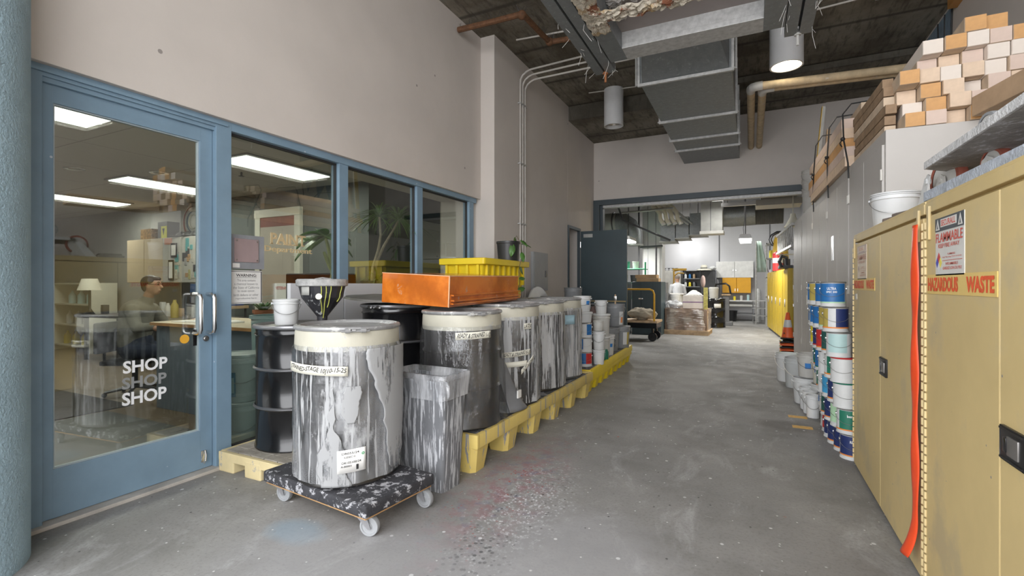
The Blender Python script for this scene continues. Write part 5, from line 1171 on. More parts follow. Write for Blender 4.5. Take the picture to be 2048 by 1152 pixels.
def upcaster(parent, x, y, z, r, an, red=True):
    Mx = Matrix.Translation((x, y, z)) @ Matrix.Rotation(an, 4, 'Z')
    b = MB()
    for s_ in (-1, 1):
        b.prism([Mx @ Vector(p) for p in ((-0.06, s_*0.03, 0), (0.06, s_*0.03, 0), (0.03, s_*0.03, r+0.04), (0.0, s_*0.03, r+0.055), (-0.03, s_*0.03, r+0.04))], Mx.to_3x3() @ Vector((0, s_*0.004, 0)))
    b.cyl(Mx @ Vector((0, -0.04, r+0.025)), Mx @ Vector((0, 0.04, r+0.025)), 0.012, seg=10)
    c = b.build('caster', whited, parent, smooth=False)
    W = Mx @ Matrix.Translation((0, 0, r+0.025)) @ Matrix.Rotation(PI/2, 4, 'X')
    MB().lathe([(0, -0.02), (r*0.82, -0.016), (r*0.82, 0.016), (0, 0.02)], seg=30, Mx=W).build('hub', whited, c)
    MB().lathe([(r*0.8, -0.02), (r*0.97, -0.02), (r, -0.01), (r, 0.01), (r*0.97, 0.02), (r*0.8, 0.02)], seg=36, Mx=W).build('tyre', M('red_brown_tyre', (0.30, 0.09, 0.06), 0.5, var=0.2) if red else whm, c)
for (x, y, an) in ((-0.10, 0.40, PI/2+0.25), (-0.10, -0.45, PI/2), (0.3, 0.40, PI/2), (0.3, -0.45, PI/2)): upcaster(t, x, y, 0.045, 0.062, an)
upcaster(t, -0.13, 0.80, 0.0, 0.115, PI/2+0.2)
MB().prism([(-0.215, 0.86, -0.02), (-0.215, 0.98, -0.02), (-0.215, 0.83, 0.155), (-0.215, 0.79, 0.175), (-0.215, 0.76, 0.16)], (0.006, 0, 0)).cyl((-0.222, 0.80, 0.14), (-0.20, 0.80, 0.14), 0.016, seg=8).build('caster_fork', white, t, smooth=False)
t = thing('caked_platform', 'large paint-caked platform board resting on the upturned dolly wheels', 'platform', (1.17, 2.48, CT+0.195), 0)
pp = [(-0.42, 0.48), (-0.18, 0.70), (0.42, 0.85), (0.42, -0.95), (-0.41, -0.95)]
MB().prism([(x, y, 0) for x, y in pp], (0, 0, 0.032)).build('deck', cakm, t, smooth=False)
MB().box(-0.426, -0.414, -0.95, 0.48, -0.001, 0.034, bev=0.003).build('caked_edge', M('white_caked_edge', (0.62, 0.62, 0.62), 0.7, var=0.25, vs=20, bump=1, bs=60), t, smooth=False)
upcaster(t, -0.22, 0.36, 0.034, 0.075, PI/2+0.15, False)
t = thing('timber_chock', 'brown wood block propped between the platform and the timber', 'timber', (1.50, 3.75, 2.425), math.radians(12))
o = MB().box(-0.06, 0.30, -0.5, 0.55, 0, 0.13, bev=0.006).build('block', M('brown_timber', (0.42, 0.29, 0.18), 0.7, var=0.15, vs=6), t, smooth=False)
# mural on right wall: pale blue drip shapes
mur = M('mural_blue', (0.22, 0.30, 0.38), 0.7, var=0.35, vs=3)
t = thing('wall_mural', 'pale blue cloth-like drip painting high on the right wall', 'mural', (2.165, 8.35, 3.3)); t.scale = (1, 0.62, 1)
def mpoly(pts, m_, nm, dx=0.0):
    b = MB(); b.prism([(-0.003-dx, y, z) for y, z in pts], (0.003, 0, 0)); b.build(nm, m_, t, smooth=False)
mpoly([(-1.3, 1.35), (-1.15, 0.5), (-0.9, 0.1), (-0.6, 0.55), (-0.45, 0.0), (-0.1, 0.35), (0.2, -0.2), (0.6, 0.1), (0.9, 1.35)], mur, 'drapery')
MB().tube([(-0.004, -0.95, 1.35), (-0.004, -0.9, 0.85), (-0.004, -0.75, 0.6), (-0.004, -0.6, 0.85), (-0.004, -0.55, 1.35)], 0.012, 6).tube([(-0.004, -1.32, 1.35), (-0.004, -1.2, 0.5), (-0.004, -1.1, 0.0)], 0.01, 6).tube([(-0.004, 0.0, 1.1), (-0.004, 0.15, 0.6), (-0.004, 0.4, 0.5), (-0.004, 0.6, 0.9)], 0.01, 6).build('outline', blk_ink, t)
tag(MB().box(2.08, 2.17, 4.5, 7.4, 4.55, 4.66).build('wood_batten', M('orange_batten', (0.45, 0.22, 0.06), 0.6)), 'orange-brown wooden batten along the top of the right wall', 'batten')

# floor marks
for k, (y, x) in enumerate(((5.48, 0.43), (5.10, 0.44))):
    tag(MB().box(x-0.10, x+0.06, y-0.03, y+0.06, 0.0, 0.0015).build('floor_mark', M('orange_floor_paint', (0.62, 0.36, 0.07), 0.6, var=0.2, vs=30)), 'short orange-yellow painted dash on the floor, the %s one' % ('further', 'nearer')[k], 'floor mark', 'orange floor dashes')

# ================================================================== PEOPLE
def capsule(b, p0, p1, r0, r1, n=6):
    p0 = Vector(p0); p1 = Vector(p1)
    pts = [p0.lerp(p1, i/n) for i in range(n+1)]; rr_ = [r0+(r1-r0)*i/n for i in range(n+1)]
    b.tube(pts, rr_, 12); b.ball(p0, r0, u=12, v=8); b.ball(p1, r1, u=12, v=8)
def remesh(o, vox=0.008, it=6):
    m = o.modifiers.new('fuse', 'REMESH'); m.mode = 'VOXEL'; m.voxel_size = vox; m.use_smooth_shade = True
    s_ = o.modifiers.new('soften', 'SMOOTH'); s_.iterations = it; s_.factor = 0.5
    return o
skin = M('skin', (0.48, 0.27, 0.18), 0.5, var=0.06, vs=20); hairm = M('dark_hair', (0.035, 0.022, 0.015), 0.5, var=0.3, vs=60); jeans = M('dark_blue_jeans', (0.02, 0.03, 0.06), 0.8, var=0.15, vs=20)
def hand(b, wr, d, side, up, k=1.0):
    wr = Vector(wr); d = Vector(d).normalized(); s_ = Vector(side).normalized(); u_ = Vector(up).normalized()
    b.ball(wr+d*0.045*k, 0.042*k, 0.042*k, 0.018*k)
    for i, (off, ln) in enumerate(((-0.028, 0.062), (-0.010, 0.072), (0.010, 0.068), (0.027, 0.052))):
        a = wr+d*0.075*k+s_*off*k; m_ = a+d*ln*0.55*k-u_*0.008; e = m_+d*ln*0.40*k-u_*0.022
        b.tube([wr+d*0.05*k+s_*off*0.8*k, a, m_, e], [0.010*k, 0.0092*k, 0.0086*k, 0.0075*k], 8)
    a = wr+d*0.02*k-s_*0.03*k
    b.tube([a, a-s_*0.022*k+d*0.025*k-u_*0.006, a-s_*0.028*k+d*0.055*k-u_*0.014], [0.012*k, 0.011*k, 0.009*k], 8)
def head(b, c, f, k=1.0):
    """c centre, f facing unit vector (horizontal)"""
    an = math.atan2(f[1], f[0]); R = Matrix.Rotation(an, 4, 'Z'); c = Vector(c)
    g = lambda x, y, z: c+(R @ Vector((x*k, y*k, z*k)))
    b.ball(c, 0.096*k, 0.076*k, 0.110*k, Mx=None)
    b.ball(g(0.0, 0, 0.012), 0.098*k, 0.078*k, 0.100*k, Mx=R)
    b.ball(g(0.032, 0, -0.062), 0.052*k, 0.05*k, 0.05*k, Mx=R)
    b.tube([g(0.088, 0, 0.025), g(0.103, 0, -0.005), g(0.115, 0, -0.028)], [0.010*k, 0.012*k, 0.014*k], 8)      # nose
    b.tube([g(0.088, -0.022, -0.055), g(0.096, 0, -0.055), g(0.088, 0.022, -0.055)], 0.007*k, 8)                   # lips
    for s_ in (-1, 1): b.ball(g(-0.005, s_*0.078, -0.005), 0.018*k, 0.008*k, 0.030*k, Mx=R)
    return g
def face_bits(g, par, k=1.0):
    for s_ in (-1, 1):
        MB().ball(g(0.086, s_*0.031, 0.018), 0.011*k).build('eye', blk_ink, par)
        MB().tube([g(0.092, s_*0.016, 0.042), g(0.092, s_*0.032, 0.047), g(0.083, s_*0.047, 0.041)], 0.004*k, 6).build('eyebrow', hairm, par)
# seated worker behind the door glass
t = thing('person', 'person in grey-green sweater and glasses seated at the desk, seen through the glass door', 'person', (-6.48, 3.21, 0), math.radians(33))
f0 = (1, 0, 0)
b = MB(); g = head(b, (0.10, 0.0, 1.285), f0)
capsule(b, (0.04, 0, 1.10), (0.08, 0, 1.22), 0.058, 0.052)
capsule(b, (-0.12, 0, 0.60), (-0.07, 0, 1.0), 0.11, 0.11)
for s_ in (-1, 1):
    capsule(b, (0.30, s_*0.27, 0.80), (0.50, s_*0.14, 0.86), 0.036, 0.027); hand(b, (0.50, s_*0.14, 0.86), (1, -s_*0.2, 0), (0, 1, 0), (0, 0, 1))
    capsule(b, (0.42, s_*0.13, 0.10), (0.44, s_*0.13, 0.45), 0.04, 0.055)
body = remesh(b.build('body', skin, t))
face_bits(g, t)
b = MB(); b.ball(g(-0.022, 0, 0.04), 0.100, 0.087, 0.090).ball(g(-0.045, 0, 0.0), 0.07, 0.078, 0.085).ball(g(0.03, 0, 0.082), 0.065, 0.06, 0.032)
remesh(b.build('hair', hairm, t), 0.007, 4)
MB().tube([g(0.0, 0.084, 0.02), g(0.085, 0.058, 0.02), g(0.1, 0.03, 0.035), g(0.1, 0.01, 0.02), g(0.105, 0, 0.022), g(0.1, -0.01, 0.02), g(0.1, -0.03, 0.035), g(0.085, -0.058, 0.02), g(0.0, -0.084, 0.02)], 0.0028, 6).build('glasses', blk_ink, t)
b = MB()
capsule(b, (-0.10, 0, 0.62), (-0.07, 0, 0.95), 0.165, 0.175); b.ball((-0.03, 0, 1.0), 0.14, 0.215, 0.12); b.ball((-0.06, 0, 0.8), 0.15, 0.19, 0.2)
capsule(b, (0.0, 0, 1.05), (0.05, 0, 1.12), 0.10, 0.068)
for s_ in (-1, 1): capsule(b, (-0.01, s_*0.19, 1.0), (0.10, s_*0.28, 0.80), 0.078, 0.058); capsule(b, (0.10, s_*0.28, 0.80), (0.38, s_*0.22, 0.83), 0.058, 0.042)
remesh(b.build('sweater', M('grey_green_knit', (0.19, 0.185, 0.155), 0.9, var=0.12, vs=30, bump=0.3, bs=120), t), 0.012, 8)
b = MB(); capsule(b, (-0.10, 0, 0.55), (-0.05, 0, 0.60), 0.16, 0.16)
for s_ in (-1, 1): capsule(b, (-0.06, s_*0.10, 0.53), (0.40, s_*0.13, 0.52), 0.095, 0.072); capsule(b, (0.40, s_*0.13, 0.50), (0.42, s_*0.13, 0.13), 0.072, 0.052)
remesh(b.build('trousers', jeans, t), 0.012, 6)
for s_ in (-1, 1): b = MB(); capsule(b, (0.40, s_*0.13, 0.055), (0.55, s_*0.14, 0.045), 0.05, 0.038); remesh(b.build('shoe', black, t), 0.01, 4)
t = thing('office_chair', 'black office chair under the seated person', 'chair', (-6.55, 3.16, 0), math.radians(33))
fab = M('black_fabric', (0.02, 0.02, 0.022), 0.85, var=0.2)
MB().box(-0.24, 0.24, -0.24, 0.24, 0.37, 0.43, bev=0.03).build('seat', fab, t); MB().box(-0.32, -0.27, -0.21, 0.21, 0.50, 0.86, bev=0.025).build('backrest', fab, t)
b = MB().cyl((0, 0, 0.08), (0, 0, 0.37), 0.03).tube([(-0.1, 0, 0.36), (-0.33, 0, 0.38), (-0.34, 0, 0.6)], 0.018, 8)
for k in range(5): b.tube([(0, 0, 0.1), (0.28*math.cos(k*2*PI/5), 0.28*math.sin(k*2*PI/5), 0.055)], [0.025, 0.015], 8).ball((0.28*math.cos(k*2*PI/5), 0.28*math.sin(k*2*PI/5), 0.028), 0.027)
b.build('base', steel_dark, t)

# ================================================================== PAINT OFFICE INTERIOR
OZ = 2.75
tile = M('office_floor', (0.20, 0.155, 0.105), 0.45, var=0.12, vs=2.5)
struct(MB().box(-14, -3.5, -0.6, 8.1, -0.1, 0.0).build('floor', tile, smooth=False))
ow = M('office_wall_grey', (0.30, 0.30, 0.29), 0.75, var=0.05)
ogr = M('office_wall_dark_green', (0.085, 0.10, 0.095), 0.7, var=0.12, vs=2)
struct(MB().box(-8.4, -4.77, 5.15, 5.3, 0, OZ).box(-4.92, -4.77, 5.3, 7.8, 0, OZ).build('wall_office_back', ogr, smooth=False))
struct(MB().box(-14, -8.4, 5.15, 5.3, 0, OZ).build('wall_office_back', ow, smooth=False))
struct(MB().box(-14.15, -14, -0.6, 5.3, 0, OZ).build('wall_office_left', ow, smooth=False))
struct(MB().box(-14, -3.5, -0.75, -0.6, 0, OZ).build('wall_office_front', ow, smooth=False))
struct(MB().box(-4.92, -3.5, 7.8, 7.95, 0, OZ).box(-4.0, -3.95, 5.77, 7.8, 0, OZ).build('wall_office_right', M('office_beige', (0.42, 0.40, 0.34), 0.7, var=0.05), smooth=False))
ct = bpy.data.materials.new('ceiling_tiles'); ct.use_nodes = True
N = ct.node_tree.nodes; L = ct.node_tree.links; bk = N.new('ShaderNodeTexBrick'); tcx = N.new('ShaderNodeTexCoord')
bk.offset = 0; bk.inputs['Scale'].default_value = 1; bk.inputs['Brick Width'].default_value = 1.2; bk.inputs['Row Height'].default_value = 1.2; bk.inputs['Mortar Size'].default_value = 0.008
bk.inputs['Color1'].default_value = (0.52, 0.50, 0.43, 1); bk.inputs['Color2'].default_value = (0.50, 0.48, 0.42, 1); bk.inputs['Mortar'].default_value = (0.32, 0.31, 0.27, 1)
mpx = N.new('ShaderNodeMapping'); mpx.inputs['Location'].default_value = (0.1, -0.05, 0); L.new(tcx.outputs['Object'], mpx.inputs[0]); L.new(mpx.outputs[0], bk.inputs['Vector'])
L.new(bk.outputs['Color'], N['Principled BSDF'].inputs['Base Color']); N['Principled BSDF'].inputs['Roughness'].default_value = 0.9
struct(MB().box(-14.15, -3.95, -0.75, 7.95, OZ, OZ+0.12).box(-3.95, -3.5, -0.75, 5.77, OZ-0.2, OZ+0.12).build('ceiling', ct, smooth=False))
struct(MB().box(-4.0, -3.45, -0.75, 1.08, 0, CZ).build('wall_front_left', wallm, smooth=False))
struct(MB().box(-3.95, -3.5, 5.72, 5.77, 0, OZ).build('wall_office_jamb', wallm, smooth=False))
lampm = M('fluorescent_diffuser', (1, 1, 1), 0.5, var=0, emit=((0.98, 1.0, 0.95), 2.4))
warm = (1.0, 0.96, 0.86)
for (x, y, nm) in ((-5.25, 4.08, 'over the second window pane'), (-7.65, 4.08, 'middle of the office ceiling, showing in the door glass'), (-10.15, 4.12, 'deep in the office, furthest from the glass'), (-5.15, 1.63, 'nearest the glass door, top left')):
    t = thing('ceiling_fixture', 'lit fluorescent ceiling panel, %s' % nm, 'ceiling light', (x, y, OZ-0.02), 0, 'office fluorescent panels')
    MB().box(-0.30, 0.30, -0.62, 0.62, 0.0, 0.02, bev=0.003).build('frame', M('fixture_frame', (0.25, 0.25, 0.23), 0.5), t, smooth=False)
    MB().box(-0.25, 0.25, -0.59, 0.59, -0.012, 0.0, bev=0.004).build('diffuser', lampm, t, smooth=False)
    MB().box(-0.02, 0.02, -0.59, 0.59, -0.016, -0.012).build('divider', M('soft_rib', (0.8, 0.8, 0.78), 0.5, emit=((1, 1, 0.95), 1.6)), t, smooth=False)
    area('office_lamp', (x, y, OZ-0.06), 0.5, 1.18, 28, (0, 0, 0), warm)
for (x, y, nm) in ((-7.6, 3.0, 'left'), (-6.9, 3.6, 'right')):
    o = MB().lathe([(0.06, 0.0), (0.09, -0.004), (0.105, -0.006), (0.11, 0.0), (0.06, 0.02)], seg=28).build('downlight_ring', chrome); o.location = (x, y, OZ-0.001)
    tag(o, 'small round recessed light ring in the office ceiling, the %s one' % nm, 'ceiling light', 'recessed rings in the office ceiling')
for (x, y, nm) in ((-5.9, 4.05, 'right'), (-7.7, 3.2+1.6, 'left')):
    o = MB().cyl((0, 0, 0), (0, 0, -0.05), 0.012).cyl((0, 0, -0.05), (0, 0, -0.055), 0.035, seg=12).build('sprinkler', steel_dark); o.location = (x, y, OZ)
    tag(o, 'small dark sprinkler head on the office ceiling, the %s one' % nm, 'sprinkler', 'office sprinklers')
# white framed door in the dark wall
d = struct(MB().box(-7.09, -6.97, 5.09, 5.15, 0, 2.47, bev=0.004).box(-6.19, -6.07, 5.09, 5.15, 0, 2.47, bev=0.004).box(-7.095, -6.065, 5.084, 5.146, 2.35, 2.475, bev=0.004).build('door_3', M('cream_door_frame', (0.62, 0.61, 0.52), 0.5, var=0.05), smooth=False))
MB().box(-6.97, -6.19, 5.10, 5.14, 0.01, 2.2).build('door_leaf', M('beige_door_leaf', (0.42, 0.38, 0.32), 0.5, var=0.05), d, smooth=False)
MB().box(-6.97, -6.19, 5.10, 5.14, 2.2, 2.35).build('transom', M('dark_red', (0.22, 0.05, 0.03), 0.6), d, smooth=False)
for z in (0.4, 1.5, 2.0): MB().cyl((-6.955, 5.09, z-0.05), (-6.955, 5.09, z+0.05), 0.015, seg=8).build('hinge', steel_dark, d)
MB().box(-6.62, -6.30, 5.09, 5.10, 1.05, 1.32).build('notice', paper, d, smooth=False)
MB().text('VETERAN', plane_map((-6.60, 5.088, 1.22), (1, 0, 0), (0, 0, 1)), 0.26, 0.05, 0.02).build('print', redp, d, smooth=False)
# hallway frame through the last pane
struct(MB().box(-4.765, -4.72, 6.2, 6.32, 0, 2.3, bev=0.003).box(-4.765, -4.72, 7.3, 7.42, 0, 2.3, bev=0.003).box(-4.765, -4.72, 6.2, 7.42, 2.2, 2.32, bev=0.003).box(-4.765, -4.75, 6.32, 7.3, 0, 2.2).build('door_4', bpy.data.materials['cream_door_frame'], smooth=False))
# counter
t = thing('service_counter', 'blue-grey counter with worn wooden top inside the door', 'counter', (-4.96, 3.3, 0))
MB().box(-0.68, 0.9, -0.38, 0.38, 0, 0.87, bev=0.004).build('cabinet', M('blue_grey_counter', (0.17, 0.21, 0.26), 0.5, var=0.06), t, smooth=False)
MB().box(-0.72, 0.94, -0.42, 0.42, 0.87, 0.905, bev=0.004).build('worktop', M('cream_laminate', (0.60, 0.52, 0.38), 0.5, var=0.1), t, smooth=False)
MB().box(-0.722, 0.942, -0.424, -0.42, 0.872, 0.902).build('wood_edge', M('worn_wood_edge', (0.42, 0.22, 0.09), 0.6, var=0.4, vs=4), t, smooth=False)
for k in range(4):
    o = MB().box(-0.14, 0.14, -0.10, 0.10, 0, 0.006+0.003*k).build('papers', paper, smooth=False); o.location = (-5.35+k*0.17, 3.1+0.03*k, 0.906); o.rotation_euler = (0, 0, 0.3-0.2*k)
    tag(o, 'loose paper pile on the office counter, %s from its left end' % NTH[k], 'papers', 'papers on the office counter')
t = thing('terracotta_pot', 'small terracotta pot on the counter behind the WARNING sign', 'pot', (-4.22, 3.12, 0.906))
MB().lathe([(0, 0), (0.06, 0), (0.085, 0.12), (0.095, 0.12), (0.095, 0.15), (0.085, 0.15), (0.08, 0.12), (0, 0.12)], seg=24).build('pot_body', M('terracotta', (0.45, 0.17, 0.09), 0.7), t)
b = MB()
for k in range(9):
    a = k*0.7; leaf(b, (0.02*math.cos(a), 0.02*math.sin(a), 0.12), (math.cos(a)*0.5, math.sin(a)*0.5, 1), (-math.cos(a), -math.sin(a), 0.6), 0.14, 0.05, 0.3)
b.build('leaves', lf, t, solid=0.001)
# dark floor mat
tag(MB().box(-8.2, -5.95, 2.1, 2.85, 0.0, 0.012, bev=0.004).build('floor_mat', M('dark_ribbed_mat', (0.055, 0.05, 0.045), 0.9, var=0.3, vs=40)), 'dark ribbed floor mat on the office floor behind the door', 'mat')
tag(MB().box(-5.9, -3.6, 1.3, 2.6, 0.0, 0.008).build('floor_mat', M('grey_vinyl_floor', (0.12, 0.125, 0.12), 0.5, var=0.1)), 'smooth grey floor covering just inside the glass door', 'mat')
# wall cabinets with stickers
beige = M('beige_cabinet', (0.55, 0.45, 0.32), 0.5, var=0.05); palec = M('pale_cabinet', (0.50, 0.49, 0.45), 0.5, var=0.05)
cabs_ = []
for (x0, x1, m_, nm) in ((-10.05, -9.5, beige, 'plain beige wall cabinet, leftmost above the seated person'), (-9.5, -8.94, beige, 'plain beige wall cabinet, second from left above the seated person'), (-8.94, -8.42, palec, 'wall cabinet hung with two black-framed pictures'), (-8.42, -7.9, palec, 'wall cabinet covered in stickers and skateboard-shaped decals')):
    t = thing('wall_cabinet', nm, 'cabinet', ((x0+x1)/2, 4.72, 1.33), 0, 'office wall cabinets')
    w_ = (x1-x0)/2
    MB().box(-w_+0.002, w_-0.002, 0.02, 0.42, 0, 0.76, bev=0.003).build('carcass', m_, t, smooth=False); MB().box(-w_+0.008, w_-0.008, 0, 0.019, 0.006, 0.754, bev=0.003).build('door', m_, t, smooth=False)
    cabs_.append(t)
t = cabs_[2]
for (x, z, w_, h_) in ((0.0, 0.42, 0.17, 0.24), (-0.07, 0.04, 0.15, 0.34)):
    MB().box(x, x+w_, -0.015, -0.002, z, z+h_, bev=0.003).build('picture_frame', black, t, smooth=False); MB().box(x+0.025, x+w_-0.025, -0.017, -0.015, z+0.035, z+h_-0.035).build('picture', paper, t, smooth=False)
MB().box(-0.20, 0.02, -0.003, 0, 0.64, 0.75).build('sticker', M('orange_pink_sticker', (0.60, 0.28, 0.2), 0.5), t, smooth=False)
rr = random.Random(4)
for k in range(26):
    tt = cabs_[3] if k < 19 else cabs_[2]; x = rr.uniform(-0.22, 0.16) if k < 19 else rr.uniform(0.10, 0.2); z = rr.uniform(0.03, 0.62)
    c_ = rr.choice([(0.1, 0.35, 0.36), (0.5, 0.48, 0.42), (0.06, 0.06, 0.07), (0.45, 0.28, 0.15), (0.3, 0.3, 0.3), (0.42, 0.4, 0.2), (0.1, 0.12, 0.3)])
    MB().box(x, x+rr.uniform(0.05, 0.1), -0.0035-k*0.0002, 0, z, z+rr.uniform(0.06, 0.16)).build('sticker', M('sticker_%d' % (int(c_[0]*100)), c_, 0.5, var=0.35, vs=40), tt, smooth=False)
def simple(nm, mb, mat, loc, label, cat, group=None, rz=0, smooth=True):
    o = mb.build(nm, mat, smooth=smooth); o.location = loc; o.rotation_euler = (0, 0, rz); return tag(o, label, cat, group)
t = thing('cardboard_box', 'yellow-fronted black box on top of the office wall cabinets', 'box', (-9.0, 4.85, 2.092)); MB().box(-0.14, 0.14, -0.1, 0.1, 0, 0.28, bev=0.004).build('box_body', dkgrey, t, smooth=False); MB().box(-0.02, 0.13, -0.11, -0.1, 0.0, 0.2).build('yellow_card', M('acid_yellow', (0.62, 0.60, 0.03), 0.5), t, smooth=False)
MB().prism([(0.02, -0.112, 0.16), (0.09, -0.112, 0.16), (0.055, -0.112, 0.04)], (0, -0.001, 0)).build('mark', blk_ink, t, smooth=False)
simple('patterned_box', MB().box(-0.17, 0.17, -0.1, 0.1, 0, 0.18, bev=0.004), M('patterned_card', (0.30, 0.18, 0.08), 0.5, var=0.8, vs=30), (-9.5, 4.85, 2.092), 'brown patterned box on the office wall cabinets, left of the black box', 'box', smooth=False)
for k in range(4): simple('baseball_cap', MB().ball((0, 0, 0.0), 0.1, 0.09, 0.09).box(0.05, 0.18, -0.07, 0.07, 0.0, 0.012, bev=0.004), dkgrey, (-8.6+k*0.2, 4.84, 2.10), 'dark cap on the office wall cabinets, %s from left' % NTH[k], 'cap', 'caps on the office wall cabinets', rz=-1.2+k*0.4)
t = thing('round_picture', 'round arch-patterned picture leaning on the office back wall', 'picture', (-8.75, 5.1, 2.10))
for r_, m_ in ((0.32, whited), (0.27, M('arc_red', (0.35, 0.12, 0.1), 0.6)), (0.22, whited), (0.18, M('arc_blue', (0.1, 0.16, 0.24), 0.6)), (0.12, tapem)):
    MB().lathe([(0, -0.02-0.003*(0.32-r_)*30), (r_, -0.02-0.003*(0.32-r_)*30), (r_, 0.0)], seg=32, Mx=Matrix.Translation((0, 0, 0.30)) @ Matrix.Rotation(-PI/2, 4, 'X') @ Matrix.Scale(-1, 4, (0, 0, 1))).build('ring', m_, t)
# workbench under the cabinets and clutter
t = thing('workbench', 'long office workbench under the wall cabinets', 'workbench', (-8.9, 4.55, 0))
MB().box(-1.5, 1.6, -0.35, 0.55, 0.74, 0.78, bev=0.004).build('worktop', M('dark_worktop', (0.10, 0.085, 0.07), 0.5), t, smooth=False)
for x in (-1.45, -0.4, 0.6, 1.52): MB().box(x, x+0.05, -0.33, -0.28, 0, 0.74).build('leg', steel_dark, t, smooth=False)
MB().box(-1.5, 1.6, 0.50, 0.55, 0.3, 0.74).build('back_panel', dkgrey, t, smooth=False)
rr = random.Random(8)
for k in range(12):
    c_ = rr.choice([cwhite, dkgrey, wood, whited, cgold, cdgreen, steel_dark]); h_ = rr.uniform(0.08, 0.3); r_ = rr.uniform(0.03, 0.07)
    x = -10.2+k*0.235
    if k % 2: mb = MB().lathe([(0, 0), (r_, 0), (r_, h_*0.7), (r_*0.5, h_*0.85), (r_*0.45, h_), (0, h_)], seg=16); nm, lb = 'bottle', 'bottle'
    else: mb = MB().box(-r_, r_, -r_, r_, 0, h_, bev=0.006).box(-r_*0.9, r_*0.9, -r_-0.002, -r_, h_*0.2, h_*0.7); nm, lb = 'small_box', 'box'
    simple(nm, mb, c_, (x, 4.55+rr.uniform(-.15, .15), 0.781), 'small %s among the clutter on the office workbench, %s' % (lb, ('left of the person', 'behind the person', 'right of the person')[k//4]), lb, 'clutter on the office workbench')
t = thing('storage_tub', 'blue plastic tub on a stool right of the seated person', 'tub', (-6.25, 4.1, 0)); 
b = MB(); loft(b, [rectloop(b, hx, hx*0.7, z, (0, 0), 0.03) for hx, z in ((0.17, 1.02), (0.20, 1.26), (0.22, 1.26), (0.22, 1.29))]); b.build('tub_body', M('blue_tub', (0.06, 0.10, 0.28), 0.4, var=0.1), t)
MB().box(-0.2, 0.2, -0.16, 0.16, 0.98, 1.019, bev=0.005).build('shelf', wood, t, smooth=False)
for sx in (-1, 1):
    for sy in (-1, 1): MB().cyl((sx*0.17, sy*0.13, 0), (sx*0.17, sy*0.13, 0.98), 0.013, seg=8).build('leg', steel_dark, t)
# shelf unit at the left of the office with bottles
t = thing('shelf_unit', 'cream open shelf unit deep in the office, left of the workbench', 'shelf', (-11.6, 4.8, 0)); cream = bpy.data.materials['cream_door_frame']
for z in (0.1, 0.5, 0.9, 1.3): MB().box(-0.9, 0.5, -0.2, 0.25, z, z+0.025).build('shelf', cream, t, smooth=False)
for x in (-0.9, 0.48): MB().box(x, x+0.025, -0.2, 0.25, 0, 1.33).build('upright', cream, t, smooth=False)
for k in range(9):
    z = (0.126, 0.526, 0.926)[k % 3]; r_ = 0.06
    simple('bottle', MB().lathe([(0, 0), (r_, 0), (r_, 0.16), (0.02, 0.22), (0.018, 0.25), (0, 0.25)], seg=16), (cyel, cwhite, cteal)[k % 3], (-12.3+(k//3)*0.35+0.1*(k % 3), 4.75, z), 'bottle on the cream office shelf, %s from left on the %s shelf' % (NTH[k//3], ('bottom', 'middle', 'upper')[k % 3]), 'bottle', 'bottles on the cream office shelf')
t = thing('table_lamp', 'small cream-shaded lamp on the office workbench left of the person', 'lamp', (-10.35, 4.3, 0.781)); MB().lathe([(0, 0), (0.08, 0), (0.06, 0.03), (0.02, 0.1), (0.02, 0.42), (0, 0.42)], seg=16).build('base', black, t); MB().lathe([(0.17, 0.42), (0.11, 0.62), (0.105, 0.62), (0.165, 0.42)], seg=24).build('lamp_shade', tapem, t)
# plants by the glass
t = thing('credenza', 'low white cabinet inside the glass carrying the plants', 'cabinet', (-3.73, 4.25, 0)); MB().box(-0.2, 0.2, -0.95, 0.95, 0, 1.2, bev=0.005).build('carcass', M('white_board', (0, 0, 0)), t, smooth=False)
for k in range(3): MB().box(0.2, 0.215, -0.93+k*0.625, -0.93+k*0.625+0.61, 0.03, 1.17, bev=0.003).build('door', bpy.data.materials['white_board'], t, smooth=False)
bark = M('pale_bark', (0.36, 0.30, 0.22), 0.8, var=0.25, vs=25, bump=0.5)
t = thing('dracaena_plant', 'spiky dragon tree with two pale stems behind the third window pane', 'potted plant', (-3.75, 4.10, 1.20))
MB().lathe([(0, 0), (0.10, 0), (0.13, 0.14), (0.12, 0.14), (0.11, 0.11), (0, 0.11)], seg=28).build('pot', dkgrey, t)
S1 = [(0, 0, 0.1), (0.0, 0.02, 0.3), (0.0, 0.10, 0.48), (0, 0.14, 0.66), (0, 0.12, 0.86)]; S2 = [(0, 0.01, 0.12), (0.02, 0.05, 0.35), (0.0, 0.2, 0.55), (0, 0.34, 0.72), (0, 0.45, 0.86)]
MB().tube(S1, [0.02, 0.018, 0.016, 0.013, 0.011], 10).tube(S2, [0.02, 0.017, 0.015, 0.012, 0.010], 10).build('stem', bark, t)
gl = M('narrow_green_leaf', (0.10, 0.20, 0.04), 0.5, var=0.35, vs=10); rr = random.Random(6)
def tuft(c, n_, ln, nm='leaves'):
    b = MB()
    for k in range(n_):
        a = rr.uniform(0, 2*PI); el = rr.uniform(-0.1, 1.3); l_ = ln*rr.uniform(0.75, 1.1); d_ = Vector((math.cos(a)*math.cos(el), math.sin(a)*math.cos(el), math.sin(el))); sd = d_.cross(Vector((0, 0, 1))).normalized()
        def f(u, v, d_=d_, sd=sd, l_=l_): return Vector(c)+d_*l_*u+sd*(v-0.5)*0.020*(math.sin(PI*min(1, u*0.9+0.1)))+Vector((0, 0, -0.55*l_*u*u))
        b.grid(f, 7, 1)
    return b.build(nm, gl, t, solid=0.0008)
tuft(S1[-1], 60, 0.36); tuft(S2[-1], 75, 0.40); tuft((0.02, 0.06, 0.16), 30, 0.28)
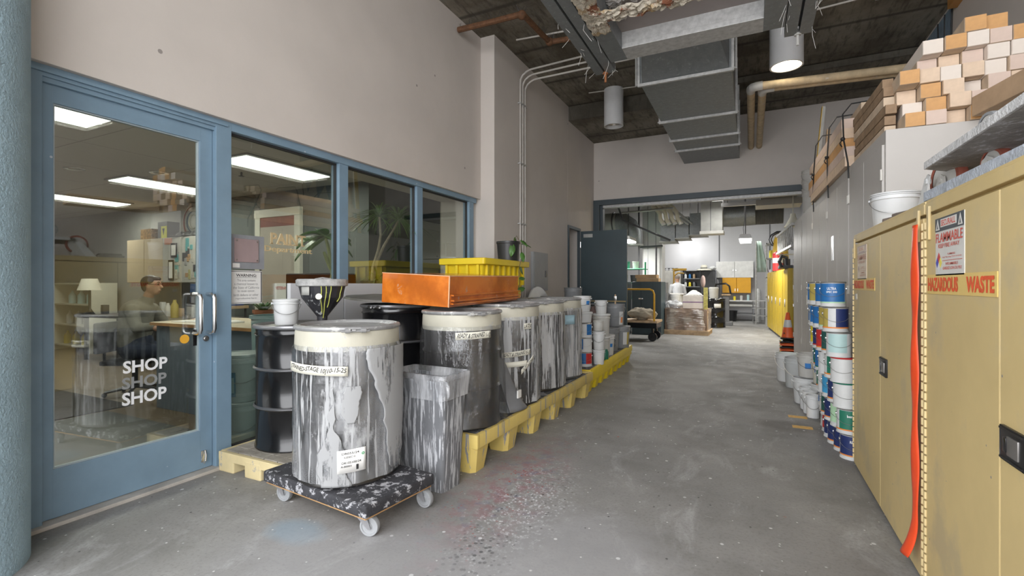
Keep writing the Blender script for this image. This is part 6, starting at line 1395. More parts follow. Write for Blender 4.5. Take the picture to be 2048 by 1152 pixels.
t = thing('broadleaf_plant', 'broad-leaved plant on a thick cane behind the funnel, inside the second pane', 'potted plant', (-3.74, 3.50, 1.20))
MB().lathe([(0, 0), (0.07, 0), (0.09, 0.12), (0.085, 0.12), (0.075, 0.1), (0, 0.1)], seg=28).build('pot', M('terracotta', (0, 0, 0)), t)
MB().tube([(0, 0, 0.08), (0.01, 0.02, 0.2), (0.0, 0.0, 0.35), (0, -0.03, 0.48), (0, -0.06, 0.56)], [0.022, 0.02, 0.018, 0.016, 0.012], 10).tube([(0, 0.0, 0.25), (0, -0.06, 0.38), (0, -0.08, 0.42)], [0.014, 0.018, 0.012], 10).build('cane', M('green_cane', (0.30, 0.33, 0.12), 0.6, var=0.3, vs=12), t)
b = MB(); bl = M('bright_green_leaf', (0.08, 0.22, 0.04), 0.4, var=0.2, vs=6)
for (a, el, l_) in ((-2.2, 0.6, 0.30), (-1.6, 0.2, 0.34), (-1.2, 0.9, 0.26), (-0.4, 0.3, 0.30), (0.5, 0.5, 0.28), (1.3, 0.4, 0.30), (2.2, 0.8, 0.26), (3.0, 0.1, 0.3), (-1.9, -0.2, 0.3), (1.0, -0.1, 0.26)):
    d_ = (math.cos(a)*math.cos(el), math.sin(a)*math.cos(el), math.sin(el)); leaf(b, (0, -0.06, 0.55), d_, (0, 0, 1), l_, l_*0.62, 0.6, 8)
b.build('leaves', bl, t, solid=0.001)
t = thing('dark_machine', 'black desktop machine on a stand behind the funnel', 'machine', (-5.3, 4.75, 0)); MB().box(-0.45, 0.5, -0.25, 0.3, 0, 0.95, bev=0.01).build('stand', dkgrey, t, smooth=False); MB().box(-0.4, 0.45, -0.2, 0.25, 0.95, 1.45, bev=0.02).build('housing', black, t)
MB().box(-0.3, 0.1, -0.21, -0.2, 1.05, 1.3, bev=0.003).build('panel', M('dark_glass_panel', (0.03, 0.03, 0.035), 0.15), t)

# ================================================================== FAR WORKSHOP
FY = 20.0
fw = wallm2
struct(MB().box(-9, 1.6, FY, FY+0.15, 0, 4.7).build('wall_far', fw, smooth=False))
struct(MB().box(1.6, 1.75, BY+0.2, FY, 0, 4.7).build('wall_far_right', fw, smooth=False))
struct(MB().box(-9.15, -9, BY+0.2, FY, 0, 4.7).build('wall_far_left', fw, smooth=False))
struct(MB().box(-9.15, -3.9, BY, BY+0.2, 0, 4.7).build('wall_far_near', fw, smooth=False))
struct(MB().box(-9.15, 1.75, BY+0.2, FY+0.15, 4.6, 4.8).build('ceiling', M('dim_ceiling', (0.16, 0.15, 0.135), 0.9, var=0.2), smooth=False))
struct(MB().box(-3.17, -2.55, 16.0, 16.6, 0, 4.6, bev=0.003).build('column', M('pale_clad_column', (0.55, 0.55, 0.54), 0.6, var=0.04), smooth=False))
for x in (-3.0, -2.75): tag(MB().box(x, x+0.012, 15.99, 16.0, 0, 4.6).build('column_seam', steel_dark, smooth=False), kind='structure')
struct(MB().box(-1.10, -1.07, 19.98, 20, 0, 4.6).box(0.6, 0.63, 19.98, 20, 0, 4.6).build('trim_6', steel_dark, smooth=False))
dd = galv
def tg(nm, mb, mat, label, cat, group=None, smooth=True, sharp=35): o = mb.build(nm, mat, smooth=smooth, sharp=sharp); return tag(o, label, cat, group)
t = thing('spiral_duct', 'big round silver duct with elbow at the left of the far workshop', 'duct', (0, 15.6, 3.32))
MB().tube([(-5.2, 0, 0), (-3.9, 0, 0)], 0.30, 28).build('run', M('pale_galvanised', (0.36, 0.36, 0.34), 0.5, 0.4, var=0.1), t)
MB().tube([(-3.9, 0, 0), (-3.7, 0.0, -0.02), (-3.52, 0.0, -0.15), (-3.42, 0, -0.38), (-3.40, 0, -0.75)], 0.30, 28).build('elbow', galv, t, sharp=60)
for x in (-4.6, -4.0): MB().lathe([(0.30, -0.02), (0.325, -0.02), (0.325, 0.02), (0.30, 0.02)], seg=28, Mx=Matrix.Translation((x, 0, 0)) @ Matrix.Rotation(PI/2, 4, 'Y')).build('collar', steel_dark, t)
MB().cyl((-3.40, 0, -0.78), (-3.40, 0, -0.74), 0.33, seg=28).build('collar', galvd, t)
t = thing('stepped_duct', 'rectangular duct in three shallow steps above the far wall', 'duct', (0, 15.2, 0))
for k, (x0, x1, z0) in enumerate(((-2.42, -2.0, 2.58), (-1.98, -1.62, 2.66), (-1.60, -1.15, 2.74))):
    MB().box(x0, x1, -0.35, 0.35, z0, z0+0.62, bev=0.005).build('section', galv, t, smooth=False); MB().box(x0-0.02, x1+0.02, -0.42, 0.40, z0-0.03, z0, bev=0.003).build('flange', M('pale_galvanised', (0, 0, 0)), t, smooth=False)
for x in (-2.2, -1.4): MB().cyl((x, 0.0, 3.2), (x, 0, 4.6), 0.012, seg=6).build('hanger_rod', steel_dark, t)
t = thing('vertical_duct', 'square duct box dropping from the ceiling in the middle of the far workshop', 'duct', (0, 14, 0))
MB().box(-1.22, -0.68, 0, 0.5, 2.72, 4.6, bev=0.004).build('duct_body', M('pale_galvanised', (0, 0, 0)), t, smooth=False); MB().box(-1.25, -0.65, -0.03, 0.53, 2.66, 2.74, bev=0.004).build('flange', whited, t, smooth=False); MB().box(-0.98, -0.965, -0.006, 0, 2.74, 4.6).build('seam', steel_dark, t, smooth=False)
t = thing('flexible_duct', 'fat ribbed silver duct ending in a dark mouth at the upper right', 'duct', (0, 15, 3.25))
MB().tube([(-0.9, 0, 0), (-0.5, 0, -0.02), (0.1, 0, 0)], 0.30, 28).build('smooth_section', galv, t)
b = MB(); pts = []; rr_ = []
for k in range(40): pts.append((0.1+k*0.0175, 0, 0)); rr_.append(0.29+0.012*(k % 2))
b.tube(pts, rr_, 28).build('ribbed_section', M('dark_ribbed_duct', (0.13, 0.13, 0.12), 0.5, 0.6), t)
for x in (-0.6, 0.3): MB().cyl((x, 0.0, 0.27), (x, 0, 1.35), 0.012, seg=6).build('hanger_rod', steel_dark, t)
t = thing('hose_bundle', 'group of four curved cream hoses hanging under the far ceiling', 'hoses', (0, 14.6, 0)); cr = M('cream_hose', (0.62, 0.58, 0.46), 0.5, var=0.1)
for k in range(4):
    x = -2.62+k*0.16; MB().tube([(x, 0, 3.62), (x+0.12, 0, 3.52), (x+0.22, 0, 3.38), (x+0.25, 0, 3.2), (x+0.33, 0, 3.06)], 0.06, 12).build('hose', cr, t)
    MB().cyl((x+0.32, 0, 3.09), (x+0.345, 0, 3.03), 0.066, seg=12).build('nozzle', whited, t)
rr = random.Random(13)
for k, pq in enumerate((((-3.5, 14.5, 3.45), (-2.0, 14.5, 3.5)), ((-2.3, 14.6, 3.6), (-1.6, 14.6, 3.0)), ((-2.15, 14.6, 3.62), (-1.5, 14.6, 3.02)), ((-3.9, 14.3, 4.59), (-3.4, 14.3, 3.2), (-2.05, 14.3, 2.55)), ((-2.7, 15.8, 2.5), (-2.7, 15.8, 0.0)), ((-3.2, 15.8, 2.5), (-2.5, 15.8, 2.52)), ((-3.22, 15.7, 0.0), (-3.22, 15.7, 4.6)))):
    tg('pipe', MB().tube(list(pq), 0.03, 8), steel_dark if k > 2 else M('pale_galvanised', (0, 0, 0)), 'thin pipe of the far workshop ceiling tangle', 'pipe', 'pipes in the far workshop')
def far_lamp(label, x, y, z, lx, ly, p, drop=None, st=5):
    t = thing('hanging_light', label, 'ceiling light', (x, y, z), 0, 'fluorescent lights in the far workshop')
    b = MB(); b.prism([(-lx, -ly, 0.02), (lx, -ly, 0.02), (lx*0.8, -ly, 0.12), (-lx*0.8, -ly, 0.12)], (0, 2*ly, 0)); b.build('housing', M('white_metal', (0, 0, 0)), t, smooth=False)
    MB().box(-lx*0.9, lx*0.9, -ly*0.98, ly*0.98, -0.03, 0.02, bev=0.01).build('diffuser', M('bright_diffuser', (1, 1, 1), 0.5, var=0, emit=((1, 1, 0.97), st)), t)
    if drop: MB().tube([(0, 0, 0.12), (0, 0, 4.6-z)], 0.012, 6).tube([(-0.03, 0, 0.12), (-0.05, 0, 0.3), (-0.02, 0, 0.5), (-0.03, 0, 4.6-z)], 0.006, 6).build('stem', steel_dark, t)
    area('workshop_lamp', (x, y, z-0.06), lx*1.8, ly*1.8, p, (0, 0, 0), (1, 0.99, 0.95))
far_lamp('fluorescent light on a rod, right of the square duct', -0.12, 13.0, 2.36, 0.14, 0.45, 60, True)
far_lamp('fluorescent light at the left showing beside the teal door', -3.3, 14.6, 2.6, 0.14, 0.45, 80, True)
far_lamp('small ceiling light above the square duct', -0.75, 12.9, 3.42, 0.15, 0.25, 22, True)
far_lamp('ceiling light at the top left corner of the opening', -3.25, 12.5, 3.4, 0.17, 0.25, 22, True)
far_lamp('added unseen ceiling light deep in the workshop in front of the orange-yellow cabinets', -0.2, 17.2, 4.3, 0.2, 0.6, 62, True)  # extra lamp hidden above the lintel, added to brighten the far wall
far_lamp('added unseen ceiling light deep in the workshop in front of the black hutch', -2.6, 17.4, 4.3, 0.2, 0.6, 62, True)  # second added lamp, out of view behind the ducts, lifts the far end
for k in range(2):
    x = -2.28+k*0.27
    t = thing('spot_light', 'small bright spot washing the far wall, the %s of two' % ('left', 'right')[k], 'spot light', (x, 18.9, 2.98), 0, 'pair of wall spots')
    MB().lathe([(0.05, 0), (0.07, 0.10), (0.0, 0.13)], seg=16).build('housing', M('white_metal', (0, 0, 0)), t); MB().ball((0, 0, 0.02), 0.045).build('bulb', M('spot_bulb', (1, 1, 1), 0.5, emit=((1, 1, 1), 30)), t)
    MB().cyl((0, 0, 0.12), (0, 0, 4.6-2.98), 0.008, seg=6).build('stem', steel_dark, t)
l = bpy.data.lights.new('wall_spots', 'SPOT'); l.energy = 55; l.spot_size = 2.3; l.spot_blend = 1.0; l.shadow_soft_size = 0.1
o = bpy.data.objects.new('wall_spots', l); C.objects.link(o); o.location = (-2.1, 18.9, 2.9); o.rotation_euler = (math.radians(65), 0, 0)
tg('beige_duct_box', MB().box(0.1, 1.05, 12.8, 13.5, 3.16, 3.3, bev=0.003).box(0.2, 0.95, 12.9, 13.4, 3.3, 4.59), M('beige_box', (0.42, 0.40, 0.36), 0.6, var=0.06), 'shallow beige hood box hanging at the upper right of the far workshop', 'duct', smooth=False)
tg('light_rail', MB().box(-0.65, 0.1, 12.7, 12.8, 3.35, 3.43).box(-0.65, 0.1, 12.7, 12.8, 3.18, 3.26), M('white_metal', (0, 0, 0)), 'pair of pale rails beside the hanging light', 'rail', smooth=False)
# teal cabinets and yellow-railed cart
for k in range(2):
    t = thing('teal_cabinet', 'dark teal two-door cabinet in the far workshop, the %s one' % ('left', 'right')[k], 'cabinet', (-3.1+k*0.55 if k else -3.25, 12.9, 0), 0, 'dark teal cabinets')
    w_ = 0.30 if k == 0 else 0.24
    MB().box(-w_, 0.30, -0.2, 0.5, 0, 1.37, bev=0.004).build('carcass', teal, t, smooth=False)
    for s_ in range(2): MB().box((-w_ if s_ == 0 else 0.0)+0.006, (0.0 if s_ == 0 else 0.30)-0.006, -0.215, -0.2, 0.05, 1.33, bev=0.003).build('door', teal, t, smooth=False)
    MB().box(-0.06, 0.05, -0.235, -0.215, 0.92, 0.95, bev=0.003).build('handle', chrome, t)
tealr = thing('teal_cabinet', 'dark teal cabinet nearest the wrapped pallet', 'cabinet', (-2.17, 12.9, 0), 0, 'dark teal cabinets'); MB().box(-0.09, 0.12, -0.2, 0.5, 0, 1.37, bev=0.004).build('carcass', teal, tealr, smooth=False)
for k, (z, x, w_) in enumerate(((1.372, -2.40, 0.28), (1.465, -2.44, 0.27))): tg('cardboard_tray', MB().box(x-w_, x+w_, 12.75, 13.1, z, z+0.088, bev=0.004), M('cardboard', (0.42, 0.28, 0.15), 0.8, var=0.15), 'flat cardboard tray on the teal cabinets, %s of the pair' % ('lower', 'upper')[k], 'box', 'cardboard trays', smooth=False)
t = thing('platform_cart', 'low platform cart with an orange-yellow tube handle', 'cart', (-2.4, 11.6, 0), 0)
MB().box(-0.7, 0.50, -0.35, 0.35, 0.42, 0.47, bev=0.005).build('deck', wood, t, smooth=False); MB().box(-0.68, 0.48, -0.33, 0.33, 0.30, 0.42).build('frame', black, t, smooth=False)
MB().tube([(-0.6, -0.33, 0.45), (-0.6, -0.33, 1.12), (-0.55, -0.33, 1.19), (0.33, -0.33, 1.19), (0.40, -0.33, 1.16), (0.43, -0.33, 1.08), (0.43, -0.33, 0.45)], 0.022, 10).build('handle', M('orange_yellow_tube', (0.70, 0.38, 0.03), 0.4), t)
for (x, y) in ((-0.55, -0.25), (0.38, -0.25), (-0.55, 0.25), (0.38, 0.25)):
    MB().cyl((x, y-0.03, 0.10), (x, y+0.03, 0.10), 0.10, seg=20).box(x-0.02, x+0.02, y-0.05, y+0.05, 0.12, 0.30).build('wheel', black, t)
def cloth(name, label, loc, rx, ry, rz_, mat, sd, amp=0.25, cat='sack', vox=None):
    b = MB(); b.ball((0, 0, rz_), rx, ry, rz_, u=48, v=28)
    for v in b.bm.verts:
        n_ = noise.noise(v.co*9+Vector((sd, 0, 0)))+0.6*noise.noise(v.co*22+Vector((0, sd, 0))); v.co += (v.co-Vector((0, 0, rz_))).normalized()*n_*amp*min(rx, rz_); v.co.z = max(0.0, v.co.z)
    o = b.build(name, mat, sharp=180); o.location = loc; return tag(o, label, cat)
cloth('canvas_bundle', 'crumpled beige canvas bundle on the platform cart', (-2.30, 11.55, 0.475), 0.34, 0.22, 0.13, M('beige_canvas', (0.40, 0.35, 0.27), 0.9, var=0.2), 3.0, 0.4, 'bundle')
# green rack left
t = thing('green_rack', 'green pipe rack loaded with dark pails and tools at the far left', 'rack', (-3.0, 14.3, 0)); grn = M('green_rack_paint', (0.03, 0.25, 0.12), 0.5)
for x in (-0.55, 0.25): MB().cyl((x, 0, 0), (x, 0, 1.95), 0.025, seg=8).build('post', grn, t)
for z in (0.9, 1.35, 1.75): MB().cyl((-0.55, 0, z), (0.25, 0, z), 0.02, seg=8).box(-0.55, 0.25, 0, 0.4, z-0.01, z+0.01).build('shelf', grn, t)
rr = random.Random(31)
for k in range(7):
    z = (0.91, 1.36, 1.761)[k % 3]; x = -3.45+(k//3)*0.26+0.06*(k % 3)
    simple('small_pail', MB().lathe([(0, 0), (0.08, 0), (0.095, 0.2), (0.1, 0.2), (0.1, 0.22), (0, 0.21)], seg=18), (dkgrey, whited, cgreen, midgrey)[k % 4], (x, 14.5, z), 'small pail on the green rack, on its %s shelf' % ('lower', 'middle', 'top')[k % 3], 'pail', 'pails on the green rack')
# pallet of shrink-wrapped goods
t = thing('wrapped_pallet', 'shrink-wrapped pallet load of brown goods on the far floor', 'pallet load', (-1.50, 13.6, 0), math.radians(-2))
b = MB()
for k in range(5): b.box(-0.55, 0.55, -0.45+k*0.2, -0.45+k*0.2+0.1, 0.0, 0.09)
b.box(-0.56, 0.56, -0.46, 0.46, 0.09, 0.12).build('pallet', wood, t, smooth=False)
def fw_(u, v):
    an = 2*PI*u; c_, s_ = math.cos(an), math.sin(an); k = 1/max(abs(c_), abs(s_)); k = min(k, 1.28)
    n_ = noise.noise(Vector((c_*5, s_*5, v*22)))*0.012+noise.noise(Vector((c_*2, s_*2, v*3+4)))*0.02
    return Vector((c_*k*(0.54+n_), s_*k*(0.45+n_), 0.12+v*0.55))
wr = M('brown_wrapped_goods', (0.30, 0.22, 0.17), 0.28, var=0.6, vs=3, coat=0.6, patches=[((0.48, 0.42, 0.36), 4, 0.55)])
MB().grid(fw_, 96, 40, True).build('wrap', wr, t, sharp=180); MB().box(-0.52, 0.52, -0.43, 0.43, 0.12, 0.66, bev=0.02).build('goods', M('brown_goods', (0.25, 0.17, 0.12), 0.8), t)
cloth('plastic_sheet', 'crumpled clear plastic sheet on top of the wrapped pallet', (-1.85, 13.5, 0.67), 0.28, 0.25, 0.10, film_mat('clear_sheet', (0.5, 0.55, 0.65), 0.8, 8, 1, 0.7, 0.5, 2.2), 8.0, 0.4, 'sheet')
t = thing('printer_box', 'white carton with a purple stripe on the wrapped pallet', 'box', (-1.35, 13.6, 0.67), 0.0); MB().box(-0.26, 0.26, -0.2, 0.2, 0, 0.34, bev=0.005).build('carton', M('white_carton', (0.62, 0.58, 0.54), 0.6), t, smooth=False); MB().box(-0.262, 0.262, -0.202, -0.2, 0.16, 0.18).build('stripe', M('purple_stripe', (0.15, 0.05, 0.2), 0.6), t, smooth=False)
t = thing('paper_roll', 'heap of white paper and tags on the striped carton', 'papers', (-1.35, 13.6, 1.012)); b = MB(); f = lambda u, v: Vector((-0.2+0.4*u, -0.1+0.2*v, 0.01+0.13*math.sin(PI*u)*math.sin(PI*v)+0.02*noise.noise(Vector((u*6, v*6, 1))))); b.grid(f, 14, 8).build('paper', paper, t, solid=0.004)
t = thing('warning_board', 'worn yellow-green upright board beside the striped carton', 'board', (-1.05, 13.4, 0.67)); MB().box(-0.05, 0.05, -0.02, 0.02, -0.1, 0.55, bev=0.004).build('board', M('worn_yellow_green', (0.38, 0.34, 0.10), 0.7, var=0.4, vs=20), t, smooth=False)
o = tg('feather_duster', MB().ball((-1.12, 13.5, 1.38), 0.06, 0.06, 0.16).cyl((-1.08, 13.5, 1.0), (-1.11, 13.5, 1.3), 0.012), M('mauve_bristle', (0.30, 0.22, 0.2), 0.9), 'mauve duster standing up behind the striped carton', 'duster')
for k in range(3): pail('pail', 'white pail in the far stack left of the standing person, %s' % ('lowest', 'middle', 'topmost')[k], -1.98, 14.7, k*0.33, 0.15, 0.36, white, handle=False, group='far white pails')
tg('grey_box', MB().box(-2.42, -2.18, 14.4, 14.8, 1.05, 1.36, bev=0.006).box(-2.45, -2.15, 14.35, 14.85, 0, 1.05), midgrey, 'grey machine box behind the teal cabinets', 'box', smooth=False)
# standing person in white
t = thing('person', 'person in a white shirt standing with back turned in the far workshop', 'person', (-2.15, 16.5, 0), math.radians(115))
b = MB(); g = head(b, (0.02, 0, 1.50), (1, 0, 0)); capsule(b, (0, 0, 1.33), (0.01, 0, 1.43), 0.055, 0.052); capsule(b, (0, 0, 0.95), (0, 0, 1.25), 0.11, 0.12)
for s_ in (-1, 1): capsule(b, (0.12, s_*0.23, 1.0), (0.33, s_*0.16, 1.02), 0.036, 0.027); hand(b, (0.33, s_*0.16, 1.02), (1, 0, -0.1), (0, 1, 0), (0, 0, 1)); capsule(b, (0, s_*0.1, 0.12), (0, s_*0.1, 0.8), 0.045, 0.07)
remesh(b.build('body', skin, t)); face_bits(g, t)
b = MB(); b.ball(g(-0.02, 0, 0.03), 0.092, 0.082, 0.085); remesh(b.build('hair', M('short_grey_hair', (0.22, 0.18, 0.15), 0.7), t), 0.007, 4)
b = MB(); capsule(b, (0, 0, 0.92), (0, 0, 1.22), 0.16, 0.16); b.ball((0, 0, 1.24), 0.12, 0.21, 0.10)
for s_ in (-1, 1): capsule(b, (0, s_*0.19, 1.24), (0.0, s_*0.25, 1.0), 0.07, 0.055); capsule(b, (0, s_*0.25, 1.0), (0.2, s_*0.2, 1.01), 0.055, 0.042)
remesh(b.build('shirt', M('white_shirt', (0.62, 0.63, 0.66), 0.8, var=0.06), t), 0.012, 6)
b = MB(); capsule(b, (0, 0, 0.85), (0, 0, 0.9), 0.155, 0.155)
for s_ in (-1, 1): capsule(b, (0, s_*0.1, 0.84), (0.0, s_*0.11, 0.12), 0.095, 0.06)
remesh(b.build('trousers', jeans, t), 0.012, 6)
for s_ in (-1, 1): b = MB(); capsule(b, (-0.04, s_*0.11, 0.05), (0.12, s_*0.12, 0.04), 0.048, 0.036); remesh(b.build('shoe', black, t), 0.01, 4)
tg('wooden_podium', MB().box(-2.12, -1.86, 15.2, 15.5, 0, 1.0, bev=0.004).box(-2.2, -1.8, 15.15, 15.55, 1.0, 1.03), M('white_podium', (0.60, 0.58, 0.55), 0.6), 'pale stand with an orange-edged top before the person in white', 'stand', smooth=False)
# black hutch, white cabinet and hats along the far wall
t = thing('black_hutch', 'tall black hutch with open shelves against the far wall', 'shelf', (-1.75, 19.2, 0)); MB().box(-0.55, 0.62, 0.3, 0.36, 0, 1.83).box(-0.55, -0.52, -0.1, 0.3, 0, 1.83).box(0.05, 0.08, -0.1, 0.3, 0, 1.83).box(0.59, 0.62, -0.1, 0.3, 0, 1.83).build('frame', black, t, smooth=False)
for z in (0.9, 1.2, 1.5, 1.8): MB().box(-0.55, 0.62, -0.1, 0.3, z, z+0.03).build('shelf', M('grey_shelf', (0.25, 0.26, 0.27), 0.5), t, smooth=False)
MB().box(0.09, 0.58, -0.12, -0.1, 0.95, 1.79, bev=0.003).build('door', dkgrey, t, smooth=False); MB().box(-0.55, 0.6, -0.3, 0.3, 0.0, 0.9, bev=0.004).build('base_cabinet', dkgrey, t, smooth=False)
rr = random.Random(17)
for k in range(6): simple('shelf_item', MB().lathe([(0, 0), (0.045, 0), (0.045, 0.12), (0.02, 0.16), (0, 0.16)], seg=14), (cwhite, cyel, midgrey, cwhite, cblue, wood)[k], (-2.2+(k % 3)*0.15, 19.15, (1.232, 1.532)[k//3]), 'small bottle on the black hutch, %s from left on its %s shelf' % (NTH[k % 3], ('middle', 'upper')[k//3]), 'bottle', 'bottles on the black hutch')
t = thing('metal_cabinet', 'pale metal cabinet left of the black hutch', 'cabinet', (-2.68, 19.2, 0)); MB().box(-0.35, 0.32, -0.2, 0.4, 0, 1.83, bev=0.005).build('carcass', M('pale_metal', (0.52, 0.51, 0.48), 0.5), t, smooth=False)
for s_ in range(2): MB().box(-0.34+s_*0.33, -0.34+s_*0.33+0.32, -0.215, -0.2, 0.05, 1.79, bev=0.003).build('door', M('pale_metal', (0, 0, 0)), t, smooth=False)
t = thing('golden_stand', 'ornate golden stand with brackets beside the person in white', 'stand', (-2.42, 18.4, 0)); gd = M('gold_paint', (0.50, 0.30, 0.05), 0.4, 0.4, var=0.2)
MB().cyl((-0.1, 0, 0), (-0.1, 0, 1.8), 0.03).build('post', gd, t); MB().tube([(-0.1, 0, 1.8), (0.1, 0, 1.84), (0.32, 0, 1.82)], 0.035, 8).tube([(-0.1, 0, 1.6), (0.05, 0, 1.72), (0.25, 0, 1.7)], 0.025, 8).box(-0.14, 0.34, -0.04, 0.04, 1.82, 1.88).build('scroll', gd, t); MB().lathe([(0, 0), (0.18, 0), (0.05, 0.05), (0, 0.05)], c=(-0.1, 0, 0), seg=16).build('base', gd, t)
t = thing('straw_hat', 'wide-brimmed pale hat hanging over the edge of the black hutch', 'hat', (-1.55, 19.05, 1.86)); MB().lathe([(0.26, -0.04), (0.24, 0.0), (0.12, 0.02), (0.11, 0.13), (0.06, 0.16), (0, 0.155)], seg=32).build('brim_and_crown', tapem, t); MB().lathe([(0.122, 0.025), (0.118, 0.06)], seg=32).build('band', dkgrey, t)
cloth('crumpled_hat', 'crumpled white cap on the right end of the black hutch', (-1.25, 19.1, 1.83), 0.12, 0.1, 0.07, cwhite, 4.0, 0.3, 'cap')
for k in range(4): simple('small_stand', MB().lathe([(0, 0), (0.06, 0), (0.01, 0.02), (0.01, 0.06), (0.07, 0.09), (0, 0.09)], seg=14), steel_dark, (-2.95+k*0.14, 19.2, 1.831), 'small dark cup-shaped object on the pale metal cabinet, %s from left' % NTH[k], 'cup', 'cups on the pale metal cabinet')
# wall cabinets: white pair over yellow pair
for k in range(2):
    t = thing('wall_cabinet', 'white far-wall cabinet, the %s of the upper pair' % ('left', 'right')[k], 'cabinet', (-0.86+k*0.63, 19.6, 1.55), 0, 'white wall cabinets in the far workshop'); MB().box(-0.312, 0.312, 0, 0.4, 0, 0.60, bev=0.004).build('carcass', M('bright_white_cabinet', (0.70, 0.70, 0.68), 0.5), t, smooth=False); MB().box(-0.305, 0.305, -0.018, 0, 0.005, 0.595, bev=0.003).build('door', M('bright_white_cabinet', (0, 0, 0)), t, smooth=False); MB().box((0.26, -0.28)[k], (0.28, -0.26)[k], -0.03, -0.018, 0.25, 0.3).build('handle', chrome, t)
    t = thing('wall_cabinet', 'orange-yellow far-wall cabinet, the %s of the lower pair' % ('left', 'right')[k], 'cabinet', (-0.72+k*0.48, 19.6, 0.99), 0, 'orange-yellow wall cabinets'); om2 = M('orange_yellow_door', (0.72, 0.36, 0.02), 0.5, var=0.06); MB().box(-0.237, 0.237, 0, 0.4, 0, 0.56, bev=0.004).build('carcass', om2, t, smooth=False); MB().box(-0.233, 0.233, -0.018, 0, 0.005, 0.555, bev=0.003).build('door', om2, t, smooth=False); MB().box((0.19, -0.205)[k], (0.205, -0.19)[k], -0.035, -0.018, 0.06, 0.16).build('handle', chrome, t)
t = thing('work_sink', 'long white work table with steel legs under the orange-yellow cabinets', 'table', (-0.3, 19.25, 0)); MB().box(-0.6, 0.55, -0.35, 0.35, 0.70, 0.73, bev=0.004).build('tabletop', white, t, smooth=False); MB().box(-0.55, 0.5, -0.3, 0.3, 0.52, 0.60, bev=0.01).build('basin', whited, t); MB().box(-0.5, 0.5, -0.3, 0.3, 0.25, 0.27).build('shelf', midgrey, t, smooth=False)
for x in (-0.55, 0.48):
    for y in (-0.3, 0.3): MB().cyl((x, y, 0), (x, y, 0.7), 0.02, seg=8).build('leg', chrome, t)
tg('waste_bucket', MB().lathe([(0, 0), (0.15, 0), (0.19, 0.36), (0.2, 0.37), (0.19, 0.38), (0, 0.3)], c=(-0.62, 18.8, 0), seg=24), black, 'black waste bucket under the left end of the white table', 'bucket')
for k in range(4): simple('tool', MB().lathe([(0, 0), (0.04, 0), (0.045, 0.1+0.03*k), (0, 0.12+0.03*k)], seg=12), (cwhite, cyel, whited, cteal)[k], (-0.75+k*0.22, 19.2, 0.731), 'small container on the far white table, %s from left' % NTH[k], 'container', 'containers on the far white table')
t = thing('steel_rack', 'low tubular steel rack right of the white table', 'rack', (0.22, 18.2, 0))
for x in (-0.16, 0.2):
    for y in (-0.2, 0.2): MB().cyl((x, y, 0), (x, y, 0.75), 0.018, seg=8).build('post', chrome, t)
for z in (0.25, 0.5, 0.74): MB().box(-0.18, 0.22, -0.22, 0.22, z, z+0.02).build('shelf', galvd, t, smooth=False)
tg('gas_cylinder', MB().lathe([(0, 0), (0.09, 0), (0.09, 1.05), (0.05, 1.15), (0, 1.16)], c=(0.22, 18.75, 0), seg=20), galvd, 'upright silver cylinder behind the tubular rack', 'cylinder')
dblk = make_drum('glossy black drum with a white label standing in the far workshop', -0.98, 16.0, 0, h=0.87, body=black, cuff=False, lid=black, ring=black)
mm = cyl_map(0.294, -0.1, 0.60); MB().grid(lambda u, v: mm(u*0.2, v*0.12), 8, 1).build('label', paper, dblk, solid=0.0008)
tg('far_bucket_stack', MB().lathe([(0, 0), (0.12, 0), (0.14, 0.3), (0.15, 0.3), (0.12, 0.34), (0, 0.34)], c=(-1.02, 15.95, 0.88), seg=20), whited, 'white pail on the far black drum', 'pail')
t = thing('hand_truck', 'dark steel trolley frame with black hoops beside the far drum', 'trolley', (-0.72, 16.9, 0)); MB().box(-0.12, 0.14, -0.2, 0.2, 0.95, 0.99, bev=0.003).build('shelf', wood, t, smooth=False); MB().tube([(-0.35, 0, 1.0), (-0.3, 0, 1.3), (0.0, 0, 1.33), (0.1, 0, 1.25), (0.14, 0, 1.0)], 0.03, 8).build('hoop', black, t)
MB().box(-0.08, 0.10, -0.12, 0.12, 0.12, 0.95, bev=0.01).build('post', midgrey, t, smooth=False); MB().box(-0.18, 0.2, -0.25, 0.25, 0, 0.12, bev=0.02).build('base', midgrey, t, smooth=False)
# right side of the far workshop
yl = M('yellow_locker_paint', (0.56, 0.39, 0.03), 0.4, var=0.06)
for k in range(5):
    t = thing('yellow_cabinet', 'tall yellow cabinet in the far workshop row, %s from the cone' % NTH[k], 'cabinet', (0.72-0.055*k, 11.9+k*0.86, 0), math.radians(3.5), 'tall yellow cabinets in the far workshop')
    MB().box(0, 0.5, 0, 0.84, 0.05, 1.65, bev=0.004).build('carcass', yl, t, smooth=False); MB().box(0.02, 0.48, 0.02, 0.82, 0, 0.05).build('plinth', dkgrey, t, smooth=False)
    for s_ in range(2): MB().box(-0.018, 0, 0.01+s_*0.415, 0.405+s_*0.415, 0.07, 1.62, bev=0.003).build('door', yl, t, smooth=False)
    MB().box(-0.035, -0.018, 0.36, 0.40, 0.80, 0.98, bev=0.003).build('handle', chrome, t)
t = thing('dark_locker', 'tall dark steel locker just beyond the cone', 'locker', (0.80, 11.15, 0)); MB().box(0, 0.5, 0, 0.6, 0, 1.85, bev=0.004).build('carcass', M('dark_locker', (0.09, 0.08, 0.075), 0.3, 0.5, var=0.2), t, smooth=False); MB().box(-0.012, 0, 0.01, 0.59, 0.95, 1.83, bev=0.003).build('door', M('shiny_locker_door', (0.35, 0.34, 0.34), 0.2, 0.7), t, smooth=False); MB().box(-0.03, -0.012, 0.28, 0.32, 0.85, 0.90).build('handle', chrome, t)
t = thing('shelf_rack', 'steel shelf rack of red, white and blue tins beyond the yellow cabinets', 'shelf', (0.42, 16.9, 0))
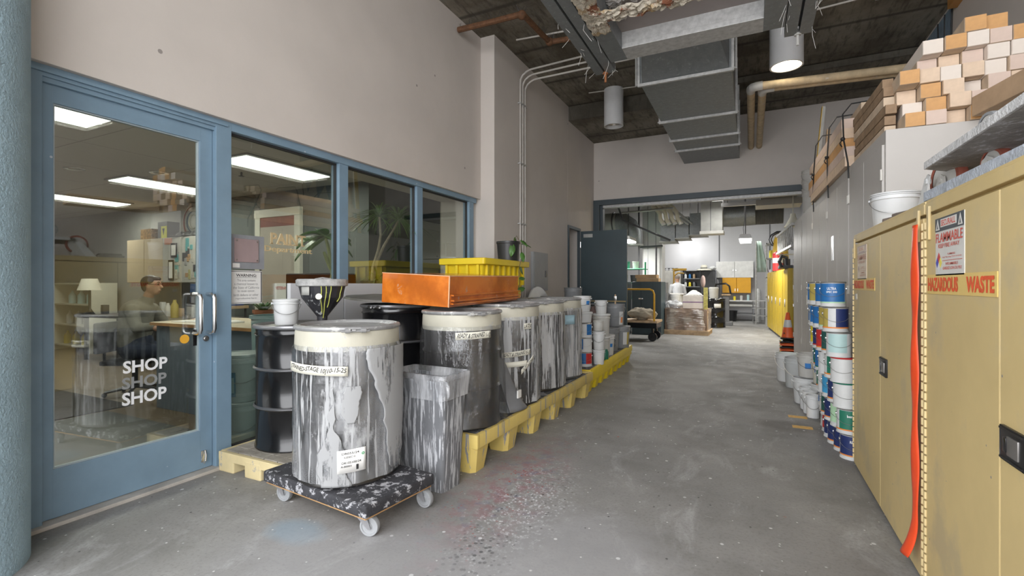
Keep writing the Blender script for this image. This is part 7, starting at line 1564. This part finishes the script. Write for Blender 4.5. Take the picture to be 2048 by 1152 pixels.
for y in (0, 0.9):
    for x in (0, 0.4): MB().box(x, x+0.03, y, y+0.03, 0, 2.6).build('post', galvd, t, smooth=False)
for z in (0.3, 0.9, 1.5, 2.1, 2.55): MB().box(0, 0.43, 0, 0.93, z, z+0.025).build('shelf', galvd, t, smooth=False)
rr = random.Random(41)
for k in range(12):
    z = (0.326, 0.926, 1.526, 2.126)[k % 4]
    simple('tin', MB().lathe([(0, 0), (0.09, 0), (0.09, 0.22), (0.08, 0.24), (0, 0.24)], seg=16), (cred, cwhite, cblue, cyel, cwhite, cgreen)[(k*5) % 6], (0.60, 17.15+(k//4)*0.25, z), 'tin on the steel shelf rack, %s from its near end, %s shelf' % (NTH[k//4], ORD[k % 4]), 'tin', 'tins on the steel shelf rack')
t = thing('fire_hose_reel', 'yellow and red equipment standing on the yellow cabinets', 'equipment', (0.62, 14.3, 1.65))
MB().lathe([(0, 0), (0.12, 0), (0.12, 0.45), (0.05, 0.5), (0, 0.5)], c=(0.0, -0.1, 0), seg=20).build('red_cylinder', cred, t); MB().lathe([(0.121, 0.2), (0.121, 0.33)], c=(0, -0.1, 0), seg=20).build('label', cwhite, t)
MB().lathe([(0, 0), (0.2, 0), (0.16, 0.5), (0.12, 0.62), (0, 0.62)], c=(0.08, 0.4, 0.32), seg=20).build('yellow_cowl', M('level_yellow', (0, 0, 0)), t); MB().tube([(0.08+0.24*math.cos(a/10*2*PI), 0.4, 0.85+0.2*math.sin(a/10*2*PI)) for a in range(10)], 0.04, 8, closed=True).build('black_hose', black, t); MB().box(-0.1, 0.3, 0.2, 0.6, 0, 0.32, bev=0.01).build('case', dkgrey, t, smooth=False)
t = thing('ladder', 'grey ladder lying on its side over the far yellow cabinets', 'ladder', (0.70, 11.3, 2.03), math.radians(3))
for z in (0, 0.42): MB().box(-0.03, 0.03, -0.5, 2.3, z, z+0.05, bev=0.004).build('rail', galvd, t, smooth=False)
for k in range(10): MB().cyl((0, -0.4+k*0.28, 0.03), (0, -0.4+k*0.28, 0.44), 0.014, seg=8).build('rung', galvd, t)
for y in (-0.1, 1.9): MB().box(0, 0.9, y, y+0.05, -0.03, 0.0).build('wall_bracket', galvd, t, smooth=False)
tg('clamp_set', MB().tube([(0.6, 11.95, 1.66), (0.55, 12.0, 1.8), (0.6, 12.1, 1.92), (0.7, 12.3, 1.9), (0.72, 12.5, 1.7)], 0.035, 8).box(0.55, 0.95, 12.0, 12.6, 1.65, 1.72, bev=0.01), dkgrey, 'dark clamps lying on the nearest tall yellow cabinet', 'clamps')
tg('lamp_hood', MB().lathe([(0.18, 0), (0.06, 0.22), (0.05, 0.3), (0, 0.3)], c=(0.85, 12.6, 2.6), seg=20).cyl((0.85, 12.6, 2.9), (0.85, 12.6, 4.6), 0.01, seg=6), tapem, 'cream conical lamp hood hanging above the ladder', 'lamp hood')
t = thing('green_screen', 'translucent pale green sheet hanging beside the shelf rack', 'sheet', (0.15, 17.5, 0.0)); f = lambda u, v: Vector((0.35*u*(0.4+0.6*(1-v)), 0.03*math.sin(u*12), 1.7+v*1.0)); MB().grid(f, 12, 6).build('sheet', M('pale_green_sheet', (0.38, 0.48, 0.42), 0.5), t, solid=0.004); MB().cyl((0.0, 0, 0), (0.0, 0, 2.7), 0.02, seg=8).build('pole', galvd, t)
# traffic cones
t = thing('traffic_cone', 'orange traffic cone with a white collar, topmost of the stack by the cabinets', 'traffic cone', (0.625, 10.55, 0.30))
oc = M('cone_orange', (0.80, 0.13, 0.03), 0.45, var=0.08)
MB().lathe([(0, 0.0), (0.105, 0.0), (0.03, 0.46), (0.022, 0.47), (0, 0.47)], seg=28).build('cone_body', oc, t); MB().lathe([(0.0755, 0.19), (0.0535, 0.33)], seg=28).build('collar', cwhite, t); MB().box(-0.13, 0.13, -0.13, 0.13, -0.03, 0.0, bev=0.01).build('base', black, t, smooth=False)
MB().text('A', plane_map((-0.01-0.07, -0.087, 0.06), (1, 0, 0), (0, 0.16, 1)), 0.035, 0.04, 0.02).build('mark', blk_ink, t)
for k in range(5):
    o = MB().box(-0.14, 0.14, -0.14, 0.14, 0, 0.028, bev=0.01).lathe([(0.115, 0.026), (0.10, 0.05), (0.095, 0.05)], seg=24).build('traffic_cone', oc if k in (1, 3) else black, smooth=False); o.location = (0.625+0.008*(k % 2), 10.55, k*0.05)
    tag(o, 'cone base showing under the topmost cone, %s from the floor' % ('lowest' if k == 0 else ORD[k]), 'traffic cone', 'nested traffic cones')
